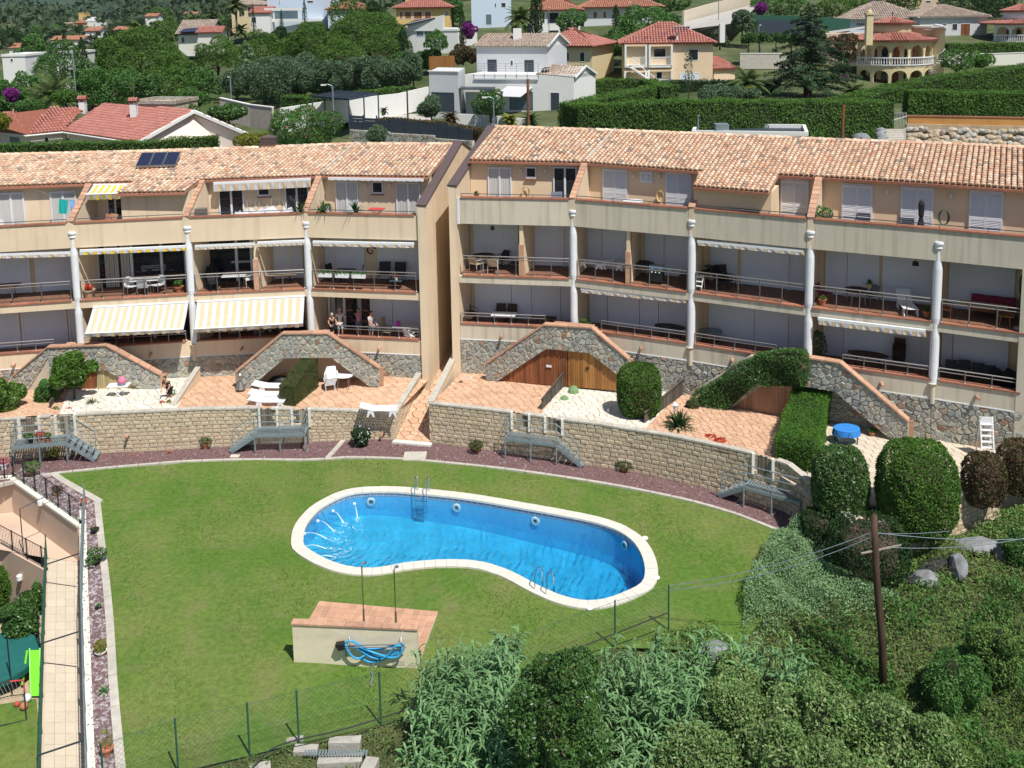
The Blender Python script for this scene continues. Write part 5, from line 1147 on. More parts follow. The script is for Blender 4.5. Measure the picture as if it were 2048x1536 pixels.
# ---- metal access stairs
def platform(label,legs,deckrow,dirn,n=5,depth=.95,run=1.25,to=None):
    A,Bq=G(*legs[0],0),G(*legs[1],0);z=Zat(A,deckrow);r=root('metal_access_stair',lerp(A,Bq,.5),label,'stairs','grey metal stairs up to the garden gates')
    d=nrm(Bq-A);s=v3(-d[1],d[0],0);s=s if s[1]>0 else-s;L_=np.linalg.norm(Bq-A);g=M['galv']
    mb=MB();mb.bar(A+v3(0,0,z-.07),Bq+v3(0,0,z-.07),.05,.14);mb.bar(A+s*depth+v3(0,0,z-.07),Bq+s*depth+v3(0,0,z-.07),.05,.14)
    for q in(A,Bq):mb.bar(q+v3(0,0,z-.07),q+s*depth+v3(0,0,z-.07),.05,.14)
    mb.build('deck_frame',g,r)
    nsl=22
    for k in range(nsl):
        mb=MB();a=lerp(A,Bq,(k+.15)/nsl)+v3(0,0,z+.005);b_=lerp(A,Bq,(k+.8)/nsl)+v3(0,0,z+.005);mb.hexa([a,b_,b_+s*depth,a+s*depth,a+v3(0,0,.02),b_+v3(0,0,.02),b_+s*depth+v3(0,0,.02),a+s*depth+v3(0,0,.02)]);mb.build('deck_slat',g,r)
    for t in(0,.5,1):
        for e in(0,depth):
            q=lerp(A,Bq,t)+s*e;mb=MB();mb.bar(q+v3(0,0,-.02),q+v3(0,0,z),.06,.06);mb.build('leg',g,r)
    top=Bq if dirn>0 else A;dd=d*dirn;foot=(G(*to,0)if to else top+dd*run); 
    fd=nrm((foot-top)*v3(1,1,0));run=np.linalg.norm((foot-top)[:2])
    for k in range(n):
        t=(k+1)/(n+.0);zz_=z*(1-t*.86)-.02;c=top+fd*(run*(k+.4)/n);mb=MB();w=run/n*.95;a=c+v3(0,0,zz_);mb.hexa([a,a+fd*w,a+fd*w+s*depth*.9,a+s*depth*.9]+[q+v3(0,0,.04)for q in(a,a+fd*w,a+fd*w+s*depth*.9,a+s*depth*.9)]);mb.build('tread',g,r)
    for e in(0,depth*.9):mb=MB();mb.bar(top+s*e+v3(0,0,z-.1),top+fd*run+s*e+v3(0,0,.06),.04,.16);mb.build('stringer',g,r)
    ends=[A,Bq];other=A if dirn>0 else Bq
    for hgt in(1.0,.66,.33):
        mb=MB();pts=[other+s*depth*.9+v3(0,0,z+hgt),other+v3(0,0,z+hgt),top+v3(0,0,z+hgt),top+fd*run*.92+v3(0,0,.18+hgt)];mb.tube(pts,.022,6);mb.build('handrail',g,r)
    mb=MB();pts=[top+s*depth*.95+v3(0,0,z+1.),top+s*depth*.95+fd*run*.92+v3(0,0,1.18)];mb.tube(pts,.022,6);mb.build('handrail',g,r)
    for q,zb_ in((other,z),(lerp(A,Bq,.5),z),(top,z),(top+fd*run*.9,.1),(other+s*depth*.9,z),(top+s*depth*.95,z),(top+s*depth*.95+fd*run*.9,.1)):mb=MB();mb.tube([q+v3(0,0,zb_),q+v3(0,0,zb_+1.03)],.02,6);mb.build('rail_post',g,r)
    return A,Bq,z
platform('grey metal stair platform with flower pots at the far left gates',(27,938),893,1,6,to=(190,928))if 0 else None
P1=platform('grey metal stair platform with flower pots at the far left gates',((27,938),(136,928)),894,1,5,to=(190,924))
P2=platform('grey metal stair platform below the loungers descending to the left',((511,907),(611,904)),870,-1,5,to=(462,907))
P3=platform('grey metal stair platform right of the passage descending to the right',((1011,918),(1113,931)),876,1,5,to=(1164,937))
P4=platform('grey metal stair platform at the right end descending to the left',((1487,1014),(1600,1046)),973,-1,5,to=(1437,996))
# ---- shower wall
A=G(588,1325,0);Bq=G(836,1337,0);za=Zat(A,1240);zb_=Zat(Bq,1263);f=Face(A,Bq);L_=np.linalg.norm((Bq-A)[:2]);h=(za+zb_)/2
sh=root('shower_wall',lerp(A,Bq,.5),'free standing cream shower wall with terracotta coping and tiled floor behind','shower wall')
mb=MB();f.hexa(mb,0,L_,-.1,h-.06,0,-.22);mb.build('wall',mat('shower_render',(.72,.64,.48),var=.06,vs=1.2,bump=.2,dirt=((.45,.40,.32),1.5,.5,(.6,.6,2))),sh)
for k in range(7):mb=MB();f.hexa(mb,-.04+(L_+.08)*(k+.01)/7,-.04+(L_+.08)*(k+.99)/7,h-.06,h,.04,-.26);mb.build('coping',M['cap2'],sh)
for k in range(4):mb=MB();u=f.uz(785,1325)[0];f.hexa(mb,u,u+.42,.10+.045*k,.115+.045*k,.012,.0);mb.build('vent_slot',M['conc'],sh)
bl_,br_=G(639,1205,.03),G(876,1226,.03);fr_=f.pt(L_,.03,-.22);fl_=f.pt(0,.03,-.22)+v3(0,0,0);fl_=bl_+(fr_-br_);ww=np.linalg.norm(br_-bl_);ll=np.linalg.norm(fr_-br_)
mb=MB();mb.hexa([q-v3(0,0,.15)for q in(fl_,fr_,br_,bl_)]+[q+v3(0,0,.06)for q in(fl_,fr_,br_,bl_)]);mb.build('floor_slab',M['joint'],sh)
nx,ny=int(round(ww/.305)),int(round(ll/.305))
for i in range(nx):
    for j in range(ny):
        Pq=lambda u,v,z:lerp(lerp(fl_,fr_,u/nx),lerp(bl_,br_,u/nx),v/ny)+v3(0,0,z);g=.035;dz=random.uniform(0,.004);mb=MB()
        mb.hexa([Pq(i+g,j+g,.055),Pq(i+1-g,j+g,.055),Pq(i+1-g,j+1-g,.055),Pq(i+g,j+1-g,.055)]+[Pq(i+g,j+g,.07+dz),Pq(i+1-g,j+g,.07+dz),Pq(i+1-g,j+1-g,.07+dz),Pq(i+g,j+1-g,.07+dz)]);mb.build('floor_tile',M['showertile']if 'showertile' in M else M.setdefault('showertile',mat('shower_tile',(.60,.34,.22),rough=.6,var=.1,rnd=.22)),sh)
for i,(x,yt,yw)in enumerate(((728,1132,1247),(792,1140,1252))):
    f2=f.off(-.55);u,z_=f2.uz(x,yw);ut,zt_=f2.uz(x+1,yt);b0=f2.pt(u,.07);mb=MB();tp=f2.pt(u,zt_+.0)
    mb.tube([b0,b0+v3(0,0,zt_*.5)],.04,8);mb.tube([b0+v3(0,0,zt_*.5),tp,tp+v3(.03,.1,.06),tp+v3(.05,.22,.02)],.024,7);mb.lathe([(.02,.04),(.08,0),(.08,-.02)],10,tp+v3(.05,.24,-.02));mb.lathe([(.1,0),(.1,.03),(.03,.05)],10,b0)
    o=mb.build('shower_post',M['chrome'],None);o.location=(0,0,0);tag(o,['left steel shower post behind the cream wall','right steel shower post behind the cream wall'][i],'shower')
for x,y in((695,1245),(754,1250)):
    f2=f.off(-.45);c=f2.at(x+2,y);c[2]=.07;mb=MB();mb.tube([c,c+v3(-.03,.05,.5),c+v3(0,.1,.62),c+v3(.15,.2,.6)],.02,6);mb.build('tap_pipe',M['steel'],sh)
c=G(778,1246,.075);mb=MB();mb.lathe([(.13,0),(.13,.012),(.02,.014)],14,c);mb.build('drain',M['steel'],sh)
# hose bundle
hr=root('pool_hose',f.at(760,1300,.15),'coiled bright blue pool hose hanging on the shower wall','hose')
def hp(x,y,o):u,z=f.uz(*(570+x/6.206,1190+y/6.206));return f.pt(u,z,o)
coils=[[(1490,570),(1350,590),(1200,650),(1050,660),(930,590),(830,530),(770,560),(800,600),(900,610),(1000,680),(1130,760),(1250,740),(1400,690),(1480,640),(1470,580)],
         [(770,560),(800,640),(860,720),(930,750),(1000,720)],[(1480,600),(1440,690),(1330,720),(1180,700),(1040,650),(950,600)],[(960,760),(1040,815),(1150,815),(1240,770),(1330,720),(1420,640)],[(880,600),(960,660),(1060,740),(1170,770)],[(1470,570),(1380,580),(1300,690),(1200,760)]]
for k,c in enumerate(coils):mb=MB();mb.tube(smooth([hp(x,y,.10+.05*(k%3)+.06*math.sin(x*.01))for x,y in c],5,False),.036,7);mb.build('hose',M['hose'],hr,smooth=True)
mb=MB();mb.tube([hp(770,580,.2),hp(1500,565,.2)],.02,6);mb.tube([hp(760,605,.2),hp(1520,600,.2)],.018,6);mb.build('telescopic_pole',M['steel'],hr)
for x in(830,1465):mb=MB();mb.tube([hp(x,440,.01),hp(x-15,490,.15),hp(x,520,.25),hp(x,600,.28)],.014,5);mb.build('wall_hook',M['steel'],hr)
mb=MB();a,b_,c,d=hp(645,560,.28),hp(745,545,.28),hp(760,620,.25),hp(690,640,.25);mb.hexa([a,b_,c,d]+[q+v3(*(-f.n*.2),0)for q in(a,b_,c,d)]);mb.build('pool_brush',M['black'],hr)
mb=MB();mb.tube([hp(750,600,.15),hp(760,700,.12),hp(770,740,.06)],.04,6);mb.tube([hp(1110,830,.05),hp(1080,900,.12),G(745,1352,.06),G(741,1372,.03)],.028,6);mb.build('hose_tail',M['galv'],hr)
# ---- wire fence along the foot of the lawn
wfr=root('wire_fence',FEN[4],'green wire mesh fence with posts along the lower edge of the lawn','fence');tops={}
FH=1.75;fpost=[(357,1546),(500,1513),(598,1487),(762,1448),(878,1420),(1007,1380),(1230,1295),(1337,1262)]
PP=[G(210,1600,0)]+[G(*q,0)for q in fpost]
for q in PP:mb=MB();mb.tube([q-v3(0,0,.3),q+v3(0,0,FH)],.03,7);mb.build('fence_post',M['green'],wfr)
for a,b in zip(PP,PP[1:]):
    mb=MB();d=b-a;L_=np.linalg.norm(d);n=int(L_/.17);rr=.0032
    for zz_ in(.03,FH-.05,FH*.5):mb.tube([a+v3(0,0,zz_),b+v3(0,0,zz_)],.006,3,caps=False)
    k=int(math.ceil((FH)/.17));H_=FH-.05
    for i in range(-k,n):
        for sgn in(1,-1):
            u0,z0_=i*.17,(0 if sgn>0 else H_);u1,z1_=i*.17+H_,(H_ if sgn>0 else 0)
            t0,t1=max(0,-u0/H_),min(1,(L_-u0)/H_)
            if t1<=t0:continue
            P_=lambda t:a+d/L_*(u0+H_*t)+v3(0,0,lerp(z0_,z1_,t)+.02);mb.tube([P_(t0),P_(t1)],rr,3,caps=False)
    mb.build('wire_mesh',M['green'],wfr,kind='stuff')
# ------------------------------------------------------------------ sloping path and lower garden on the left
RZ=-1.7
wl=[G(158,1020,.05),G(161,1200,.05),G(166,1400,.05),G(172,1600,.05)];wd=v3(.3,0,0)
pr=root('path_wall',wl[1],'white capped wall between the beige path and the gravel strip','wall')
q=resample(wl,1.0,False)
for a,b in zip(q,q[1:]):
    b2=lerp(b,a,.012);mb=MB();mb.hexa([a-v3(0,0,.08),a+wd-v3(0,0,.08),b2+wd-v3(0,0,.08),b2-v3(0,0,.08),a,a+wd,b2+wd,b2]);mb.build('coping_stone',mat('wall_cap',(.74,.72,.60),var=.06)if 'wallcap' not in M else M['wallcap'],pr)
    M['wallcap']=bpy.data.materials['wall_cap']
mb=MB()
for a,b in zip(q,q[1:]):e=v3(.03,0,0);w2=wd-v3(.06,0,0);mb.hexa([a+e-v3(0,0,2.2),a+e+w2-v3(0,0,2.2),b+e+w2-v3(0,0,2.2),b+e-v3(0,0,2.2),a+e-v3(0,0,.08),a+e+w2-v3(0,0,.08),b+e+w2-v3(0,0,.08),b+e-v3(0,0,.08)])
mb.build('wall_body',M['pink'],pr)
def bars(name,label,pts,h,gap=.13,mt='black',parent=None,fl=.1):
    r=root(name,pts[0],label,'railing')if parent is None else parent
    mb=MB()
    for z in(fl,h):mb.tube([p+v3(0,0,z)for p in pts],.018,5)
    mb.build('rail',M[mt],r);Q=resample(pts,gap,False)
    for k,p in enumerate(Q):
        mb=MB()
        if k%9==0:mb.bar(p-v3(0,0,.02),p+v3(0,0,h+.04),.045,.045);mb.build('railing_post',M[mt],r)
        else:mb.tube([p+v3(0,0,fl),p+v3(0,0,h)],.0075,4,caps=False);mb.build('baluster',M[mt],r)
    return r
tw=[G(20,958,0),G(92,1008,0),G(155,1052,0)]
ur=root('upper_ramp_wall',tw[1],'tall pinkish plaster wall with white cap above the ramp landing','wall')
mb=MB()
for a,b in zip(tw,tw[1:]):
    d=nrm(b-a);s=v3(-d[1],d[0],0)*.3;mb.hexa([a-v3(0,0,2.4),b-v3(0,0,2.4),b+s-v3(0,0,2.4),a+s-v3(0,0,2.4),a-v3(0,0,.05),b-v3(0,0,.05),b+s-v3(0,0,.05),a+s-v3(0,0,.05)])
a=tw[0];c=G(-150,968,0);mb.hexa([c-v3(0,0,2.4),a-v3(0,0,2.4),a+v3(0,.3,-2.4),c+v3(0,.3,-2.4),c-v3(0,0,.05),a-v3(0,0,.05),a+v3(0,.3,-.05),c+v3(0,.3,-.05)]);mb.build('wall_body',M['pink'],ur)
for a,b in((tw[0],tw[1]),(tw[1],tw[2]),(c,tw[0])):mb=MB();d=nrm(b-a);s=v3(-d[1],d[0],0);mb.bar(a+s*.13,b+s*.13,.36,.1);mb.build('coping',M['wallcap'],ur)
for x,y in((86,1003),(40,1150)):
    pass
c0=G(82,1003,-.4);mb=MB();f=Face(tw[0],tw[2]);c0=f.at(84,1004,.08);mb.lathe([(.02,-.17),(.12,-.1),(.12,.1),(.02,.17)],12,c0);mb.build('globe_lamp',M['plastic'],ur)
bars('iron_railing','dark iron railing along the top of the pink ramp wall',[tw[0]+v3(.1,.15,.05),tw[1]+v3(.1,.15,.05),tw[2]+v3(.05,.15,.05)],1.0)
bars('iron_railing','dark iron railing running down the wall beside the gravel strip',[wl[0]+v3(.06,.5,0)]+[p+v3(.06,0,0)for p in wl[1:]],.95,.2,'galv')
bars('iron_railing','short dark railing section at the far left edge by the flower bucket',[G(-100,972,0),G(16,958,0)],1.0)
# path
pl_=[G(97,1118,RZ),G(92,1280,RZ),G(88,1440,RZ),G(84,1640,RZ)];prt=[v3(a[0]+.02,a[1],RZ)for a in(wl[0],wl[1],wl[2],wl[3])]
pth=root('sloping_path',pl_[1],kind='structure');mb=MB();X1=G(97,1118,RZ)
lnd=[G(-140,1040,RZ),G(-140,1075,RZ),G(97,1118,RZ),v3(prt[0][0],prt[0][1]-1.0,RZ),v3(tw[2][0],tw[2][1],RZ),v3(tw[0][0],tw[0][1],RZ)]
pp_=[(p[0],p[1])for p in[pl_[0],pl_[1],pl_[2],pl_[3],prt[3],prt[2],prt[1],prt[0],v3(tw[2][0],tw[2][1],0)]]
flat('bed',pp_,RZ-.02,M['wjoint'],pth);flat('landing',[(p[0],p[1])for p in[lnd[0],lnd[1],lnd[2],lnd[4],lnd[5]]],RZ+.03,M['pink'],pth)
def lx(y,arr):return float(np.interp(y,[p[1]for p in arr][::-1],[p[0]for p in arr][::-1]))
y0,y1=pl_[3][1],X1[1];ny=int((y1-y0)/.5)
for j in range(ny):
    for i in range(4):
        ya,yb=lerp(y0,y1,j/ny)+.006,lerp(y0,y1,(j+1)/ny)-.006;P_=lambda u,y:v3(lerp(lx(y,pl_),lx(y,prt),u),y,RZ)
        mb=MB();q=[P_((i+.015)/4,ya),P_((i+.985)/4,ya),P_((i+.985)/4,yb),P_((i+.015)/4,yb)];z=v3(0,0,.015+random.uniform(0,.004));mb.hexa([p-v3(0,0,.05)for p in q]+[p+z for p in q]);mb.build('paving_stone',M['ppave']if 'ppave' in M else M.setdefault('ppave',mat('cream_path_slab',(.62,.54,.42),var=.05,vs=6,bump=.2,rnd=.10)),pth)
mb=MB()
for a,b in zip(pl_,pl_[1:]):mb.hexa([a-v3(.15,0,2.6),a-v3(0,0,2.6),b-v3(0,0,2.6),b-v3(.15,0,2.6),a-v3(.15,0,0),a,b,b-v3(.15,0,0)])
mb.build('path_edge_wall',M['pink'],pth)
lw=[G(-140,1075,RZ),G(0,1092,RZ),G(93,1143,RZ)]
mb=MB()
for a,b in zip(lw,lw[1:]):mb.hexa([a-v3(0,0,3),b-v3(0,0,3),b+v3(0,.2,-3),a+v3(0,.2,-3),a,b,b+v3(0,.2,0),a+v3(0,.2,0)])
o=mb.build('lower_ramp_wall',M['pink']);tag(o,'lower plaster wall under the landing railing, shaded with a globe lamp','wall');f=Face(lw[1],lw[2]);mb=MB();mb.lathe([(.02,-.17),(.12,-.1),(.12,.1),(.02,.17)],12,f.at(43,1153,.1));l_=mb.build('globe_lamp',M['plastic'],o);l_.location=(0,0,0)
bars('iron_railing','dark iron railing in front of the ramp landing',[p+v3(0,.1,0)for p in lw],.95)
gf=root('green_mesh_fence',pl_[1],'green mesh fence along the left side of the beige path with cross bars','fence')
for k in range(9):p=v3(lerp(pl_[0][0],pl_[3][0],k/8),lerp(pl_[0][1],pl_[3][1],k/8),RZ)-v3(.06,0,0);p[0]=lx(p[1],pl_)-.06;mb=MB();mb.tube([p-v3(0,0,.3),p+v3(0,0,1.15)],.025,6);mb.build('fence_post',M['green'],gf)
mb=MB()
for zz_ in np.arange(.05,1.15,.05):mb.tube([p+v3(-.06,0,zz_)for p in pl_],.005,3,caps=False)
for p in resample(pl_,.1,False):mb.tube([p+v3(-.06,0,0),p+v3(-.06,0,1.12)],.004,3,caps=False)
mb.build('wire_mesh',M['green'],gf,kind='stuff')
for(xa,ya),(xb,yb)in(((92,1129),(158,1107)),((82,1287),(158,1263)),((75,1511),(166,1481))):
    za=RZ+1.12;a=G(xa,ya,za);b=G(xb,yb,.35);mb=MB();mb.tube([a,b],.03,6);mb.build('cross_bar',M['anth'],gf)
b0=tw[0]; 
lp=root('lamp_arm',f.at(36,1120,0),'angled thin dark lamp arm standing on the landing','lamp arm');mb=MB();b_=lerp(lw[1],lw[2],.45)+v3(0,.3,0);zt_=Zat(b_,1018);mb.tube([b_,(b_[0],b_[1],zt_),(b_[0]+1.0,b_[1]+1.2,zt_+.15)],.025,6);mb.build('pole',M['anth'],lp)
# lower garden
LZ=-3.9
flat('lower_garden_sand',[(p[0],p[1])for p in(G(-260,1250,LZ),G(120,1200,LZ),G(110,1640,LZ),G(-260,1640,LZ))],LZ-.02,M['sand'],kind='structure')
flat('lower_lawn',[(p[0],p[1])for p in(G(-260,1430,LZ),G(-20,1412,LZ),G(72,1398,LZ),G(105,1640,LZ),G(-260,1660,LZ))],LZ+.01,M['lawn'],kind='structure')
c=G(-12,1318,LZ+.75);tr_=root('trampoline',c*v3(1,1,0)+v3(0,0,LZ),'round trampoline with teal padding and black net poles','trampoline');R_=1.65
mb=MB();mb.lathe([(R_-.3,.06),(R_,.06),(R_+.02,0),(R_,-.22),(R_-.02,-.22)],32,c);mb.build('padding',M['tgreen'],tr_);mb=MB();mb.lathe([(0.01,.02),(R_-.28,.02),(R_-.28,0)],32,c);mb.build('mat',M['black'],tr_)
for k in range(6):
    a=k*math.pi/3+.3;p=c+v3(math.cos(a)*R_,math.sin(a)*R_,0);mb=MB();mb.tube([p-v3(0,0,.75),p+v3(0,0,1.75)],.025,6);mb.build('net_pole',M['black'],tr_)
sd=G(70,1345,LZ);sr=root('garden_slide',sd,'lime green plastic garden slide beside the path fence','slide');mb=MB();a,b=G(70,1300,LZ+1.2),G(72,1392,LZ+.1);s=v3(.2,0,0)
mb.add([a-s,a+s,b+s,b-s],[(0,1,2,3)]);mb.bar(a-s+v3(0,0,.06),b-s+v3(0,0,.06),.04,.16);mb.bar(a+s+v3(0,0,.06),b+s+v3(0,0,.06),.04,.16);mb.build('chute',M['lime'],sr)
mb=MB();mb.tube([a-s,(a[0]-.2,a[1]+.45,LZ)],.03);mb.tube([a+s,(a[0]+.2,a[1]+.45,LZ)],.03);mb.tube([a-s*1.5,lerp(a,b,.5)-v3(.55,0,.5)],.05);mb.build('ladder',M['lime'],sr)
gr_=root('toy_goal',G(45,1440,LZ),'small red topped toy goal with a net and two balls','goal');a,b=G(20,1363,LZ+.9),G(47,1360,LZ+.9);c=G(53,1440,LZ+.0);d=G(-20,1372,LZ+.9)
mb=MB();mb.tube([d,a],.03);mb.tube([b,c,G(0,1452,LZ+.02)],.03);mb.build('frame',M['black'],gr_);mb=MB();mb.tube([a,b,lerp(b,c,.3)],.032);mb.build('crossbar',M['redc'],gr_)
mb=MB()
for t in np.linspace(0,1,9):mb.tube([lerp(d,b,t),lerp(G(0,1400,LZ),G(53,1392,LZ),t)],.006,3)
mb.build('net',M['white'],gr_)
for x,y,rr,m_,l in((54,1396,.16,'plastic','white ball beside the toy goal'),(48,1412,.15,'terra','orange and white ball in front of the toy goal'),(34,1408,.1,'redc','small dark ball on the lower lawn')):
    c=G(x,y,LZ+rr);mb=MB();mb.lathe([(rr*math.cos(t),rr*math.sin(t))for t in np.linspace(-1.5,1.5,9)],14,c);tag(mb.build('ball',M[m_],smooth=True),l,'ball')
add_tree('shrub',*G(45,1295,LZ)[:2],LZ,LZ+2.5,1.0,'bright leafy shrub beside the lower ramp wall',M['broad'],n=5000,s=.09,cat='shrub',name='garden_shrub',nc=9)
add_tree('shrub',*G(-12,1240,LZ)[:2],LZ,LZ+3.2,1.1,'dense dark hedge bush at the left edge below the ramp',M['hedge'],n=7000,s=.07,cat='shrub',name='garden_shrub',nc=9)
add_tree('shrub',*G(84,1225,LZ)[:2],LZ,LZ+1.9,.5,'narrow creeper bush between the slide and the ramp wall',M['broad'],n=1800,s=.09,cat='shrub',name='garden_shrub',nc=5)
# ------------------------------------------------------------------ furniture, pots, garden plants
A_,B_,C_,D_,E_,F__,G_,H_,I_=[BAYS[k]for k in 'ABCDEFGHI']
def cloneobj(o,**kw):
    c=o.copy();COL.objects.link(c)
    return c
def thing(name,label,cat,p,rz=0,group=None):return root(name,p,label,cat,group,rz)
def chair(p,rz,label,mt='steel',seat='cloth_g',arms=True,s=1.,group=None,name='garden_chair',back=.45):
    r=thing(name,label,'chair',p,rz,group);mb=MB();w,d,h=.27*s,.26*s,.43*s
    mb.box(-w,w,-d,d,h-.02,h+.02);mb.build('seat',M[seat],r,world=False)
    mb=MB();mb.add([(-w,d,h+.05),(w,d,h+.05),(w,d+.12,h+back*s),(-w,d+.12,h+back*s),(-w,d+.02,h+.05),(w,d+.02,h+.05),(w,d+.14,h+back*s),(-w,d+.14,h+back*s)],[(0,1,2,3),(7,6,5,4),(0,4,5,1),(1,5,6,2),(2,6,7,3),(3,7,4,0)]);mb.build('backrest',M[seat],r,world=False)
    for x in(-w,w):
        for y in(-d,d):mb=MB();mb.tube([(x,y,0),(x,y,h)],.016,5);mb.build('leg',M[mt],r,world=False)
        if arms:mb=MB();mb.tube([(x,-d,h),(x,-d,h+.22),(x,d+.04,h+.24)],.018,5);mb.build('armrest',M[mt],r,world=False)
    return r
def table(p,rz,label,kind='round',sx=.55,sy=.55,h=.72,top='cloth_g',leg='anth',cat='table',name='garden_table',open_=False):
    r=thing(name,label,cat,p,rz);mb=MB()
    if kind=='round':mb.lathe([(.97,h-.035),(1.,h-.02),(.98,h)],24,(0,0,0),0)if False else mb.lathe([(sx,h-.035),(sx,h-.005),(sx*.97,h)],24,(0,0,0),0,1,sy/sx)
    else:mb.box(-sx,sx,-sy,sy,h-.035,h)
    mb.build('table_top',M[top],r,world=False)
    for x in(-1,1):
        for y in(-1,1):mb=MB();mb.tube([(x*sx*.62,y*sy*.62,0),(x*sx*.5,y*sy*.5,h-.03)],.02,5);mb.build('leg',M[leg],r,world=False)
    return r
def lounger(p,rz,label,h=.32,head=25):
    r=thing('sun_lounger',label,'sun lounger',p,rz,'white plastic sun loungers');n=16;a=math.radians(head)
    def prof(t):return(-.95+1.9*t,h)if t<.64 else(-.95+1.9*.64+(t-.64)*1.9*math.cos(a),h+(t-.64)*1.9*math.sin(a))
    for k in range(n):
        t0,t1=(k+.08)/n,(k+.9)/n;(x0,z0),(x1,z1)=prof(t0),prof(t1);mb=MB();mb.hexa([(x0,-.27,z0-.02),(x1,-.27,z1-.02),(x1,.27,z1-.02),(x0,.27,z0-.02),(x0,-.27,z0),(x1,-.27,z1),(x1,.27,z1),(x0,.27,z0)]);mb.build('slat',M['plastic'],r,world=False)
    for y in(-.3,.3):
        mb=MB();pts=[prof(t)for t in np.linspace(0,1,9)];mb.tube([(x,y,z-.01)for x,z in pts],.035,5);mb.build('side_rail',M['plastic'],r,world=False)
        for x in(-.75,.35):mb=MB();mb.prism([(x-.12,y-.02,h),(x+.12,y-.02,h),(x+.2,y-.02,0),(x+.12,y-.02,0),(x,y-.02,h-.12),(x-.12,y-.02,0),(x-.2,y-.02,0)],(0,.04,0));mb.build('leg',M['plastic'],r,world=False)
    return r
def pot(p,label,rad=.16,h=.26,m='terra',plant='bush',pr=.25,ph=.4,n=260,s=.06,name='potted_plant',kind='ball',m2=None):
    r=thing(name,label,'potted plant',p);mb=MB();mb.lathe([(rad*.65,0),(rad*.95,h*.85),(rad*1.08,h*.85),(rad*1.08,h),(rad*.8,h),(rad*.75,h*.9)],14);mb.build('pot',M[m],r,world=False)
    if kind=='ball':
        cl=[[random.gauss(0,pr*.35),random.gauss(0,pr*.35),h+ph*(.35+.3*random.random()),pr*.6,pr*.6,ph*.4]for _ in range(5)];P,N=clumps(cl,n,low=-.9);V,Fq=leafset(P,N,s);npmesh('foliage',V,Fq,M[plant],r,world=False)
        if m2:P,N=clumps(cl,max(20,n//5),low=-.2);V,Fq=leafset(P*1.0+N*.03,N,s*.8);npmesh('flowers',V,Fq,M[m2],r,world=False)
    else:
        Vs,Fs,c=[],[],0
        for k in range(n):
            a=k*2.4;el=random.uniform(.3,1.4);L=pr*random.uniform(.8,1.2);d=v3(math.cos(a)*math.cos(el),math.sin(a)*math.cos(el),math.sin(el));sd=v3(-math.sin(a),math.cos(a),0)*s;b=v3(0,0,h);m_=b+d*L*.6;e=b+d*L+v3(0,0,-L*.28*math.cos(el)*1.4)
            Vs+=[b-sd*.6,b+sd*.6,m_+sd,m_-sd,m_-sd,m_+sd,e+sd*.1,e-sd*.1];Fs+=[(c,c+1,c+2,c+3),(c+4,c+5,c+6,c+7)];c+=8
        npmesh('fronds',np.array(Vs),np.array(Fs),M[plant],r,world=False)
    return r
def fl(b,lv):return LV[lv](b)[0]+(.02 if lv==1 else .0)
def on(b,lv,px,d,z=None):
    f=b.wall(d);zz_=fl(b,lv)if z is None else z;us=np.linspace(.02,.98,200);u=min(us,key=lambda t:abs(proj(b.p(t,d,zz_))[0]-px));return b.p(u,d,zz_)
R_=math.radians
ang=lambda b:math.atan2((b.P1-b.P0)[1],(b.P1-b.P0)[0])
# top terraces
table(on(A_,3,52,1.1),ang(A_),'white oval table on the leftmost top terrace','round',.75,.42,.74,'plastic','black');chair(on(A_,3,18,1.3),ang(A_)+1.4,'tall white garden chair at the left end of the oval table','black','plastic',back=.65);chair(on(A_,3,88,1.2),ang(A_)-1.5,'black garden chair at the right end of the oval table','black','black',back=.5)
r=thing('clothes_line','clothes line with a teal and a light blue towel on the left top terrace','clothes line',on(A_,3,110,1.4));f=A_.wall(1.3);mb=MB();mb.tube([f.at(72,380),f.at(118,398),f.at(152,402)],.008,4);mb.build('line',M['steel'],r)
for q,m_,nm in(([(118,398),(137,401),(134,428),(117,427)],'teal','teal_towel'),([(139,400),(151,401),(150,421),(141,421)],'lblue','blue_towel')):
    mb=MB();c4=[f.at(*p)for p in q];K=6
    for i in range(K):w0,w1=.035*math.sin(i*2.),.035*math.sin((i+1)*2.);P_=lambda u,v,w:lerp(lerp(c4[0],c4[1],u),lerp(c4[3],c4[2],u),v)+v3(0,w*v,0);mb.quad(P_(i/K,0,0),P_((i+1)/K,0,0),P_((i+1)/K,1,w1),P_(i/K,1,w0))
    mb.build(nm,M[m_],r)
def lump(label,name,cat,b,lv,px,d,sx,sy,h,m,n=8):
    p=on(b,lv,px,d);r=thing(name,label,cat,p,ang(b));mb=MB();P_=[]; 
    for i in range(n):
        for j in range(4):P_.append((lerp(-sx,sx,i/(n-1)),lerp(-sy,sy,j/3),h*(.75+.35*random.random())*(1 if 0<i<n-1 and 0<j<3 else .55)))
    F_q=[(i*4+j,(i+1)*4+j,(i+1)*4+j+1,i*4+j+1)for i in range(n-1)for j in range(3)];base=[(x,y,0)for x,y,z in P_];N_=len(P_);rim_=[i*4 for i in range(n)]+[(n-1)*4+j for j in range(1,4)]+[i*4+3 for i in range(n-2,-1,-1)]+[2,1]
    mb.add(P_+base,F_q+[(rim_[k],rim_[(k+1)%len(rim_)],N_+rim_[(k+1)%len(rim_)],N_+rim_[k])for k in range(len(rim_))]);mb.build('cover',M[m],r,world=False,smooth=True);return r
lump('grey covered lounge furniture under the yellow striped awning','covered_furniture','covered furniture',B_,3,190,.7,.9,.35,.95,'cloth_g');lump('flat grey cover on the terrace wall right of the yellow awning','covered_furniture','covered furniture',B_,3,262,.6,.5,.3,.95,'cloth_g')
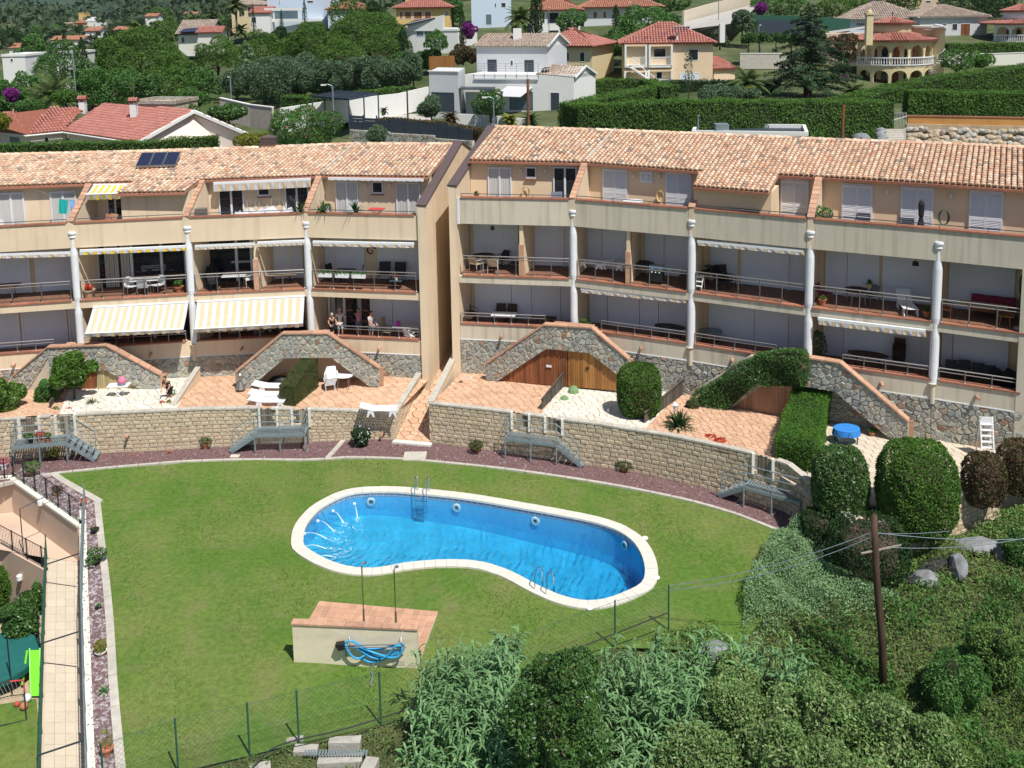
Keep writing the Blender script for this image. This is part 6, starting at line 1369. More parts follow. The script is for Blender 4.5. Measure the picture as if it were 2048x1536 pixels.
for px,l,m_ in((222,'brown wooden board leaning in the dark doorway','cap'),(232,'tan cushion leaning before the dark doorway','pinkwood')):p=on(B_,3,px,1.4);r=thing('leaning_board',l,'board',p,.3);mb=MB();mb.prism([(-.3,0,.5),(.35,0,.4),(.4,.12,1.0),(-.2,.12,1.15)],(0,.06,0));mb.build('board',M[m_],r,world=False)
lump('long white sheet covering a sofa on the third left top terrace','covered_sofa','covered sofa',C_,3,532,.9,1.05,.4,1.2,'cloth_w');lump('small white cover left of the sheeted sofa','covered_chair','covered chair',C_,3,484,.9,.45,.35,1.08,'cloth_w');lump('crumpled white cover right of the sheeted sofa','covered_chair','covered chair',C_,3,577,1.0,.35,.3,1.2,'cloth_w')
p=on(C_,3,405,.8);r=thing('grey_cabinet','square grey cabinet at the left end of the third top terrace','cabinet',p,ang(C_));mb=MB();mb.box(-.3,.3,-.2,.2,0,1.35);mb.build('cabinet',M['steel'],r,world=False); 
for b,px,l in((C_,603,'cycad in a trough beside the crumpled white cover'),(D_,648,'cycad left of the glass table on the right top terrace'),(D_,712,'cycad between the glass table and the red table')):q=on(b,3,px,.35);q[2]=b.Z['l3t']-.28;pot(q,l,.22,.22,'black','cycad',.75,.5,46,.035,kind='frond')
q=on(D_,3,655,1.9);pot(q,'clipped ball topiary in the corner of the right top terrace',.2,.75,'terra','bush',.2,.45,500,.05);table(on(D_,3,695,1.1),ang(D_),'pale glass table on the right top terrace of the left block','rect',.6,.4,.8,'glassb','steel');chair(on(D_,3,667,1.1),ang(D_)+1.5,'grey blue chair left of the glass table','steel','hgrey',back=.7);chair(on(D_,3,704,1.9),ang(D_),'grey blue chair behind the glass table','steel','hgrey',back=.6)
table(on(D_,3,754,1.2),ang(D_),'red covered table below the small window','rect',.42,.3,1.08,'redc','steel');q=on(D_,3,760,.7);pot(q,'dark green round plant in front of the red table',.2,.6,'black','cycad',.25,.4,300,.06);q=on(D_,3,828,.35);q[2]+=.7;pot(q,'small spiky plant at the right end of the left block terrace',.16,.2,'cap','lemon',.3,.3,30,.025,kind='frond')
q=on(E_,3,954,.5);q[2]+=.9;pot(q,'small yellow green plant at the left end of the right block',.15,.2,'terra','lemon',.25,.25,40,.025,kind='frond')
def coil(label,b,px,py,d,m='sand',rr=.22):
    f=b.wall(d);c=f.at(px,py);r=thing('coiled_hose',label,'hose',c);u=v3(*f.d,0);o=v3(*f.n,0)
    for k in range(4):
        mb=MB();mb.tube([c+o*(.03+.02*k)+(u*math.cos(a)*(.75+.1*k)+v3(0,0,math.sin(a)*1.5))*rr for a in np.linspace(0,6.28,16)[:-1]],.018,5,closed=True);mb.build('loop',M[m],r)
coil('coiled yellow garden hose between the glazed doors of the right block',E_,1052,383,DW-.1,'yelw');coil('coiled hose hanging left of the second louvred shutter',F__,1321,392,DW-.1,'yelw',.2);coil('green hose reel beside the closed black parasol',H_,1888,434,DW-.3,'green',.24)
chair(on(E_,3,1115,1.3),ang(E_)+.2,'grey wicker tub chair on the first right top terrace','steel','cloth_g',back=.5,s=1.15);table(on(F__,3,1266,1.2),0,'round glass topped bistro table before the white shutters','round',.55,.55,.92,'hgrey','black')
q=on(H_,3,1648,.6);pot(q,'leafy plant in the corner beside the sloping coping',.25,.75,'black','broad',.5,.8,700,.07)
def louvre(label,b,px,d,z0=.0):
    p=on(b,3,px,d);r=thing('folded_lounger',label,'folded lounger',p,ang(b));n=12
    for k in range(n):mb=MB();mb.box(-.33,.33,.01*k,.03+.01*k,.25+1.0*k/n,.25+1.0*(k+.7)/n);mb.build('slat',M['anth'],r,world=False)
louvre('dark slatted lounger leaning below the first shutter',H_,1724,.9);louvre('dark slatted lounger leaning left of the black parasol',H_,1810,.75)
def parasol(label,p,h,m='black',name='closed_parasol'):
    r=thing(name,label,'parasol',p);mb=MB();mb.tube([(0,0,0),(0,0,h)],.025,6);mb.build('pole',M['steel'],r,world=False);mb=MB();mb.lathe([(.22,h*.22),(.27,h*.26),(.1,h*.58),(.09,h*.62),(.13,h*.66),(.15,h*.9),(.1,h*.96),(.02,h)],8);mb.build('canopy',M[m],r,world=False);mb=MB();mb.lathe([(.25,0),(.25,.06),(.05,.1)],12);mb.build('base',M['conc'],r,world=False);return r
parasol('closed black parasol standing before the middle shutter',on(H_,3,1840,.8),2.15);parasol('closed dark parasol at the right end of the middle balcony',on(I_,2,2040,.5),2.5)
# middle balconies
table(on(A_,2,12,1.3),ang(A_),'dark wooden table on the leftmost middle balcony','rect',.75,.4,.75,'pole','black');table(on(B_,2,292,1.0),ang(B_),'white topped table behind the three grey chairs','rect',.75,.4,.72,'plastic','steel')
for px,d,a,l in((262,.7,.6,'left grey chair at the white topped table'),(288,.5,3.1,'middle grey chair with its back to the railing'),(316,.7,-.6,'right grey chair at the white topped table')):chair(on(B_,2,px,d),ang(B_)+a,l,'steel','hgrey')
pot(on(B_,2,178,.6),'wicker basket with red toys at the left column',.32,.4,'sand','redfl',.3,.25,160,.08,name='toy_basket');pot(on(B_,2,358,.6),'terracotta pot with a green plant beside the second column',.25,.3,'terra','bush',.28,.3,300,.06); 
lump('dark covered grill on the middle balcony right of the second column','covered_grill','grill',C_,2,425,1.2,.35,.35,1.3,'black');chair(on(C_,2,428,.5),ang(C_)+.5,'dark chair with a white towel by the second column','black','black');table(on(C_,2,470,.9),ang(C_),'grey topped table on the third middle balcony','rect',.65,.4,.72,'hgrey','black')
chair(on(C_,2,500,1.0),ang(C_)-1.2,'white folding chair at the grey topped table','white','plastic');table(on(C_,2,563,1.4),ang(C_),'long pale bench table behind the balcony partition','rect',.85,.3,.5,'sand','black')
for px,l in((652,'left white planter hooked on the balcony railing'),(686,'middle white planter hooked on the balcony railing'),(719,'right white planter hooked on the balcony railing')):
    q=on(D_,2,px,.0);q[2]=D_.Z['l2']+.82;r=thing('rail_planter',l,'planter',q,ang(D_),'white planters hooked on the railing');mb=MB();mb.box(-.38,.38,-.16,.02,-.12,.1);mb.build('trough',M['plastic'],r,world=False);cl=[[x,-.07,.13,.14,.1,.09]for x in(-.25,0,.25)];P,N=clumps(cl,240,low=-.5);V,Fq=leafset(P,N,.045);npmesh('plants',V,Fq,M['bush'],r,world=False)
chair(on(D_,2,668,1.3),ang(D_)+1.2,'black mesh chair behind the left planter','black','black',back=.6);chair(on(D_,2,714,1.3),ang(D_)-1.2,'black mesh chair behind the right planter','black','black',back=.6);table(on(D_,2,691,1.3),ang(D_),'dark table between two black mesh chairs','rect',.55,.4,.72,'anth','black')
chair(on(D_,2,768,1.5),ang(D_)+.1,'left black armchair against the right shutters','black','black',back=.5,s=1.2);chair(on(D_,2,798,1.5),ang(D_),'right black armchair against the right shutters','black','black',back=.5,s=1.2);table(on(D_,2,793,.6),ang(D_),'low dark table carrying a red flower pot','rect',.35,.25,.45,'anth','black');q=on(D_,2,793,.6);q[2]+=.45;pot(q,'white pot with red flowers on the low dark table',.1,.16,'plastic','redfl',.15,.22,120,.045)
table(on(E_,2,968,1.4),0,'round dark wooden table on the first right middle balcony','round',.65,.65,.74,'pole','black'); 
for px,d,a,l,s_ in((953,.8,2.6,'pale chair at the left of the round dark table','sand'),(985,.6,3.3,'pale chair in front of the round dark table','sand'),(1004,1.8,-.5,'dark chair behind the round dark table','black'),(1032,1.2,-1.6,'dark chair beside the terracotta partition','black')):chair(on(E_,2,px,d),ang(E_)+a,l,'hgrey' if s_=='sand' else 'black',s_)
for px,l in((1196,'left folded white lounger on the second right balcony'),(1228,'right folded white lounger on the second right balcony')):q=on(F__,2,px,1.3);q[2]+=.35;lounger(q,ang(F__)+.1,l,.3,10)
table(on(F__,2,1285,1.5),0,'round dark table behind the barbecue','round',.62,.62,.78,'black','black');p=on(F__,2,1314,.7);r=thing('barbecue','steel gas barbecue at the railing of the second right balcony','barbecue',p,ang(F__));mb=MB();mb.box(-.35,.35,-.2,.2,.15,.75);mb.build('cabinet',M['black'],r,world=False);mb=MB();mb.tube([(-.36,0,.86),(.36,0,.86)],.17,10);mb.box(-.42,.42,-.22,.22,.75,.8);mb.build('lid',M['chrome'],r,world=False)
for x in(-.2,0,.2):mb=MB();mb.tube([(x,-.2,.66),(x,-.25,.66)],.035,8);mb.build('knob',M['plastic'],r,world=False)
chair(on(F__,2,1370,1.2),ang(F__)-1.5,'dark high backed chair at the right end of the second balcony','black','black',back=.8);table(on(G_,2,1425,1.3),ang(G_),'dark table with a plant on the third right balcony','rect',.6,.4,.75,'pole','black');q=on(G_,2,1418,1.5);q[2]+=.75;pot(q,'small plant on the dark table of the third right balcony',.12,.15,'anth','bush',.2,.15,160,.05)
for k,px in enumerate((1441,1449,1457)):chair(on(G_,2,px,1.2+.1*k),ang(G_)+1.2,['nearest','middle','last'][k]+' of three folded dark chairs beside the dark table','black','black',back=.7)
p=on(G_,2,1398,.5);r=thing('step_stool','small white step stool beside the column','stool',p,ang(G_)); 
for k in range(3):mb=MB();mb.box(-.2,.2,-.2+.1*k,-.06+.1*k,.2+.22*k,.23+.22*k);mb.build('step',M['plastic'],r,world=False)
mb=MB();mb.tube([(-.2,-.25,0),(-.2,.1,.75)],.02);mb.tube([(.2,-.25,0),(.2,.1,.75)],.02);mb.tube([(-.2,.35,0),(-.2,.1,.75)],.02);mb.tube([(.2,.35,0),(.2,.1,.75)],.02);mb.build('frame',M['plastic'],r,world=False)
table(on(H_,2,1712,1.2),0,'round dark table on the fourth right balcony','round',.55,.55,.74,'pole','steel');chair(on(H_,2,1650,1.0),ang(H_)+1.4,'red brown chair beside the third column','redwood','darkred');chair(on(H_,2,1740,1.5),ang(H_)-.6,'grey chair behind the round dark table','steel','cloth_g');q=on(H_,2,1738,1.6);q[2]+=.75;pot(q,'yellow pot with a green plant',.14,.2,'yelw','lemon',.28,.3,30,.03,kind='frond');pot(on(H_,2,1645,.5),'terracotta pot at the foot of the third column',.18,.3,'terra','bush',.15,.2,120,.05)
lounger(on(H_,2,1812,1.1),ang(H_)+1.9,'cushioned lounger with a tilted back on the fourth right balcony',.35,50);pot(on(H_,2,1853,.5),'thin leafed plant at the foot of the fourth column',.2,.3,'terra','bush',.3,.5,40,.02,kind='frond')
table(on(I_,2,1965,.9),ang(I_),'long pale table on the last middle balcony','rect',1.0,.35,.78,'sand','black');p=on(I_,2,1985,1.75);r=thing('sofa','dark red cushioned sofa on the last middle balcony','sofa',p,ang(I_));mb=MB();mb.box(-.95,.95,-.3,.35,.25,.42);mb.build('base',M['cap'],r,world=False)
for k in range(3):mb=MB();mb.box(-.93+.63*k,-.33+.63*k,.1,.3,.42,.9);mb.build('cushion',M['darkred'],r,world=False)
chair(on(I_,2,1890,.8),ang(I_)+1.5,'red slatted chair right of the fourth column','redwood','redwood');p=on(I_,2,2010,.7);table(p,ang(I_),'orange wooden side table on the last middle balcony','rect',.35,.3,.5,'wood','wood')
# lower balconies
chair(on(E_,1,940,1.5),ang(E_)+.9,'brown wooden armchair in the corner of the lower balcony','pole','pole',s=1.2);chair(on(E_,1,936,.8),ang(E_)+1.4,'brown wooden armchair at the end of the lower railing','pole','pole',s=1.2);table(on(E_,1,1008,.9),ang(E_),'long white table on the first lower balcony','rect',.68,.35,.72,'plastic','wood')
for px,l in((1000,'left dark slatted chair behind the white table'),(1023,'right dark slatted chair behind the white table')):chair(on(E_,1,px,1.7),ang(E_),l,'black','pole',back=.5)
table(on(E_,1,1088,1.2),ang(E_),'low dark bench right of the white table','rect',.7,.25,.5,'pole','black',cat='bench',name='garden_bench');q=on(F__,1,1169,.3);q[2]=ZR['l1']-.2;pot(q,'bright spiky palm lily above the stone stair landing',.15,.2,'terra','lemon',.5,.5,60,.03,kind='frond')
table(on(F__,1,1340,1.2),ang(F__),'oval dark table on the second lower balcony','round',.85,.45,.74,'black','black');table(on(G_,1,1422,1.3),0,'round glass table with dark rim on the third lower balcony','round',.6,.6,.74,'glassb','black');table(on(H_,1,1735,1.2),ang(H_),'oval brown table on the fourth lower balcony','round',.95,.45,.74,'pole','pole')
r=thing('chair_stack','stack of dark chairs against the lower shutters','stacked chairs',on(H_,1,1797,1.6),ang(H_)); 
for k in range(7):mb=MB();z=.4+.1*k;mb.box(-.26,.26,-.26,.26,z,z+.03);mb.box(-.26,.26,.24,.28,z,z+.5);mb.bar((-.28,-.2,z+.2),(-.28,.25,z+.22),.04,.03);mb.bar((.28,-.2,z+.2),(.28,.25,z+.22),.04,.03);mb.build('stacked_chair',M['pole'],r,world=False)
pot(on(H_,1,1636,.9),'oleander like plant beside the third column at the lower floor',.2,.3,'terra','olive',.35,1.3,500,.08)
for px,d,l in((1903,1.2,'dark armchair at the left of the last lower balcony'),(1930,1.4,'dark slatted chair on the last lower balcony'),(1957,1.3,'second dark slatted chair on the last lower balcony'),(1980,1.2,'third dark chair with a pale frame')):chair(on(I_,1,px,d),ang(I_)+.2,l,'pole','black')
lump('dark covered table at the right end of the last lower balcony','covered_table','covered table',I_,1,2008,1.3,.6,.4,.85,'black')
def pend(label,b,lv,px,d,m,rr=.25,z=.6):z1=LV[lv](b)[1];p=on(b,lv,px,d);p[2]=z1;r=thing('pendant_lamp',label,'lamp',p);mb=MB();mb.tube([(0,0,0),(0,0,-z)],.008,4);mb.build('cord',M['black'],r,world=False);mb=MB();mb.lathe([(rr,-z-.18),(rr*.75,-z),(.03,-z+.02)],12);mb.build('lamp_shade',M[m],r,world=False)
pend('fringed orange lamp shade hanging in the last lower balcony',I_,1,1962,1.3,'cloth_c',.33,.15);pend('small dark pendant lamp hanging in the first middle balcony',E_,2,987,1.4,'anth',.12,.45);pend('dark hanging ornament in the fourth middle balcony',H_,2,1828,1.3,'black',.16,.5)
f=D_.wall(DB-.06);r=thing('gecko_ornament','black spiral gecko ornament on the cream wall strip','wall ornament',f.at(742,502));mb=MB();c=f.at(742,502);u=v3(*f.d,0);mb.tube([c+(u*math.cos(t)+v3(0,0,math.sin(t)))*(.32-.035*t)for t in np.linspace(.5,7.5,26)],[.05-.0015*k for k in range(26)],6);mb.build('figure',M['black'],r)
table(on(D_,1,815,1.1),ang(D_),'table with a patterned cloth behind the lower railing','rect',.75,.4,.8,'hgrey','steel');q=on(D_,1,797,.95);q[2]+=.8;r=thing('gift_bag','magenta box on the table with the patterned cloth','box',q);mb=MB();mb.box(-.12,.12,-.1,.1,0,.26);mb.build('box',M['magenta'],r,world=False)
chair(on(D_,1,777,1.1),ang(D_)+1.3,'tall grey mesh chair left of the patterned table','steel','sand',back=.75);chair(on(D_,1,822,.5),ang(D_)+2.6,'pale folding chair at the right end of the lower railing','plastic','plastic');lump('white bundle beside the third column of the left block','white_bundle','bundle',D_,1,650,.5,.4,.3,.5,'cloth_w',5)
for px,d,l in((520,1.,'dark chair under the second big striped awning'),(470,1.2,'dark chair left under the second big striped awning'),(250,.9,'red cushioned chair under the first big striped awning')):b=C_ if px>390 else B_;chair(on(b,1,px,d),ang(b),l,'steel','darkred' if px==250 else 'cloth_g')
# garden: lounger terrace
for(x,y),a,z,l in(((541,783),3.05,1.72,'white sun lounger farthest back beside the tall clipped hedge'),((535,800),3.08,1.7,'white sun lounger in the middle beside the tall clipped hedge'),((535,812),3.1,1.68,'white sun lounger nearest the gates beside the tall clipped hedge')):lounger(G(x,y,z),a,l,.34,12)
lounger(G(757,829,1.5),3.14,'single white sun lounger by the wall at the right of the terrace',.34,18)
r=thing('chair_stack','stack of white plastic chairs right of the tall clipped hedge','stacked chairs',G(660,781,1.6),.3)
for k in range(6):mb=MB();z=.38+.07*k;x=.03*k;mb.box(-.26+x,.26+x,-.24,.24,z,z+.03);mb.add([(-.26+x,.22,z),(.26+x,.22,z),(.24+x,.36,z+.48),(-.24+x,.36,z+.48)],[(0,1,2,3)]);mb.bar((-.28+x,-.2,z+.2),(-.28+x,.25,z+.24),.05,.03);mb.bar((.28+x,-.2,z+.2),(.28+x,.25,z+.24),.05,.03);mb.build('stacked_chair',M['plastic'],r,world=False)
mb=MB()
for x in(-.24,.24):
    for y in(-.22,.22):mb.tube([(x,y,0),(x,y,.4)],.02,5)
mb.build('chair_legs',M['plastic'],r,world=False)
table(G(688,776,1.6),0,'white oval table in the shade of the right alcove','round',.5,.4,.72,'plastic','steel');table(G(505,778,1.6),0,'thin metal table before the left foot of the stone arch','rect',.5,.3,.85,'steel','black')
parasol('bare parasol stand on a brown square base',G(482,788,1.62),1.2,'steel');lump('yellow and dark covers piled in the left alcove','covered_pile','covers',D_,1,575,-.9,.7,.4,.6,'yelw')if 0 else None
for x,y,m_,l in((575,760,'yellowfl','yellow cover lying in the left alcove'),(560,768,'black','black cover lying in the left alcove')):c=G(x,y,1.62);r=thing('folded_cover',l,'cover',c);mb=MB();mb.lathe([(.5,0),(.52,.2),(.3,.42),(.05,.46)],10,(0,0,0),0,1.3,.7);mb.build('cover',M['yelw']if 'yell' in m_ else M[m_],r,world=False,smooth=True)
hedge('clipped_hedge','tall clipped box hedge standing across the lounger terrace',[(G(609,772,1.6),G(560,817,1.5),1.6,3.35,1.5,2.75)],.85,30000,.032,'dryhedge',bump=.06,lumps=.4)
# white flag terrace on the left
r=thing('folding_table','white folding table with crossed legs on the white flagstone terrace','table',G(240,802,1.63),.05);mb=MB();mb.box(-.55,.55,-.28,.28,.85,.89);mb.build('table_top',M['plastic'],r,world=False)
for y in(-.25,.25):mb=MB();mb.bar((-.45,y,0),(.35,y,.85),.04,.04);mb.bar((.45,y,0),(-.35,y,.85),.04,.04);mb.build('leg',M['plastic'],r,world=False)
q=G(246,802,1.63);q[2]+=.89;r=thing('bag','dark bag with a pink cloth on the white folding table','bag',q);mb=MB();mb.lathe([(.2,0),(.22,.1),(.15,.22)],10);mb.build('bag',M['cloth_g'],r,world=False);mb=MB();mb.lathe([(.2,.12),(.22,.25),(.12,.42),(.03,.45)],9,(.02,0,0));mb.build('pink_cloth',M['pinkc'],r,world=False,smooth=True)
add_tree('round',*G(150,808,1.65)[:2],1.65,4.35,1.25,'glossy lemon tree before the stone arch on the left',M['lemon'],n=4200,s=.13,nc=26,tfrac=.28,name='lemon_tree');add_tree('shrub',*G(92,812,1.65)[:2],1.6,3.2,.75,'dark rose bush with white blossoms left of the lemon tree',M['bush'],n=3000,s=.07,nc=9,cat='bush',name='rose_bush');add_tree('round',*G(-5,835,1.7)[:2],.6,4.0,1.4,'large leafy bush at the left edge of the terrace',M['lemon'],n=7500,s=.1,nc=16,tfrac=.05,name='citrus_bush',cat='bush')
pot(G(185,818,1.68),'fern like plant at the front of the white terrace',.12,.05,'terra','palm',.65,.5,70,.025,kind='frond');pot(G(138,829,1.72),'turquoise bowl with flowers by the left gates',.16,.16,'teal','redfl',.2,.2,140,.05);pot(G(116,829,1.72),'small flowering pot between the left gates',.12,.16,'terra','bush',.2,.3,160,.05)
c=G(174,824,1.83);r=thing('white_globe','white globe lamp beside the fern like plant','lamp',c);mb=MB();mb.lathe([(.15*math.cos(t),.15*math.sin(t))for t in np.linspace(-1.5,1.5,8)],12);mb.build('globe',M['plastic'],r,world=False,smooth=True)
pot(G(323,819,1.66),'dark pot with orange flowers at the terrace edge',.15,.25,'black','redfl',.15,.2,120,.045);pot(G(339,817,1.66),'dark pot with yellow flowers by the low plaster wall',.17,.25,'black','yellowfl',.2,.22,150,.045);pot(G(345,800,1.66),'wide pot of flowers next to the bending woman',.2,.25,'black','sage',.25,.3,220,.05)
# right gardens
add_tree('topiary',*G(1278,840,1.66)[:2],1.9,4.5,1.05,'round photinia tree with a dense red tipped crown',M['hedge'],n=15000,s=.05,name='photinia_tree',mats2=(M['photinia'],3500))
for x,y,s_,l in((1129,806,.24,'round blue green cactus beside the grey plank fence'),(1147,790,.30,'tall ribbed cactus behind the round cactus'),(1112,815,.16,'small dark agave at the plank fence')):
    c=G(x,y,1.66);r=thing('cactus',l,'cactus',c);mb=MB();n=20;prof=[(.5,0),(1.,.5),(.9,1.1),(.5,1.55),(.05,1.7)];vs=[]
    for rr,zz_ in prof:
        for k in range(n):a=6.283*k/n;q=s_*rr*(1 if k%2 else .86);vs.append((q*math.cos(a),q*math.sin(a),zz_*s_))
    mb.add(vs,[(i*n+k,i*n+(k+1)%n,(i+1)*n+(k+1)%n,(i+1)*n+k)for i in range(4)for k in range(n)]);mb.build('body',M['sage'],r,world=False)
for poly_,l in(([(895,797),(925,752),(946,752),(916,800)],'white pebble strip with succulents at the passage wall'),([(1105,830),(1150,770),(1165,775),(1130,838)],'white pebble bed around the cacti')):scatter_stones('gravel',[[tuple(G(*q,1.66)[:2])for q in poly_]],900,.06,M['conc'],l,1.66)
for x,y,l in((912,782,'small dry succulent in the white pebble strip'),(922,768,'second small succulent in the white pebble strip'),(905,795,'brown succulent at the front of the pebble strip')):pot(G(x,y,1.66),l,.06,.04,'terra','dry',.22,.2,26,.02,kind='frond',name='succulent')
mb=MB();c=G(1217,835,1.68);mb.tube([c,c+v3(0,0,.45)],.05,8);tag(mb.build('water_tap_post',M['plastic'],None),'short white post in the shadow on the flagstones','post')
pot(G(1357,864,1.7),'large cycad right of the grey plank fence',.1,.15,'trunk','cycad',1.05,.8,90,.035,kind='frond',name='cycad');c=G(1350,850,1.7);r=thing('garden_lantern','small white garden lantern behind the large cycad','lantern',c);mb=MB();mb.tube([(0,0,0),(0,0,.8)],.03,6);mb.lathe([(.08,.8),(.12,1.0),(.16,1.02),(.04,1.14)],8);mb.build('lantern',M['plastic'],r,world=False)
pot(G(1430,893,1.7),'low bush of red flowers behind the block wall',.1,.05,'terra','redfl',.55,.35,1500,.05,name='red_flower_bush');pot(G(1450,900,1.7),'red flowers continuing right along the wall',.1,.05,'terra','redfl',.35,.25,700,.05,name='red_flower_bush');add_tree('shrub',*G(1385,820,1.65)[:2],1.6,2.3,.5,'small loose shrub at the end of the plank fence',M['dryhedge'],n=1500,s=.05,nc=6,cat='shrub',name='garden_shrub')
q0,q1=fG.uz(1395,790),fG.uz(1605,705);segs=[];pts_=[(1392,790,822),(1455,745,815),(1520,705,765),(1612,702,770)]
for(xa,ya,yb),(xc,yc,yd)in zip(pts_,pts_[1:]):a,b=fG.at(xa,ya,.0),fG.at(xc,yc,.0);za,zb2=fG.uz(xa,yb)[1],fG.uz(xc,yd)[1];segs.append((a,b,za,a[2],zb2,b[2]))
hedge('ivy_cover','thick ivy growing over the left half of the right stone arch',[(s_[0]+v3(*(fG.n*.45),0),s_[1]+v3(*(fG.n*.45),0))+s_[2:]for s_ in segs],.75,26000,.045,'broad',flop=.7,bump=.25,cat='ivy',lumps=2.)
nb,fb=G(1600,945,1.66),G(1610,828,1.6);hedge('clipped_hedge','bright green clipped hedge between the right terraces',[(G(1590,826,1.6),G(1551,940,1.5),1.6,3.3,.9,3.0)],1.65,42000,.05,'brighthedge',flop=.6,asp=.25,bump=.16)
r=thing('covered_table','oval table under a bright blue cloth on the beige terrace','table',G(1692,885,1.62),.1);mb=MB();mb.lathe([(.60,.42),(.57,.60),(.55,.72),(.5,.74)],26,(0,0,0),0,1.1,.85)
mb.build('tablecloth',M['blue'],r,world=False,smooth=False)
for x in(-.4,.4):mb=MB();mb.tube([(x,-.3,0),(x,-.3,.5)],.03);mb.tube([(x,.3,0),(x,.3,.5)],.03);mb.build('leg',M['anth'],r,world=False)
chair(G(1688,897,1.62),3.1,'dark chair pushed under the blue covered table','anth','anth',back=.25);pot(G(1744,872,1.62),'terracotta bowl plant before the dark alcove',.16,.2,'terra','bush',.2,.15,160,.05)
r=thing('folded_chairs','tall white folded chairs leaning on the stone wall at the right','folded chairs',G(1970,914,1.62),-.1)
for k in range(6):mb=MB();mb.box(-.24,.24,-.3+.05*k,-.05+.05*k,.25+.25*k,.29+.25*k);mb.build('seat',M['plastic'],r,world=False)
for x in(-.26,.26):mb=MB();mb.bar((x,-.4,0),(x,.1,1.85),.05,.05);mb.bar((x,.4,0),(x,.1,1.5),.04,.04);mb.build('leg',M['plastic'],r,world=False)
mb=MB();mb.box(-.24,.24,.02,.06,1.45,1.85);mb.build('backrest',M['plastic'],r,world=False)
def gb(x,yb,yt,w,label,m,n,s,k='topiary',**kw):p=G(x,yb,kw.pop('z',1.4));z1=Zat(p,yt);add_tree(k,p[0],p[1],p[2],z1,w/2*p[1]/F_,label,M[m],n=n,s=s,tfrac=.0,cat='bush',**kw)
gb(1678,1046,896,112,'glossy round laurel bush leaning over the block wall','broad',15000,.06,nc=34,name='laurel_bush',z=.8);gb(1830,1070,886,156,'largest dense green bush beside the laurel bush','hedge',34000,.05,nc=44,name='dense_bush',z=.8);gb(1965,1010,908,84,'dark reddish bush right of the largest bush','photinia',7000,.055,nc=16,name='photinia_bush');gb(2040,985,882,92,'dark reddish bush at the right edge of the terrace','photinia',8000,.055,nc=16,name='photinia_bush');gb(1735,1090,1020,90,'shaded ivy at the corner under the large bushes','hedged',7000,.05,nc=14,name='ivy_bush',z=.2);gb(1735,1155,1040,160,'dark ivy mass hiding the corner of the block wall','hedged',8000,.055,nc=18,name='ivy_bush',z=0);gb(1640,1090,1020,80,'shaded undergrowth below the last metal stair','hedged',5000,.05,nc=12,name='ivy_bush',z=.1)  # last three: dark-leaved bushes added where the wall corner lies in deep shade
# pots on the gravel
for a in((411,897,.17,.26,'terra','bush',.28,.35,280,.05,'terracotta pot with tall reddish flowers on the red gravel','pinkfl'),(340,906,.10,.14,'terra','bush',.04,.05,20,.02,'tiny empty terracotta pot on the red gravel',None),(954,903,.18,.15,'terra','dryhedge',.33,.45,700,.045,'round bush pot right of the manhole cover',None),(1248,942,.18,.15,'terra','dryhedge',.35,.45,700,.045,'round bush pot on the gravel right of the third metal stair',None),(106,920,.18,.2,'black','yellowfl',.32,.35,500,.045,'yellow green bush pot under the far left stair platform',None),(64,952,.17,.24,'terra','bush',.33,.55,500,.05,'terracotta pot with a branching plant inside the iron railing',None),(114,992,.14,.18,'yelw','photinia',.22,.28,260,.045,'yellow pot with a dark red plant inside the iron railing',None),(168,1012,.15,.28,'terra','redfl',.1,.1,60,.04,'tall terracotta pot at the corner of the gravel strip',None),(190,1066,.17,.2,'black','lemon',.12,.4,24,.02,'black pot with a thin plant on the gravel strip',None),(194,1128,.19,.22,'black','broad',.38,.4,480,.06,'black pot with a spreading leafy plant on the gravel strip',None),(197,1218,.11,.12,'black','sage',.16,.2,22,.02,'small black pot with an aloe',None),(202,1308,.2,.14,'offwhite','yellowfl',.3,.3,500,.04,'white pot with an orange brown bush',None),(208,1386,.02,.03,'black','sage',.26,.3,24,.03,'small grey agave growing in the gravel strip',None),(214,1510,.19,.26,'terra','yellowfl',.22,.55,120,.04,'terracotta pot with bare branches at the bottom of the strip',None),(8,938,.2,.3,'plastic','pinkfl',.25,.25,260,.05,'white bucket of red and white flowers at the left edge',None)):
    x,y,rd,h,mt,pl__,pr_,ph_,n_,s_,lb_,m2=a;pot(G(x,y,.02),lb_,rd,h,mt,pl__,pr_,ph_,n_,s_,m2=M and m2,kind='frond' if n_<40 else 'ball')
for x,y,l,m_ in((62,886,'left small pot on the far left platform','black'),(80,882,'red flower pot on the far left platform','terra'),(96,884,'right terracotta pot on the far left platform','terra')):pot(G(x,y,P1[2]+.03),l,.13,.2,m_,'redfl' if x==80 else 'bush',.2,.3,200,.05)
p=G(723,892,.02);add_tree('shrub',p[0],p[1],0,1.05,.52,'dark bush with white blossoms at the foot of the left wall',M['hedged'],n=1700,s=.07,nc=9,cat='bush',name='blossom_bush'); 
P,N=clumps([[p[0],p[1],.55,.5,.5,.5]],60,low=-.3);V,Fq=leafset(P+N*.03,N,.05,.8);npmesh('blossom',V,Fq,M['cloth_w'],bpy.data.objects['blossom_bush'])
for x,y in((257,868),(764,866),(268,903)):
    b_=fw(x,'L',0,0);c=Face(b_,b_+v3(1,.0,0)).at(x,y,.05)if y!=903 else G(270,905,.05);mb=MB();mb.tube([c,c+v3(-.02,-.3,-.04)],.07,8);mb.build('drain_spout',M['cap2'],rL)if y!=903 else tag(mb.build('roof_tile_piece',M['cap'],None),'half buried terracotta pipe piece lying on the gravel','pipe')
c=G(470,913,.02);mb=MB();mb.box(c[0]-.22,c[0]+.22,c[1]-.14,c[1]+.14,0,.06);tag(mb.build('stepping_stone',M['bpave'],None),'small beige slab on the gravel left of the second stair','slab')
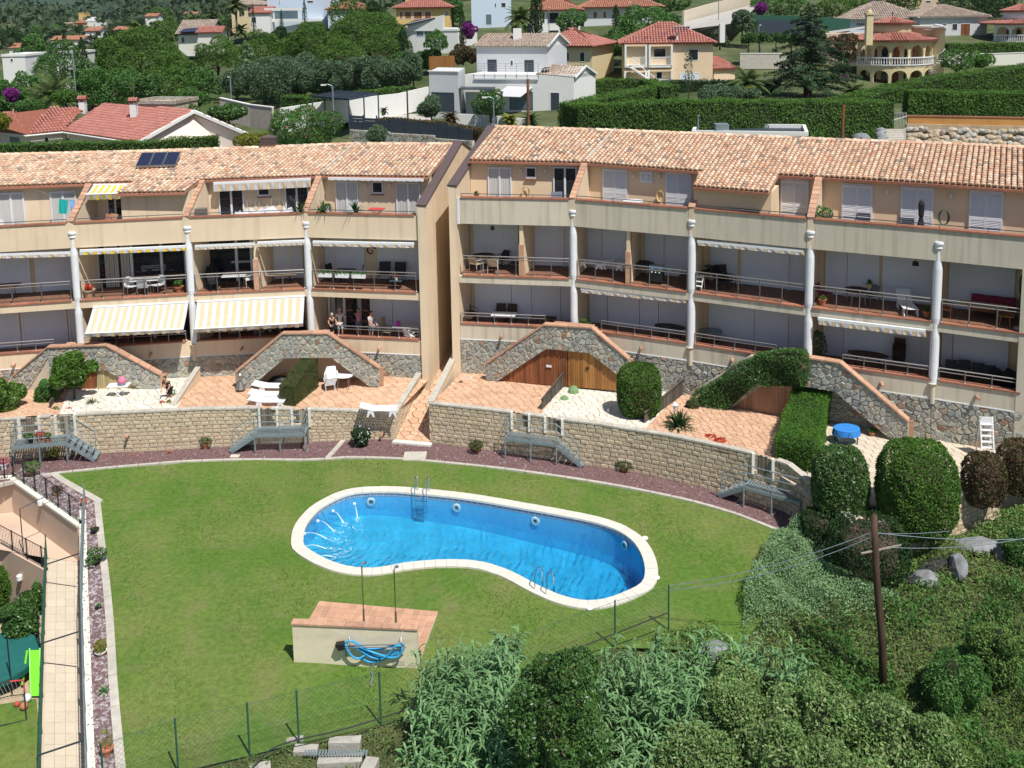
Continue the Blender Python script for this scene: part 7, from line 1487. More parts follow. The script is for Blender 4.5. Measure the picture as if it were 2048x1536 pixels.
# ------------------------------------------------------------------ people
def limbchain(name,pts,rad,mt,parent,sub=1):
    "one skinned chain (vertex list, edges along it); branches given as (i, j) pairs"
    verts,edges=pts;me=bpy.data.meshes.new(name);me.from_pydata([tuple(v)for v in verts],edges,[]);me.materials.append(mt);o=link(name,me,parent,False)
    s=o.modifiers.new('skin','SKIN'); 
    for v,r in zip(me.skin_vertices[0].data,rad):v.radius=(r,r)
    me.skin_vertices[0].data[0].use_root=True;sb=o.modifiers.new('sub','SUBSURF');sb.levels=sb.render_levels=sub;s.use_smooth_shade=True;return o
def person(label,p,rz,H=1.68,top='black',legs='black',hair='hair',lean=0.,arms=((.1,-.25,-.42),(.1,-.25,-.42)),hem=.48,bend=0.,sleeve=.5):
    k=H/1.7;r=root('person',p,label,'person',rz=rz);V=lambda*a:Vector(a)*k
    hipz=.93;sh=V(0,-math.sin(lean)*.48,hipz+.48*math.cos(lean));ch=V(0,-math.sin(lean)*.3,hipz+.3*math.cos(lean));nk=V(0,-math.sin(lean)*.57,hipz+.57*math.cos(lean));hd=V(0,-math.sin(lean)*.64-.02,hipz+.64*math.cos(lean))
    pel=V(0,0,hipz);vs=[pel,V(0,-math.sin(lean)*.14,hipz+.14),ch,sh,nk,hd];ed=[(0,1),(1,2),(2,3),(3,4),(4,5)];rd=[.125,.105,.125,.10,.048,.05]
    hands=[]
    for s,a in((-1,arms[0]),(1,arms[1])):
        i0=len(vs);s0=sh+V(s*.17,0,-.02);hand=s0+V(s*a[0],a[1],a[2]);el=s0.lerp(hand,.5)+V(s*.05,.07,-.04);vs+=[s0,el,hand];ed+=[(3,i0),(i0,i0+1),(i0+1,i0+2)];rd+=[.062,.042,.028];hands.append((hand,(hand-el).normalized(),s))
        j0=len(vs);vs+=[V(s*.095,-.02,.86),V(s*.1,-.035,.48),V(s*.1,0,.09),V(s*.11,-.12,.03)];ed+=[(0,j0),(j0,j0+1),(j0+1,j0+2),(j0+2,j0+3)];rd+=[.088,.056,.036,.03]
    limbchain('body',(vs,ed),[q*k for q in rd],M['skin'],r)
    # clothes: shirt, trousers or skirt, a touch larger than the body
    tv=[vs[0]+V(0,0,.02),vs[1],vs[2],vs[3]];te=[(0,1),(1,2),(2,3)];tr_=[.135,.12,.14,.112]
    for i,s in((6,-1),(13,1)):n0=len(tv);e=vs[i].lerp(vs[i+1],.9 if sleeve>.6 else .6);tv+=[vs[i],e];te+=[(3,n0),(n0,n0+1)];tr_+=[.072,.056]
    limbchain('shirt',(tv,te),[q*k for q in tr_],M[top],r)
    lv=[vs[0]];le=[];lr=[.138]
    for i in(9,16):n0=len(lv);lv+=[vs[i],vs[i].lerp(vs[i+1],1.)if hem>.4 else vs[i+1].lerp(vs[i+2],.85)];le+=[(0,n0),(n0,n0+1)];lr+=[.1,.074 if hem>.4 else .055]
    limbchain('trousers',(lv,le),[q*k for q in lr],M[legs],r)
    # head with face, hair, ears
    hc=hd+V(0,-.015,.07);mb=MB();n=14;rings=[]
    for zz_,w,d,off in((-.115,.035,.04,-.03),(-.095,.055,.06,-.02),(-.05,.07,.085,-.005),(0,.076,.096,0),(.05,.078,.098,.004),(.09,.062,.08,.006),(.118,.03,.04,.008)):rings.append([hc+V(w*math.cos(a),d*math.sin(a)+off,zz_)for a in np.linspace(0,6.283,n+1)[:-1]])
    V_=[q for rg in rings for q in rg];Fs=[(i*n+j,i*n+(j+1)%n,(i+1)*n+(j+1)%n,(i+1)*n+j)for i in range(6)for j in range(n)]+[tuple(range(n))[::-1],tuple(range(6*n,7*n))];mb.add(V_,Fs)
    mb.add([hc+V(-.014,-.09,-.03),hc+V(.014,-.09,-.03),hc+V(0,-.122,-.025),hc+V(0,-.092,.025)],[(0,1,2),(0,2,3),(2,1,3)]); 
    for s in(-1,1):mb.add([hc+V(s*.076,-.01,-.02),hc+V(s*.092,.012,-.01),hc+V(s*.09,.012,.03),hc+V(s*.076,-.008,.03)],[(0,1,2,3)])
    h=mb.build('head',M['skin'],r,world=False,smooth=True);mb=MB()
    for s in(-1,1):mb.box(*sorted((hc.x+s*.02*k,hc.x+s*.042*k)),hc.y-.094*k,hc.y-.084*k,hc.z+.008*k,hc.z+.02*k)
    mb.box(hc.x-.025*k,hc.x+.025*k,hc.y-.093*k,hc.y-.082*k,hc.z-.06*k,hc.z-.052*k);mb.build('eyes_and_mouth',M['hair'],r,world=False)
    mb=MB();hv=[]; 
    for zz_,w,d,off in((-.06,.074,.05,.045),(0,.088,.075,.03),(.04,.09,.095,.018),(.08,.078,.095,.006),(.115,.05,.062,.006),(.135,.015,.02,.006)):hv.append([hc+V(w*math.cos(a),d*math.sin(a)+off,zz_)for a in np.linspace(0,6.283,n+1)[:-1]])
    mb.add([q for rg in hv for q in rg],[(i*n+j,i*n+(j+1)%n,(i+1)*n+(j+1)%n,(i+1)*n+j)for i in range(5)for j in range(n)]+[tuple(range(5*n,6*n))]);mb.build('hair',M[hair],r,world=False,smooth=True)
    for hand,dr,s in hands:
        side=dr.cross(Vector((0,0,1)));side=side.normalized()if side.length>.1 else Vector((1,0,0));mb=MB();pl__=hand+dr*.045*k;mb.bar(hand,hand+dr*.085*k,.075*k,.028*k)
        for q,L in((-1.5,.055),(-.5,.068),(.5,.072),(1.5,.06)):b0=hand+dr*.08*k+side*q*.019*k;mb.tube([b0,b0+dr*L*.55*k,b0+dr*L*k+Vector((0,0,-.018*k))],[.009*k,.0085*k,.007*k],5)
        b0=hand+dr*.025*k-side*.034*k;mb.tube([b0,b0-side*.03*k+dr*.03*k,b0-side*.035*k+dr*.055*k],[.011*k,.01*k,.008*k],5);mb.build('hand',M['skin'],r,world=False)
    for s in(-1,1):mb=MB();mb.lathe([(.045*k,0),(.05*k,.03*k),(.04*k,.07*k)],8,(s*.105*k,-.05*k,0),0,.9,2.0);mb.build('shoe',M['black'],r,world=False)
    return r
LF=fl(D_,1)
person('grey haired person in a black dress leaning over the lower railing by the column',on(D_,1,664,.35),.5,1.62,'black','black','hairg',.30,((.05,-.38,-.25),(.02,-.42,-.22)),hem=.3)
person('person in a grey shirt and white shorts behind the one in the black dress',on(D_,1,681,.75),.2,1.72,'offwhite','cloth_w','hairg',.05,((.05,-.2,-.4),(.12,-.25,-.05)))
person('person in a pink top with raised hands in the open doorway',on(D_,1,718,1.1),-.2,1.65,'pinkc','cloth_g','hair',0,((-.05,-.28,.1),(-.05,-.28,.05)))
person('person in a white T shirt with a hand on the lower railing',on(D_,1,742,.55),.9,1.7,'cloth_w','cloth_g','hair',.1,((.02,-.38,-.32),(.05,-.2,-.4)))
person('person in a black top and dark shorts bending over flower pots on the white terrace',G(341,806,1.65),-.3,1.62,'black','black','hair',.55,((.0,-.22,-.42),(.05,-.25,-.40)))
# ------------------------------------------------------------------ rough slope in the foreground
_fc=[(1590,1100,0),(1500,1200,-.05),(1420,1260,-.1),(1720,1160,0),(1900,1100,.2),(2048,1020,.8),(2150,1000,1.0),(1768,1395,-1.2),(1900,1300,-.6),(2048,1200,0),(2048,1536,-1.5),(1600,1400,-1.4),(1300,1400,-1),(1000,1480,-.6),(700,1540,-.25),(500,1560,-.1),
       (1200,1620,-1.6),(1700,1640,-2.),(2150,1700,-2.),(2150,1350,-.6),(600,1700,-.8),(900,1800,-1.8),(300,1700,-.6),(1500,1900,-2.4)]
_fp=np.array([G(*q)for q in _fc]+[f*v3(1,1,0)-v3(0,.3,.02)for f in FEN])
def fz_(x,y):
    d2=(_fp[:,0]-x)**2+(_fp[:,1]-y)**2+.05;w=1/d2**1.4;return float((w*_fp[:,2]).sum()/w.sum())
def fznp(X,Y):
    d2=(_fp[:,0][None]-X[:,None])**2+(_fp[:,1][None]-Y[:,None])**2+.05;w=1/d2**1.4;return(w*_fp[:,2]).sum(1)/w.sum(1)
edge=[(f[0],f[1]+.15)for f in FEN]+[(p[0],p[1])for p in(G(1480,1290,0),G(1485,1200,0),G(1540,1090,0),G(1600,1060,0),G(1700,1110,0),G(1810,1110,.1),G(2160,985,.6))]
fgpoly=edge+[(30,edge[-1][1]),(34,12),(-16,12),(edge[0][0]-.5,edge[0][1]-1)]
pts=[Vector(p)for p in fgpoly];ed=[(i,(i+1)%len(pts))for i in range(len(pts))]
for x in np.arange(-16,34,.8):
    for y in np.arange(12,50,.8):
        if inside((x,y),fgpoly):pts.append(Vector((x,y)))
vs,es,fs,_,_,_=delaunay_2d_cdt(pts,ed,[],0,1e-5);keep=[tuple(f)for f in fs if inside(((vs[f[0]]+vs[f[1]]+vs[f[2]])/3)[:],fgpoly)]
mb=MB();mb.add([(v.x,v.y,fz_(v.x,v.y))for v in vs],keep);mb.build('rough_slope',M['soil'],kind='structure',smooth=True)
def cover(name,region,n,s,m,label,h=.35,hn=.6,flop=.7,asp=.4,patch=None,zoff=0):
    poly=[(p[0],p[1])for p in(G(x,y,0)for x,y in region)];xs_=[p[0]for p in poly];ys_=[p[1]for p in poly]
    X=RNG.uniform(min(xs_),max(xs_),n*2);Y=RNG.uniform(min(ys_),max(ys_),n*2);jx=.35*np.sin(Y*5)+.3*RNG.normal(size=len(X));k=inpoly_np(X+jx,Y+jx[::-1],poly)&inpoly_np(X,Y+.25,fgpoly);X,Y=X[k][:n],Y[k][:n]
    mound=(np.sin(X*1.9+1)*np.sin(Y*1.6)+np.sin(X*.8-Y*1.1+2)+np.sin(X*3.7+Y*2.9)*.5)*.22+.6;mound=np.clip(mound,.08,1.3)
    if patch is not None:kk=(np.sin(X*1.1+patch)*np.sin(Y*.9+patch*2)+.5*np.sin(X*2.3-Y*1.7))>-.1+0*X;X,Y,mound=X[kk],Y[kk],mound[kk]
    Z=fznp(X,Y)+h*mound*(.35+.65*RNG.random(len(X))**.4)+zoff;P=np.stack([X,Y,Z],1)
    e=.05;N=np.stack([-np.cos(X*1.9+1)*.5,-np.cos(Y*1.6)*.5,np.ones(len(X))],1);N/=np.linalg.norm(N,axis=1)[:,None]
    V,Fq=leafset(P,N,s,asp,flop);o=npmesh(name,V,Fq,M[m]);return tag(o,label,'ground cover',kind='stuff')
cover('scrub',[(1340,1150),(1700,1090),(2200,1000),(2300,1700),(1500,1700),(1330,1400),(1340,1290)],68000,.066,'scrub','tangled green scrub covering the slope behind the utility pole',.55)
cover('wild_grass',[(1380,1200),(1700,1120),(2200,1100),(2300,1700),(1600,1700),(1400,1450)],24000,.11,'dry','thin dry grass stalks between the scrub on the slope',.8,flop=.9,asp=.07,patch=1.)
cover('bramble_cover',[(1560,1250),(2200,1150),(2300,1700),(1560,1700)],34000,.075,'bush','darker low bushes on the right part of the slope',.9,patch=2.5)
cover('juniper_cover',[(1430,1200),(1470,1130),(1545,1070),(1700,1075),(1745,1100),(1760,1210),(1600,1215),(1450,1260)],32000,.055,'sage','blue green creeping juniper at the corner of the lawn',1.15,flop=.6,asp=.3)
cover('dry_weeds',[(330,1560),(600,1480),(900,1400),(1100,1340),(1330,1260),(1330,1330),(1000,1500),(800,1640),(330,1700)],18000,.06,'dry','dry weeds and trampled grass outside the wire fence',.12,flop=.9,asp=.15)
cover('weeds',[(330,1560),(600,1480),(900,1400),(1100,1340),(1400,1230),(1400,1330),(1000,1500),(800,1640),(330,1700)],18000,.055,'scrub','green weeds along the outside of the wire fence',.25,flop=.8,asp=.3)
yf=cover('yellow_flowers',[(1180,1290),(1500,1200),(1900,1180),(1900,1400),(1400,1400)],900,.035,'yellowfl','sparse small yellow flowers in the scrub',.7)
# giant cane
def canes(name,label,spots,leafn=12):
    Vs=[];Fs=[];c=0;st=MB()
    for x,y,h in spots:
        z=fz_(x,y);lean=v3(random.gauss(0,.10),random.gauss(0,.08),0);b=v3(x,y,z-.05);t=b+v3(0,0,h)+lean*h;st.tube([b,lerp(b,t,.5)+lean*.1*h,t],[.016,.013,.006],4,caps=False)
        for k in range(leafn):
            u=.22+.78*(k+.5)/leafn;p=lerp(b,t,u);a=random.random()*6.28;d=v3(math.cos(a),math.sin(a),0);L=random.uniform(.5,.85)*(1.1-.35*u);el=math.radians(random.uniform(50,80));w=random.uniform(.026,.042);s=v3(-d[1],d[0],0);q=p.copy();e2=el;seg=4;last=None
            for j in range(seg+1):
                ww=w*[.6,1.,.95,.6,.05][j];cur=(q-s*ww,q+s*ww)
                if last is not None:Vs+=[last[0],last[1],cur[1],cur[0]];Fs.append((c,c+1,c+2,c+3));c+=4
                last=cur;q=q+(d*math.cos(e2)+v3(0,0,math.sin(e2)))*L/seg;e2-=random.uniform(.45,.75)
    r=root(name,(spots[0][0],spots[0][1],fz_(*spots[0][:2])),label,'cane');npmesh('leaves',np.array(Vs),np.array(Fs),M['reed'],r);st.build('stems',M['reed'],r);return r
def spots(region,n,h0,h1):
    poly=[(p[0],p[1])for p in(G(x,y,-.8)for x,y in region)];out=[];xs_=[p[0]for p in poly];ys_=[p[1]for p in poly]
    while len(out)<n:
        x,y=random.uniform(min(xs_),max(xs_)),random.uniform(min(ys_),max(ys_))
        if inside((x,y),poly):out.append((x,y,random.uniform(h0,h1)))
    return out
canes('giant_cane','dense clump of giant cane left of the dark tree at the bottom',spots([(850,1470),(1060,1440),(1090,1720),(790,1760)],260,1.5,2.6))
canes('giant_cane','giant cane thicket between the dark tree and the bramble',spots([(1180,1450),(1330,1400),(1420,1560),(1400,1760),(1130,1760)],300,1.7,2.8))
canes('giant_cane','thin outlying giant canes in front of the juniper corner',spots([(1330,1390),(1590,1370),(1620,1430),(1400,1470)],70,1.3,2.3))
canes('giant_cane','small cane tufts at the fence near the shower wall',spots([(880,1400),(1060,1345),(1010,1440),(880,1450)],26,.8,1.4))
def fg(kind,x,ybase,ytop,wpx,label,m,**kw):
    p=G(x,ybase,0);z=fz_(p[0],p[1]); 
    for _ in range(6):p=G(x,ybase,z);z=fz_(p[0],p[1])
    z1=Zat(p,ytop);Yd=p[1];return add_tree(kind,p[0],p[1],z,max(z1,z+.3),wpx/2*Yd/F_,label,M[m],**kw)
fg('round',1125,1680,1262,230,'dark leafy young tree rising between the canes at the bottom','broad',n=20000,s=.06,nc=60,tfrac=.12,name='young_tree')
bs=[(1480,1560,1370,240,0),(1620,1600,1350,260,1),(1750,1640,1390,260,0),(1560,1720,1450,300,1),(1720,1780,1480,300,0),(1380,1700,1450,240,1),(1850,1640,1420,180,0),(1460,1450,1310,130,1)]
lb=['broad pale bramble bush at the top of the thicket','dense bramble bush left of the utility pole foot','bramble bush around the utility pole foot','large grey green bush in the bottom thicket','large bush at the bottom right of the thicket','bush beside the canes at the bottom edge','loose bush right of the utility pole','small dark bush behind the canes']
for i,(x,yb,yt,w,k)in enumerate(bs):fg('shrub',x,yb,yt,w,lb[i],'bramble',n=13000,s=.062,nc=30,cat='bush',name='bramble_bush')
fg('shrub',1900,1420,1300,170,'dark bush on the slope right of the pole','bush',n=9000,s=.05,nc=12,cat='bush',name='slope_bush')
fg('shrub',1990,1370,1230,150,'round green bush near the right edge of the slope','scrub',n=9000,s=.05,nc=12,cat='bush',name='slope_bush')
fg('shrub',2035,1140,1065,90,'fresh green bush at the right edge above the rocks','broad',n=4000,s=.06,nc=9,cat='bush',name='slope_bush')
fg('shrub',1890,1560,1440,150,'low bush at the lower right edge of the thicket','scrub',n=8000,s=.05,nc=12,cat='bush',name='slope_bush')
# rocks
def rock(x,y,z,sx,sy,sz,label,m='rockgrey',name='boulder',parent=None):
    d=sph(90);from_=[Vector((q[0]*sx,q[1]*sy,q[2]*sz*.9))for q in d*(.75+.35*RNG.random((90,1)))]
    import bmesh;bm=bmesh.new();[bm.verts.new(v)for v in from_];bmesh.ops.convex_hull(bm,input=bm.verts);bmesh.ops.delete(bm,geom=[v for v in bm.verts if not v.link_faces],context='VERTS')
    me=bpy.data.meshes.new(name);bm.to_mesh(me);bm.free();me.materials.append(M[m]);o=bpy.data.objects.new(name,me);COL.objects.link(o);o.location=(x,y,z)
    if parent:o.parent=parent;o.location=Vector((x,y,z))-parent.location
    elif label:tag(o,label,'rock')
    return o
for x,y,a,b,c,l in((1960,1093,1.0,.5,.35,'flat pale grey boulder among the scrub'),(1852,1160,.55,.4,.4,'round grey boulder below the black pipe bundle'),(1915,1135,.35,.5,.6,'upright grey slab at the end of the black pipes'),(2010,1110,.4,.3,.35,'small grey boulder right of the flat boulder'),(1665,1245,.2,.2,.15,'small pale stone in the slope scrub'),(1905,1480,.25,.2,.25,'pale stone at the bottom right'),(1430,1300,.5,.4,.3,'brown boulder hidden behind the canes')):
    p=G(x,y,fz_(*G(x,y,0)[:2])+.25);rock(*p,a,b,c,l,'rockgrey')
hr=root('black_pipes',G(1850,1130,.3),'bundle of black irrigation pipes lying by the block wall','pipes')
for k in range(18):
    a=G(1812+random.uniform(0,14),1160+random.uniform(-8,8),.3);b=G(1850+k*1.5,1128+k*.6+random.uniform(-6,6),.45);c=G(1905+random.uniform(-8,8),1112+random.uniform(-6,10),.55);d=G(1925,1100+k,.3)
    mb=MB();mb.tube(smooth([a,b,c,d],4,False),.022,5);mb.build('pipe',M['black'],hr)
# slab with grating at the bottom
sp=root('broken_slabs',G(660,1500,-.1),'broken pale concrete slabs round a drain grating at the bottom edge','concrete slabs')
for x,y,w,d,l_,z in((612,1500,.7,.35,0,.0),(690,1483,.95,.3,0,.12),(590,1480,.5,.2,.2,.0),(680,1520,1.3,.35,.05,-.05),(520,1536,.6,.3,.3,-.05),(740,1530,.4,.5,-.2,.02),(640,1555,1.6,.3,0,-.1)):
    p=G(x,y,z);ca,sa=math.cos(l_),math.sin(l_);q=[v3(p[0]+ca*a*w-sa*b*d,p[1]+sa*a*w+ca*b*d,p[2])for a,b in((-.5,-.5),(.5,-.5),(.5,.5),(-.5,.5))];mb=MB();mb.hexa([v-v3(0,0,.35)for v in q]+[v+v3(0,0,.06+random.uniform(-.03,.03))for v in q]);mb.build('slab',mat('pale_concrete',(.40,.38,.34),var=.15,vs=5,bump=.8,bs=12)if 'pconc' not in M else M['pconc'],sp);M['pconc']=bpy.data.materials['pale_concrete']
a,b=G(606,1512,.08),G(735,1512,.08)
for k in range(22):mb=MB();p=lerp(a,b,(k+.2)/22);q=lerp(a,b,(k+.8)/22);mb.hexa([p,q,q+v3(0,.22,0),p+v3(0,.22,0)]+[v+v3(0,0,.03)for v in(p,q,q+v3(0,.22,0),p+v3(0,.22,0))]);mb.build('grating_bar',M['galv'],sp)
# utility pole with wires
p=G(1768,1395,-1.2);zt_=Zat(p,1030);top=p+v3(0,0,zt_-p[2]);tl=YY(1748,1030,p[1]);up_=root('utility_pole',p,'leaning dark wooden utility pole rising from the brambles','utility pole')
mb=MB();mb.tube([p-v3(0,0,.5),lerp(p,tl,.3)+v3(.04,0,0),lerp(p,tl,.7)-v3(.03,0,0),tl],[.14,.125,.115,.10],12);mb.build('shaft',M['pole'],up_,smooth=True)
q=YY(1750,1090,p[1]-.15);mb=MB();mb.bar(YY(1722,1107,p[1]-.2),YY(1802,1090,p[1]+.5),.05,.04);mb.build('cross_arm',M['trunkp'],up_)
def wire(a,b,sag,r=.012,n=8):return[lerp(a,b,t)-v3(0,0,sag*4*t*(1-t))for t in np.linspace(0,1,n)]
fe=PP[-1]+v3(0,0,FH-.05)
for a,b,s in((YY(1748,1063,p[1]),fe,.25),(YY(1748,1072,p[1]),fe-v3(0,0,.15),.35),(YY(1750,1065,p[1]),YY(2080,1076,p[1]+2),.15),(YY(1750,1067,p[1]),G(1900,1062,1.9),.05),(YY(1780,1095,p[1]),YY(2080,1070,p[1]+4),.2)):
    mb=MB();mb.tube(wire(a,b,s),.013,5);mb.build('wire',M['galv'],up_)
mb=MB();mb.tube(wire(PP[-1]+v3(0,0,FH),PP[0]+v3(0,0,FH*.02),.1,n=4),.01,4)
for a,b in zip(PP,PP[1:]):pass
cb=MB();cb.tube(smooth([G(1337,1225,1.),G(1120,1310,.6),G(900,1390,.5),G(700,1455,.45),G(560,1490,.4),G(505,1536,.1),G(470,1600,0)],4,False),.022,6);tag(cb.build('black_cable',M['black']),'black cable strung along the foot of the wire fence','cable')
# ------------------------------------------------------------------ hillside behind
cx=np.linspace(-1.0,1.15,90);ry=np.concatenate([np.arange(50,130,2.5),np.geomspace(130,3300,60)])
V=[(x*y*.62,y,0)for y in ry for x in cx];V=[(a,b,hz(a,b)+(.0 if b<350 else(math.sin(a*.013)*math.sin(b*.007)+math.sin(a*.031+b*.02)*.5)*b*.018))for a,b,_ in V]
nxg=len(cx);Fq=[(i*nxg+j,i*nxg+j+1,(i+1)*nxg+j+1,(i+1)*nxg+j)for i in range(len(ry)-1)for j in range(nxg-1)]
def _ok(f):q=[V[k]for k in f];return True
M['hill']=mat('hillside_ground',(.11,.12,.055),var=.3,vs=.3,bump=.5,bs=4,c2=(.055,.085,.025),c2s=.12,c2t=(.35,.6))
k_far=[i for i,f in enumerate(Fq)if V[f[0]][1]>420];far=set(k_far)
# the part under the apartment blocks is cut away at their rear wall
def under(f):a=V[f[0]];return a[1]<62 and(a[1]<61-.55*max(0,a[0]-2))
hillroot=None
mb=MB();mb.add(V,[f for i,f in enumerate(Fq)if i not in far and not under(f)]);mb.build('hillside',M['hill'],kind='structure',smooth=True)
mb=MB();mb.add(V,[f for i,f in enumerate(Fq)if i in far]);mb.build('mountain',M['mount'],kind='structure',smooth=True)
def Q(px,Y,row=150):p=YY(px,row,Y);return v3(p[0],Y)
def roofplane(mb,under_mb,a0,a1,b0,b1,w=.32,l=.5,seg=3):
    a0,a1,b0,b1=map(lambda q:v3(*q),(a0,a1,b0,b1));e=nrm(a1-a0);L_=np.linalg.norm(a1-a0)
    n=nrm(np.cross(a1-a0,(b0+b1)/2-a0));n=n if n[2]>0 else-n;up=nrm(np.cross(n,e));up=up if up[2]>0 else-up
    uv=lambda p:((p-a0)@e,(p-a0)@up);q=[uv(p)for p in(a0,a1,b1,b0)];umin,umax=min(p[0]for p in q),max(p[0]for p in q);vm=max(p[1]for p in q)
    poly=[(p[0],p[1])for p in q]
    keep=lambda p:inside((lambda t:(t[0],t[1]))(uv(p)),poly)
    tiles(mb,a0+e*umin,a0+e*umax,a0+e*umin+up*vm,a0+e*umax+up*vm,w,l,seg=seg,jit=.01,keep=keep)
    under_mb.add([p-n*.03 for p in(a0,a1,b1,b0)]+[p-n*.15 for p in(a0,a1,b1,b0)],[(0,1,2,3),(7,6,5,4),(0,4,5,1),(1,5,6,2),(2,6,7,3),(3,7,4,0)])
def roofs(r,planes,mt='redtile',un='redunder',w=.32,l=.5):
    tm,um=MB(),MB()
    for p in planes:roofplane(tm,um,*p,w,l)
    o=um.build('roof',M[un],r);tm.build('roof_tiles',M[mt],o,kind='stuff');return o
def win(r,f,x0,y0,x1,y1,glass='glassd',frame='frame',out=.03,fw_=.07,kind='window'):
    u0,za=f.uz(x0,y0);u1,zb=f.uz(x1,y1);z1,z0=max(za,zb),min(za,zb);fm=MB()
    for a in((u0,u1,z1-fw_,z1),(u0,u1,z0,z0+fw_),(u0,u0+fw_,z0+fw_,z1-fw_),(u1-fw_,u1,z0+fw_,z1-fw_)):f.hexa(fm,*a,-.02,out)
    o=fm.build(kind,M[frame],r);gm=MB();f.hexa(gm,u0+fw_,u1-fw_,z0+fw_,z1-fw_,-.02,out*.4);gm.build('pane',M[glass],o)
def boxwalls(r,A,B_,D,z0,z1,mt,name='wall'):
    "front A-B, depth vector D"
    mb=MB();A,B_,D=v3(*A[:2]),v3(*B_[:2]),v3(*D[:2]);z1b=z1
    mb.hexa([(*A,z0),(*B_,z0),(*(B_+D),z0),(*(A+D),z0),(*A,z1),(*B_,z1),(*(B_+D),z1),(*(A+D),z1)]);return mb.build(name,M[mt],r)
def back(A,B_,d):n=nrm(v3(-(B_-A)[1],(B_-A)[0]));n=n if n[1]>0 else-n;return n*d
def house(label,x0,x1,Y0,Y1,eave,depth,mt,roof='hip',over=.5,rise=1.6,wins=(),base=None,tile='redtile',un='redunder',name='house',glass='glassd',frame='frame',w=.34,l=.55,extra=None,ridge_in=None):
    A,B_=Q(x0,Y0,eave),Q(x1,Y1,eave);D=back(A,B_,depth);zc=Zat((A+B_)/2,eave);m=(A+B_)/2;z0=(hz(*m)if base is None else Zat(m,base))-1.5
    r=root(name,(*m,z0+1.5),label,'house');boxwalls(r,A,B_,D,z0,zc,mt);f=Face(A,B_);d=nrm(B_-A);n=nrm(D)
    for q in wins:win(r,f,*q[:4],*(q[4:]or(glass,frame)))
    P=lambda a,b,z:v3(*(A+d*a+n*b),z);L_=np.linalg.norm(B_-A);o=over
    if roof=='flat':
        mb=MB()
        for a,b,c,e in((-.1,L_+.1,-.1,.15),(-.1,L_+.1,depth-.15,depth+.1),(-.1,.15,.15,depth-.15),(L_-.15,L_+.1,.15,depth-.15)):mb.hexa([P(a,c,zc+.002),P(b,c,zc+.002),P(b,e,zc+.002),P(a,e,zc+.002),P(a,c,zc+.3),P(b,c,zc+.3),P(b,e,zc+.3),P(a,e,zc+.3)])
        mb.build('parapet',M[mt],r)
    elif roof=='hip':
        ri=ridge_in if ridge_in is not None else depth/2;zr=zc+rise;a,b,c,e=P(-o,-o,zc),P(L_+o,-o,zc),P(L_+o,depth+o,zc),P(-o,depth+o,zc);g,h=P(ri,depth/2,zr),P(L_-ri,depth/2,zr)
        roofs(r,[(a,b,g,h),(b,c,h,h),(c,e,h,g),(e,a,g,g)],tile,un,w,l)
    elif roof=='gable':
        zr=zc+rise;a,b,c,e=P(-o,-o,zc),P(L_+o,-o,zc),P(L_+o,depth+o,zc),P(-o,depth+o,zc);g,h=P(-o,depth/2,zr),P(L_+o,depth/2,zr);roofs(r,[(a,b,g,h),(c,e,h,g)],tile,un,w,l)
        gm=MB()
        for t in(0.02,L_-.02):gm.prism([P(t,0,zc),P(t,depth,zc),P(t,depth/2,zr-.1)],(*(d*.02),0))
        gm.build('gable',M[mt],r)
    elif roof=='shed':
        zr=zc+rise;roofs(r,[(P(-o,-o,zc),P(L_+o,-o,zc),P(-o,depth+o,zr),P(L_+o,depth+o,zr))],tile,un,w,l)
    return r,f,zc,z0
def slab(r,f,x0,y0,x1,y1,o0,o1,mt,name):u0,za=f.uz(x0,y0);u1,zb=f.uz(x1,y1);mb=MB();f.hexa(mb,min(u0,u1),max(u0,u1),min(za,zb),max(za,zb),-o1,-o0);return mb.build(name,M[mt],r)
def archwall(mb,P,u0,u1,nb,z0,z1,zs,pw,rise,th,seg=8,zrail=None):
    "pierced wall: P(u,z,out) ; nb arched openings between piers"
    def hx(pts): 
        f_=[P(u,z,0)for u,z in pts];b=[P(u,z,-th)for u,z in pts];n=len(pts);mb.add(f_+b,[tuple(range(n)),tuple(range(n,2*n))[::-1]]+[(i,n+i,n+(i+1)%n,(i+1)%n)for i in range(n)])
    bw=(u1-u0-pw)/nb
    for k in range(nb+1):a=u0+bw*k;hx([(a,z0),(a+pw,z0),(a+pw,z1),(a,z1)])
    for k in range(nb):
        a,b=u0+bw*k+pw,u0+bw*(k+1)
        for i in range(seg):
            t0,t1=math.pi*(1-i/seg),math.pi*(1-(i+1)/seg);c=(a+b)/2;rr=(b-a)/2;e0,e1=(c+rr*math.cos(t0),zs+rise*math.sin(t0)),(c+rr*math.cos(t1),zs+rise*math.sin(t1));hx([e0,e1,(e1[0],z1),(e0[0],z1)])
def rail_balusters(r,P,u0,u1,z,h,n,mt='white'):
    mb=MB()
    def hx(a,b,za,zb,o0,o1):mb.hexa([P(a,za,o0),P(b,za,o0),P(b,za,o1),P(a,za,o1),P(a,zb,o0),P(b,zb,o0),P(b,zb,o1),P(a,zb,o1)])
    K=max(1,n//4)
    for k in range(K):a,b=lerp(u0,u1,k/K),lerp(u0,u1,(k+1)/K);hx(a,b,z+h-.12,z+h,.0,.16);hx(a,b,z,z+.1,0,.16)
    o=mb.build('balustrade',M[mt],r)
    for k in range(n):bm=MB();c=P(lerp(u0,u1,(k+.5)/n),z+.1,.08);hh=h-.22;bm.lathe([(.04,0),(.075,hh*.3),(.035,hh*.7),(.05,hh)],6,c);bm.build('baluster',M[mt],o)
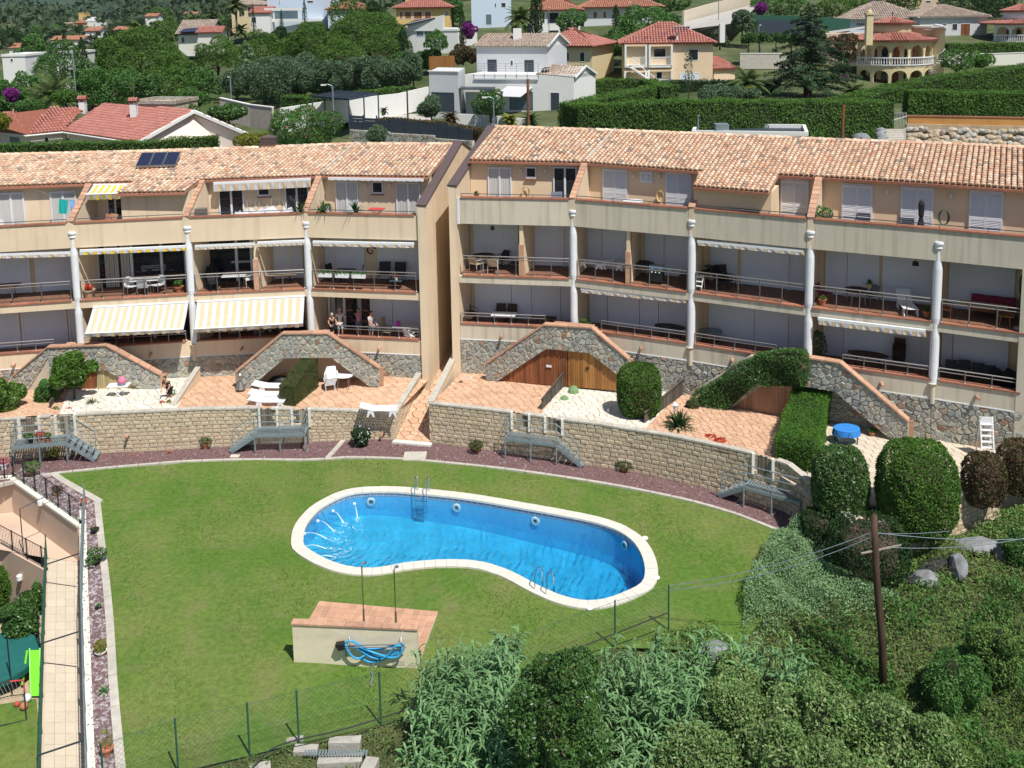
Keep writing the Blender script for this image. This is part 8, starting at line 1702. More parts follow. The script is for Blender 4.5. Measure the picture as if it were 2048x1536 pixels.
# red roofed house at the left
Gp=lambda x,y,z:G(x,y,z)
r=root('house',G(250,250,8.6),'long pink red roofed house behind the left roof with three small chimneys','house');ze,zr=11.4,13.3
e1,e2,p1,p0=Gp(125,262,ze),Gp(277,284,ze),Gp(388,222,zr),Gp(205,206,zr);e3=Gp(497,268,ze);e4=e3+(p0-p1);w0,w1=Gp(53,269,ze),Gp(-60,258,ze);q0,q1=Gp(100,217,13.1),Gp(170,213,13.1);q2=Gp(-60,236,13.1)
roofs(r,[(e1,e2,p0,p1),(e3,e4,p1,p0),(w0,e1,q0,q1),(w1,w0,q2,q0)],'redtile','redunder',.30,.42)
mb=MB();dn=lambda p,z=8.:v3(p[0],p[1],z);i_=.45
def wl2(a,b):mb.prism([dn(a),dn(b),dn(b,ze-.1),dn(a,ze-.1)],(0,.25,0))
wl2(w1+v3(0,.5,0),w0+v3(0,.5,0));wl2(w0+v3(0,.5,0),e1+v3(0,.5,0));wl2(e1+v3(0.3,.5,0),e2+v3(-.1,.5,0));d_=nrm(p0-p1)*.5;a_,b_,c_=e2+d_,e3+d_,p1+d_;mb.prism([dn(a_),dn(b_),dn(b_,ze-.1),c_-v3(0,0,.15),dn(a_,ze-.1)],tuple(d_*.5));mb.build('wall',mat('white_pink',(.72,.62,.56),var=.04),r)
mb=MB();mb.bar(e2+v3(0,-.05,-.05),p1+v3(0,-.05,-.02),.25,.25);mb.bar(p1+v3(0,-.05,-.02),e3+v3(0,-.05,-.05),.25,.25);mb.build('barge_board',M['hwhite'],r);mb=MB()
for a,b in((w1,w0),(w0,e1),(e1,e2)):mb.tube([a-v3(0,.08,.12),b-v3(0,.08,.12)],.09,6)
mb.build('gutter',M['hwhite'],r)
l0,l1,l2,l3=Gp(356,291,10.4),Gp(500,279,10.4),Gp(446,247,11.7),Gp(326,262,11.7);roofs(r,[(l0,l1,l3,l2)],'redtile','redunder',.30,.42);mb=MB();mb.prism([dn(l0),dn(l1),l1-v3(0,0,.15),l0-v3(0,0,.15)],(0,.25,0));mb.prism([dn(l0),l0-v3(0,0,.15),l3-v3(0,0,.15),dn(l3)],(.2,0,0));mb.build('lean_to_wall',M['pink'],r)
f=Face(w0+v3(0,.5,0),e1+v3(0,.5,0));win(r,f,87,274,99,287);f=Face(e1+v3(.3,.5,0),e2+v3(-.1,.5,0));win(r,f,119,272,131,286);win(r,Face(w1+v3(0,.5,0),w0+v3(0,.5,0)),18,271,42,292,'glassb')
for x,yt,yb,z in((166,190,216,12.8),(269,194,236,12.2),(17,222,252,12.6)):
    c=plane_pt(*((w0,e1,q1)if x==166 else(w1,w0,q0)if x==17 else(e1,e2,p1)),x,yb);z=c[2];zt_=Zat(c,yt+8);mb=MB();mb.box(c[0]-.27,c[0]+.27,c[1]-.27,c[1]+.27,z-.5,zt_-.25);o=mb.build('chimney',M['hwhite'],r);mb=MB()
    for a in(-.22,.22):mb.box(c[0]+a-.05,c[0]+a+.05,c[1]-.25,c[1]+.25,zt_-.25,zt_)
    mb.build('chimney_pier',M['hwhite'],o);z2=zt_;tm,um=MB(),MB();a,b,c2,d2=v3(c[0]-.4,c[1]-.4,z2),v3(c[0]+.4,c[1]-.4,z2),v3(c[0]-.4,c[1],z2+.3),v3(c[0]+.4,c[1],z2+.3);roofplane(tm,um,a,b,c2,d2,.2,.25);roofplane(tm,um,b+v3(0,.8,0),a+v3(0,.8,0),d2,c2,.2,.25);um.build('chimney_roof',M['redunder'],o);tm.build('chimney_tiles',M['redtile'],o,kind='stuff')
mb=MB();c=G(268,190,13.6);mb.tube([c-v3(0,0,.4),c+v3(0,0,1.)],.03);mb.tube([c+v3(-.9,0,.75),c+v3(.4,0,.75)],.02);mb.build('antenna',M['steel'],r)
house('flat roofed stone annex behind the red roof',262,348,91,90,208,4,'rock','flat')
# white modern house
A,B_=Q(954,108),Q(1094,105.5);D=Q(1134,112)-B_;r=root('house',(*A,10.4),'white modern two storey house with anthracite shutters and a roof terrace','house');zt_=Zat(A,93);boxwalls(r,A,B_,D,9,zt_,'hgrey','upper_wall');fU=Face(A,B_)
zr_=zt_+1.25;n2=nrm(D);a,b,c,d=v3(*(A-D*.04),zt_),v3(*(B_-D*.04),zt_),v3(*(A+D*.5),zr_),v3(*(B_+D*.5),zr_);dd=v3(*nrm(B_-A),0)*.25;roofs(r,[(a-dd,b+dd,c-dd,d+dd),(v3(*(B_+D*1.04),zt_)+dd,v3(*(A+D*1.04),zt_)-dd,d+dd,c-dd)],'greytile','conc',.3,.42)
mb=MB();mb.prism([v3(*B_,zt_),v3(*(B_+D),zt_),v3(*(B_+D*.5),zr_-.08)],tuple(-dd*.4));mb.build('gable',M['hwhite'],r);mb=MB();mb.bar(b+dd*1.1,d+dd*1.1,.12,.2);mb.bar(d+dd*1.1,v3(*(B_+D*1.04),zt_)+dd*1.1,.12,.2);mb.build('barge_board',M['hwhite'],r)
for q in((975,119,994,157),(1049,120,1068,158)):win(r,fU,*q,'anth','anth')
win(r,fU,1020,120,1027,132,'anth','frame');c=v3(*lerp(A+D*.3,B_+D*.3,.5),zr_-.1);mb=MB();mb.box(c[0]-.5,c[0]+.4,c[1]-.4,c[1]+.4,c[2]-.6,c[2]+.7);mb.build('chimney',M['hwhite'],r)
A2,B2=Q(930,104.5),Q(1147,101);D2=Q(1191,106)-B2;zl=Zat(B2,150);boxwalls(r,A2,B2,D2*1.0,8.8,zl,'hwhite','lower_wall');fL=Face(A2,B2);zb_=Zat(lerp(A2,B2,.4),158)
for x0_,x1_ in((948,1077),):slab(r,fL,x0_,156,x1_,160,-.15,.3,'hgrey','terrace_edge')
mb=MB();u0,u1=fL.uz(948,150)[0],fL.uz(1077,150)[0]
for zz_ in(.25,.5,.75,1.):mb.tube([fL.pt(u0,zb_+zz_+.6,.05),fL.pt(u1,zb_+zz_+.6,.05)],.015,5)
for k in range(7):mb.tube([fL.pt(lerp(u0,u1,k/6),zb_,.05),fL.pt(lerp(u0,u1,k/6),zb_+1.6,.05)],.02,5)
mb.build('railing',M['steel'],r);win(r,fL,1100,184,1120,223,'anth','frame');win(r,fL,1019,183,1066,220,'glassb','anth');win(r,fL,960,180,990,218,'glassb','anth')
a,b,c,d=v3(*lerp(A2,B2,.66),zl+.05),v3(*B2,zl-.3),v3(*(lerp(A2,B2,.7)+D2*.5),zl+.75),v3(*(B2+D2*.5),zl+.75);roofs(r,[(a,b+dd*.5,c,d+dd*.5),(v3(*(B2+D2),zl-.3)+dd*.5,v3(*(lerp(A2,B2,.66)+D2),zl-.3),d+dd*.5,c)],'greytile','conc',.3,.42);mb=MB();mb.prism([v3(*B2,zl-.4),v3(*(B2+D2),zl-.4),v3(*(B2+D2*.5),zl+.7)],tuple(-dd*.4));mb.build('gable',M['hwhite'],r);mb=MB();mb.bar(b+dd*.7,d+dd*.7,.12,.2);mb.bar(d+dd*.7,v3(*(B2+D2),zl-.3)+dd*.7,.12,.2);mb.build('barge_board',M['hwhite'],r)
A3,B3=Q(858,103),Q(915,101.5);D3=Q(930,108)-B3;zg=Zat(A3,143);boxwalls(r,A3,B3,D3,8.8,zg,'hgrey','garage_wall');fG3=Face(A3,B3);win(r,fG3,863,184,909,224,'anth','anth',kind='garage_door');slab(r,fG3,856,141,917,144,-.1,.3,'hwhite','parapet')
mb=MB();p_,q_=fL.pt(fL.uz(918,176)[0],Zat(A2,175),2.5),fL.pt(fL.uz(1005,172)[0],Zat(A2,175),2.5);mb.hexa([p_,q_,q_+v3(0,2.4,0),p_+v3(0,2.4,0)]+[s+v3(0,0,.12)for s in(p_,q_,q_+v3(0,2.4,0),p_+v3(0,2.4,0))])
for s in(p_,q_):mb.tube([s,(s[0],s[1],10)],.07,5)
mb.build('pergola',M['anth'],r);mb=MB();p_=[fL.at(1015,172,.05),fL.at(1066,174,.05),fL.at(1052,190,2.),fL.at(998,188,2.)];mb.add(p_+[q-v3(0,0,.04)for q in p_],[(0,1,2,3),(7,6,5,4),(3,2,6,7)]);mb.build('awning',M['cloth_w'],r)
for x,y in((1083,139),(1091,136)):mb=MB();c=fL.at(x,y,-.6);mb.lathe([(.02,-.02),(.25,.02),(.42,.12)],12,c);mb.build('satellite_dish',M['hgrey'],r)
mb=MB();mb.add([G(935,226,10.3),G(1180,240,10.3),G(1180,226,10.3)+v3(0,2,0),G(935,221,10.4)+v3(0,3,0)],[(0,1,2,3)]);mb.build('patio',M['hwhite'],None,kind='structure')
# neighbours
r_,f,zc,z0=house('peach house with a worn red hipped roof behind the white modern house',1060,1184,121,118,92,9,'butter','hip',.6,2.0,[(1132,104,1139,124),(1159,104,1170,124)],base=150)
r_,f,zc,z0=house('two storey apricot house with solar panels on its red hipped roof',1246,1426,117,116,86,9,'peach','hip',.5,2.35,[(1377,98,1397,121),(1359,146,1400,162,'shutter','frame')],base=163)
for(x0,x1),(ya,yb)in(((1251,1292),(89,131)),((1299,1343),(89,131)),((1297,1343),(139,160)),((1250,1292),(141,160))):
    slab(r_,f,x0,ya,x1,yb,-.06,.3,'peach','loggia_back');slab(r_,f,x0,ya,x1,ya+3,-.65,.06,'peach','loggia_lintel');slab(r_,f,x0,yb-1,x1,yb+3,-.7,.06,'hwhite','loggia_floor')
    for x in(x0,x1):slab(r_,f,x-2,ya,x+2,yb+3,-.7,.06,'hwhite','loggia_pier')
win(r_,f.off(.07),1307,96,1332,116);win(r_,f.off(.07),1312,143,1325,158)
for x0,x1 in((1264,1291),(1299,1343)):
    fo=f.off(.7);mb=MB();u0,z_=fo.uz(x0,132);u1,_=fo.uz(x1,132)
    for zz_ in(.1,1.):mb.tube([fo.pt(u0,z_+zz_),fo.pt(u1,z_+zz_)],.035,5)
    for k in range(14):mb.tube([fo.pt(lerp(u0,u1,k/13),z_+.1),fo.pt(lerp(u0,u1,k/13),z_+1.)],.02,4)
    mb.build('balcony_railing',M['hwhite'],r_)
st=f.off(.9)
for k in range(10):p_=st.at(lerp(1262,1300,k/9),lerp(134,160,k/9));mb=MB();mb.box(p_[0]-.2,p_[0]+.2,p_[1]-.9,p_[1],p_[2]-.12,p_[2]);mb.build('stair_step',M['hwhite'],r_)
mb=MB();mb.tube([st.at(1262,119,.1),st.at(1310,155,.1)],.05,5);mb.build('stair_rail',M['hwhite'],r_)
A,B_=Q(1246,117,86),Q(1426,116,86);D=back(A,B_,9);g0,g1=v3(*(A+nrm(B_-A)*4.5+D/2),zc+2.35),v3(*(B_-nrm(B_-A)*4.5+D/2),zc+2.35);ea=v3(*A,zc)
for i,(xa,xb,ya,yb)in enumerate(((1262,1281,80,73),(1283,1304,80,73),(1306,1326,78,71),(1314,1332,69,63),(1334,1352,66,59),(1345,1362,60,54),(1358,1377,62,53))):
    P_=lambda x,y:plane_pt(v3(*A,zc),v3(*B_,zc),g1,x,y,.15);q=[P_(xa-2,ya),P_(xb-3,ya),P_(xb+3,yb),P_(xa+4,yb)];mb=MB();mb.hexa([s-v3(0,0,.06)for s in q]+q);mb.build('solar_panel',M['solar'],r_)
c=P_(1354,82);mb=MB();mb.tube([c,c+v3(0,0,1.0)],.12);mb.lathe([(.05,-.05),(.4,.0),(.62,.14)],14,c+v3(0,-.2,1.6));mb.build('satellite_dish',M['hwhite'],r_);c=P_(1445,75);mb=MB();mb.box(c[0]-.3,c[0]+.3,c[1],c[1]+.6,c[2]-.6,c[2]+1.6);mb.build('chimney',M['hwhite'],r_)
s0=Q(1426,116);s1=Q(1474,121);mb=MB(); 
r2_=house('low red tiled porch beside the apricot house',1428,1470,117.5,118.5,137,4,'peach','shed',.3,1.2,base=165)[0]
# round villa
def roundvilla(label,xc,Yc,R_,rows,nb,mt,u0=200,u1=345,rt=None,side=None):
    "rows: base, balcony floor, rail top, eave, ring roof top, turret eave, turret peak"
    c=Q(xc,Yc,rows[3]);fr=v3(c[0],c[1]-R_);Z=[Zat(fr,y)for y in rows[:4]];tur=v3(c[0]+.0,c[1]-R_*.5);zt1=Zat(v3(c[0],c[1]-R_*.5),rows[4]);r=root('round_villa',(*c,Z[0]),label,'villa')
    P=lambda u,z,o:v3(c[0]+(R_+o)*math.cos(math.radians(u)),c[1]+(R_+o)*math.sin(math.radians(u)),z);h=Z[3]-Z[1];h0=Z[1]-Z[0]
    mb=MB();archwall(mb,P,u0,u1,nb,Z[1],Z[3],Z[1]+h*.55,3.4,h*.26,.3);mb.build('upper_arcade',M[mt],r);mb=MB();archwall(mb,P,u0,u1,nb,Z[0]-1,Z[1]-.25,Z[0]+h0*.42,4.2,h0*.30,.3);mb.build('lower_arcade',M[mt],r)
    mb=MB()
    for z0,z1,rr in((Z[0]-1,Z[3]-.2,R_-1.9),):mb.lathe([(rr,z0),(rr,z1)],28,(c[0],c[1],0))
    mb.lathe([(R_-.3,Z[1]-.25),(R_+.05,Z[1]-.25),(R_+.05,Z[1]),(R_-.3,Z[1])],32,(c[0],c[1],0));mb.build('inner_wall',M['peach'],r)
    rail_balusters(r,P,u0,u1,Z[1],.95,44)
    for k in range(nb):
        um=lerp(u0,u1,(k+.5)/nb);Pi=lambda u,z,o:v3(c[0]+(R_-1.9+o)*math.cos(math.radians(u)),c[1]+(R_-1.9+o)*math.sin(math.radians(u)),z)
        for zz_,hh in((Z[1],h*.72),(Z[0],h0*.62)):mb=MB();mb.add([Pi(um-7,zz_,.04),Pi(um+7,zz_,.04),Pi(um+7,zz_+hh*.8,.04),Pi(um,zz_+hh,.05),Pi(um-7,zz_+hh*.8,.04)],[(0,1,2,3,4)]);mb.build('arched_door',M['glassd']if k%2 else M['redwood'],r)
    # ring roof and turret
    def cone(ra,za,rb,zb,n,cen,mt_='redtile'):
        tm,um=MB(),MB()
        for k in range(n):
            a0,a1=2*math.pi*k/n,2*math.pi*(k+1)/n;pa,pb=v3(cen[0]+ra*math.cos(a0),cen[1]+ra*math.sin(a0),za),v3(cen[0]+ra*math.cos(a1),cen[1]+ra*math.sin(a1),za);qa,qb=v3(cen[0]+rb*math.cos(a0),cen[1]+rb*math.sin(a0),zb),v3(cen[0]+rb*math.cos(a1),cen[1]+rb*math.sin(a1),zb);roofplane(tm,um,pa,pb,qa,qb,.3,.42)
        o=um.build('roof',M['redunder'],r);tm.build('roof_tiles',M[mt_],o,kind='stuff')
    rT=R_*.47;cone(R_+.6,Z[3],rT,zt1,16,c);fr2=v3(c[0],c[1]-rT);z5,z6=Zat(fr2,rows[5]),Zat(c,rows[6]);mb=MB();mb.lathe([(rT,zt1-.5),(rT,z5)],28,(c[0],c[1],0));mb.build('turret',M[mt],r,smooth=True);cone(rT+.5,z5,.05,z6,12,c);mb=MB();mb.tube([v3(*c,z6-.2),v3(*c,z6+.6)],.05);mb.build('finial',M['black'],r)
    return r,c,Z
r,c,Z=roundvilla('butter yellow round villa with two storeys of white arches and a turret',1783,121,4.75,(168,131,116,81,66,46,34),6,'butter',196,352)
A,B_=Q(1862,119),Q(1887,117.5);zt_=Zat(B_,56);mb=MB();A_2=v3(c[0]+1.5,c[1]+.5);D=v3(3,10);mb.hexa([(*A_2,Z[0]-1),(*B_,Z[0]-1),(*(B_+D),Z[0]-1),(*(A_2+D),Z[0]-1),(*A_2,zt_),(*B_,zt_),(*(B_+D),zt_-.0),(*(A_2+D),zt_)]);mb.build('side_wing',M['butter'],r)
mb=MB();a,b=v3(*A_2,zt_+.1),v3(*B_,zt_+.1);mb.bar(a,b,.35,.22);mb.bar(b,b+v3(3,10,0),.35,.22);mb.bar(v3(c[0]-6,c[1]+5,zt_-.6),v3(c[0]-1,c[1]+4,zt_+.1),.35,.25);mb.build('white_coping',M['hwhite'],r)
mb=MB();mb.box(c[0]-6,c[0]-1,c[1]+6,c[1]+9,Z[0],zt_-.8);mb.build('rear_wing',M['pink'],r)
q=YY(1738,60,117);mb=MB();zc_=Zat(q,24);mb.box(q[0]-.38,q[0]+.38,q[1]-.3,q[1]+.4,Z[3]-.5,zc_-.3);mb.box(q[0]-.48,q[0]+.48,q[1]-.4,q[1]+.5,zc_-.3,zc_-.1);mb.lathe([(.3,0),(.3,.2),(.1,.35),(.1,.5)],8,(q[0],q[1]+.05,zc_-.1));mb.build('chimney',M['butter'],r)
for x,y in((1857,61),(1868,57)):mb=MB();mb.lathe([(.02,-.02),(.3,.02),(.5,.14)],12,YY(x,y,118));mb.build('satellite_dish',M['hgrey'],r)
cs=YY(1873,150,116.5)
for k in range(14):a=k*.42;zz_=Z[0]-.2+k*.26;mb=MB();mb.hexa([(cs[0],cs[1],zz_),(cs[0]+.9*math.cos(a),cs[1]+.9*math.sin(a),zz_),(cs[0]+.9*math.cos(a+.5),cs[1]+.9*math.sin(a+.5),zz_),(cs[0],cs[1]+.02,zz_)]+[(cs[0],cs[1],zz_+.07),(cs[0]+.9*math.cos(a),cs[1]+.9*math.sin(a),zz_+.07),(cs[0]+.9*math.cos(a+.5),cs[1]+.9*math.sin(a+.5),zz_+.07),(cs[0],cs[1]+.02,zz_+.07)]);mb.build('spiral_step',M['hwhite'],r)
mb=MB();mb.tube([(cs[0],cs[1],Z[0]-1),(cs[0],cs[1],Z[1]+1)],.06);mb.tube([(cs[0]+.9*math.cos(k*.42),cs[1]+.9*math.sin(k*.42),Z[0]+.7+k*.26)for k in range(14)],.03,4);mb.build('spiral_rail',M['hwhite'],r)
roundvilla('white round villa with red conical turret at the right edge',2040,142,4.7,(110,83,74,47,39,21,8),5,'hwhite',200,340)
r_,f,zc,_=house('long white villa with greyed tile roofs and a dark red door on the upper right',1840,1975,146,146,33,9,'hgrey','hip',.5,1.7,[(1921,47,1940,75,'redwood','frame'),(1884,47,1893,62),(1904,47,1915,61)],base=80,tile='greytile',un='conc')
house('blue grey villa wing under a pyramid tile roof behind the round villa',1697,1850,150,149,38,10,'lblueh','hip',.7,2.6,[(1712,45,1730,52,'glassb','frame')],base=80,tile='greytile',un='conc')
house('brown flat roofed house at the top right edge',1758,1885,185,185,-12,9,'pink','flat',wins=[(1790,0,1797,14,'hwhite','frame'),(1851,1,1862,6),(1880,4,1884,16,'glassb')],base=30)
house('white porch house with orange roof and roof solar panels at the top centre',1168,1318,168,168,14,11,'hgrey','hip',.9,2.6,[(1186,23,1195,37,'redwood','frame'),(1206,23,1213,37,'redwood','frame')],base=46,tile='orangetile',un='redunder')
house('white house with orange roof and arched lower floor left of the porch house',1062,1160,163,163,20,10,'hwhite','hip',.7,2.4,[(1084,25,1090,47,'redwood','frame'),(1094,25,1118,47,'glassd','frame'),(1096,60,1118,70)],base=70,tile='orangetile',un='redunder')
house('pale blue white house with a small awning near the top centre',942,1022,172,172,-14,9,'lblueh','flat',wins=[(989,6,993,15),(1002,5,1012,15),(971,28,984,50,'glassb')],base=52)
r_,f,zc,_=house('yellow house with orange arches and red roof at the top',792,900,170,170,15,9,'yelw','hip',.7,2.2,[(799,23,806,38,'redwood','frame'),(809,23,823,38,'redwood','frame'),(827,23,845,38,'redwood','frame'),(849,23,863,38,'redwood','frame'),(891,20,896,31)],base=50);house('upper storey of the yellow house cut by the top edge',810,870,175,175,-16,6,'yelw','flat',wins=[(846,-2,853,7)],base=10)
r_,f,zc,_=house('white angular house with blue solar sheets on its sloping roof',805,915,152,149,62,8,'hwhite','flat',wins=[(832,57,848,73,'glassb','frame'),(848,57,873,73,'glassb','frame')],base=95)
a,b,c,d=YY(806,50,151),YY(870,35,150),YY(885,32,156),YY(830,40,157);mb=MB();mb.hexa([q-v3(0,0,.2)for q in(a,b,c,d)]+[a,b,c,d]);mb.build('solar_roof',M['solar'],r_)
mb=MB();mb.prism([YY(815,62,151.5),YY(886,62,149.6),YY(886,30,149.6),YY(815,47,151.5)],(0,3,0));mb.build('upper_wall',M['hwhite'],r_)
house('pale blue modernist house at the top edge',533,645,190,188,-16,9,'lblueh','flat',wins=[(547,21,597,38,'glassb','frame'),(558,0,561,11,'glassd','frame'),(614,1,627,6)],base=46)
for(px_,Y_,rows,x0,x1)in((0,0,(-2,14),535,600),(0,0,(38,44),535,645)):mb=MB();a,b=YY(x0,rows[0],187.5),YY(x1,rows[0],186.5);c=YY(x0,rows[1],187.5);mb.hexa([(a[0],a[1],c[2]),(b[0],b[1],c[2]),(b[0],b[1]+1.5,c[2]),(a[0],a[1]+1.5,c[2]),a,b,b+v3(0,1.5,0),a+v3(0,1.5,0)])if rows[0]>0 else mb.bar(YY(530,19,187.3),YY(602,18,186.6),.8,.5);tag(mb.build('terrace_slab',M['hwhite'],None),'white terrace band of the pale blue modernist house' if rows[0]>0 else 'white roof edge of the pale blue modernist house','balcony')
house('low house with a red roof right of the pale blue modernist house',655,735,186,186,18,8,'lblueh','hip',.5,1.8,base=40)
house('beige house with terrace at the top left of centre',462,526,192,192,10,9,'butter','hip',.5,2,[(477,16,484,34),(495,14,505,34)],base=50,tile='greytile',un='conc')
house('small white house with an arch at the top',500,540,186,186,26,6,'hwhite','gable',.3,1.2,[(503,34,513,46)],base=50)
r_,f,zc,_=house('dark roofed house with blue solar sheets behind the pines',356,418,176,176,68,9,'offwhite','gable',.5,2.4,[(362,74,370,86)],base=95,tile='greytile',un='anth')
mb=MB();q=[YY(358,64,175),YY(396,62,175),YY(414,53,178),YY(372,55,178)];mb.hexa([s-v3(0,0,.1)for s in q]+q);mb.build('solar_roof',M['solar'],r_);house('low red roofed wing behind the pines',395,440,172,172,65,6,'offwhite','gable',.4,1,base=85)
for i,(x0,x1,Y_,e,b,l,rf,mt)in enumerate(((4,50,132,113,150,'white box shaped house at the left edge behind the trees','flat','hwhite'),(112,152,134,108,165,'white terraced house behind the big tree on the left','flat','hwhite'),(18,42,215,96,112,'small red roofed house at the far left','hip','hwhite'),(102,164,235,80,95,'small distant house with a grey and red roof','gable','hwhite'),(170,197,245,62,78,'distant house with a bright red roof','gable','hwhite'),(166,199,330,43,55,'distant white house with many chimneys','flat','hwhite'),(123,145,325,47,52,'tiny distant pinkish house','flat','pink'),(146,168,328,46,52,'tiny distant ochre house','hip','yelw'),(228,256,262,60,70,'distant house with a long red roof left of the palm','gable','hwhite'),(290,312,300,33,42,'tiny white house right of the palm','gable','hwhite'),(366,394,300,30,36,'tiny house under the mountain near the palms','gable','hwhite'),(157,168,420,27,33,'tiny ruin on the mountain foot','flat','yelw'))):
    wn=[(x0+(x1-x0)*.35,e+4,x0+(x1-x0)*.5,e+11)]if b-e>14 else[]
    r_,f,zc,z_=house(l,x0,x1,Y_,Y_,e,6,mt,rf,.3,.9,wn,base=b,name='distant_house',tile='orangetile')
    if i==5:
        for k in range(5):mb=MB();q=f.at(lerp(x0+3,x1-3,k/4),e-3-3*(k%3),-1);mb.box(q[0]-.6,q[0]+.6,q[1],q[1]+1.5,q[2]-4,q[2]);mb.build('chimney',M['hwhite'],r_)
# street, carport, car, walls
def strip_wall(name,label,pts,h,th,mt,capm=None,cat='wall',z=None):
    r=root(name,(*pts[0][:2],0),label,cat);mb=MB();cm=MB()
    for a,b in zip(pts,pts[1:]):
        a,b=v3(*a),v3(*b);d=nrm(v3(*(b-a)[:2]));s=v3(-d[1],d[0],0)*th;mb.hexa([a-v3(0,0,1),b-v3(0,0,1),b+s-v3(0,0,1),a+s-v3(0,0,1),a+v3(0,0,h),b+v3(0,0,h),b+s+v3(0,0,h),a+s+v3(0,0,h)])
        if capm:cm.bar(a+s/2+v3(0,0,h+.04),b+s/2+v3(0,0,h+.04),th+.1,.08)
    mb.build('wall_body',M[mt],r)
    if capm:cm.build('coping',M[capm],r)
    return r
B3p=lambda x,y,Y:YY(x,y,Y)
strip_wall('garden_wall','long white garden wall stepping up towards the white modern house',[B3p(565,245,92),B3p(640,232,97),B3p(720,222,101),B3p(800,212,106),B3p(858,198,109)],1.35,.25,'hwhite')
flat('driveway',[(p[0],p[1])for p in(G(640,246,10.1),G(860,246,10.1),G(880,214,10.2),G(740,226,10.1))],10.15,M['pavem'],kind='structure')
mb=MB();mb.add([G(735,232,10.2),G(850,218,10.3),G(862,206,10.5),G(735,217,10.4)],[(0,1,2,3)]);mb.build('grass_verge',M['lawn'],kind='structure')
cr=root('carport',G(690,240,10),'anthracite carport roof on thin posts over a parked silver car','carport');pts=[YY(624,192,94),YY(697,198,92.5),YY(756,187,98),YY(672,182,100)];mb=MB();mb.hexa([q-v3(0,0,.15)for q in pts]+pts)
for k in range(7):mb.bar(lerp(pts[0],pts[3],k/6)+v3(0,0,.05),lerp(pts[1],pts[2],k/6)+v3(0,0,.05),.08,.08)
mb.build('roof',M['anth'],cr)
for a in(pts[0],pts[1],pts[2],pts[3],lerp(pts[1],pts[2],.5),lerp(pts[0],pts[3],.5)):mb=MB();mb.bar(a-v3(0,0,.1),(a[0],a[1],9.9),.12,.12,up=(0,1,0));mb.build('post',M['anth'],cr)
cc=G(695,238,10.15);car=root('parked_car',cc,'silver compact car seen from behind parked under the carport','car',rz=math.radians(118))
prof=[(-2.05,.35),(-2.0,.95),(-1.6,1.05),(-1.1,1.48),(.4,1.52),(1.1,1.05),(1.95,.85),(2.1,.4)];mb=MB()
mb.add([(x,s*(.86 if z<1.1 else .66),z)for s in(-1,1)for x,z in prof],[tuple(range(8)),tuple(range(8,16))[::-1]]+[(i,8+i,8+(i+1)%8,(i+1)%8)for i in range(8)]);mb.build('body',M['carp'],car,world=False)
for s in(-1,1):
    mb=MB();mb.add([(-1.0,s*.72,1.42),(.35,s*.72,1.45),(.95,s*.88,1.07),(-1.45,s*.88,1.07)],[(0,1,2,3)]);mb.build('side_window',M['glassd'],car,world=False)
    for x in(-1.25,1.3):
        mb=MB();mb.tube([(x,s*.68,.33),(x,s*.9,.33)],.33,14);w_=mb.build('wheel',M['black'],car,world=False);mb=MB();mb.tube([(x,s*.88,.33),(x,s*.91,.33)],.2,10);mb.build('rim',M['steel'],w_,world=False)
    mb=MB();mb.box(-2.07,-1.98,s*.62-.15,s*.62+.15,.72,.92);mb.build('tail_light',M['redc'],car,world=False)
mb=MB();mb.add([(-1.58,-.68,1.08),(-1.58,.68,1.08),(-1.14,.6,1.45),(-1.14,-.6,1.45)],[(0,1,2,3)]);mb.build('rear_window',M['glassd'],car,world=False);mb=MB();mb.box(-2.1,-1.95,-.8,.8,.35,.62);mb.build('bumper',M['carw'],car,world=False)
def lamp(label,x,yt,yb,Y,arm=-.8):
    b=YY(x,yb,Y);t=YY(x,yt,Y);r=root('street_lamp',b,label,'street lamp');mb=MB();mb.tube([b-v3(0,0,1),v3(b[0],b[1],t[2]),v3(b[0]+arm*.5,b[1],t[2]+.15),v3(b[0]+arm,b[1],t[2]+.12)],.065,6);mb.build('pole',M['galv'],r)
    mb=MB();mb.box(b[0]+min(arm*1.3,arm*.7)-.0,b[0]+max(arm*1.3,arm*.7),b[1]-.14,b[1]+.14,t[2]+.05,t[2]+.17);mb.build('head',M['offwhite'],r)
lamp('street lamp with a curved arm in front of the carport',668,172,246,90);lamp('street lamp in front of the white modern house',988,197,252,90);lamp('thin street lamp by the olive grove',464,156,222,105,-.2);lamp('tall street lamp left of the pines',151,105,182,110,-.2);lamp('street lamp by the pergola trees',1517,52,105,130,.2);lamp('street lamp beside the upper road',1437,0,42,150,.2);lamp('mushroom lamp at the flat roofed annex',1396,234,266,76,.05);lamp('street lamp before the arched white house',1098,16,60,150,.2);lamp('street lamp before the porch house',1265,6,40,155,-.4)
for x,yt,yb,Y_,l in((1057,158,252,86,'rusty tall post in front of the white modern house'),(1685,210,276,78,'rusty post before the dark hedge'),(817,182,276,84,'dark thin post by the fence panels')):
    b=YY(x,yb,Y_);mb=MB();mb.tube([b-v3(0,0,.5),(b[0],b[1],YY(x,yt,Y_)[2])],.12 if x!=817 else .07,8);tag(mb.build('post',M['rust']if x!=817 else M['pole'],None),l,'post')
sw=[B3p(700,262,84),B3p(780,268,82),B3p(870,276,80),B3p(945,290,78)]
rw=root('stone_wall',sw[1],'grey stone retaining wall under the anthracite fence panels','wall')
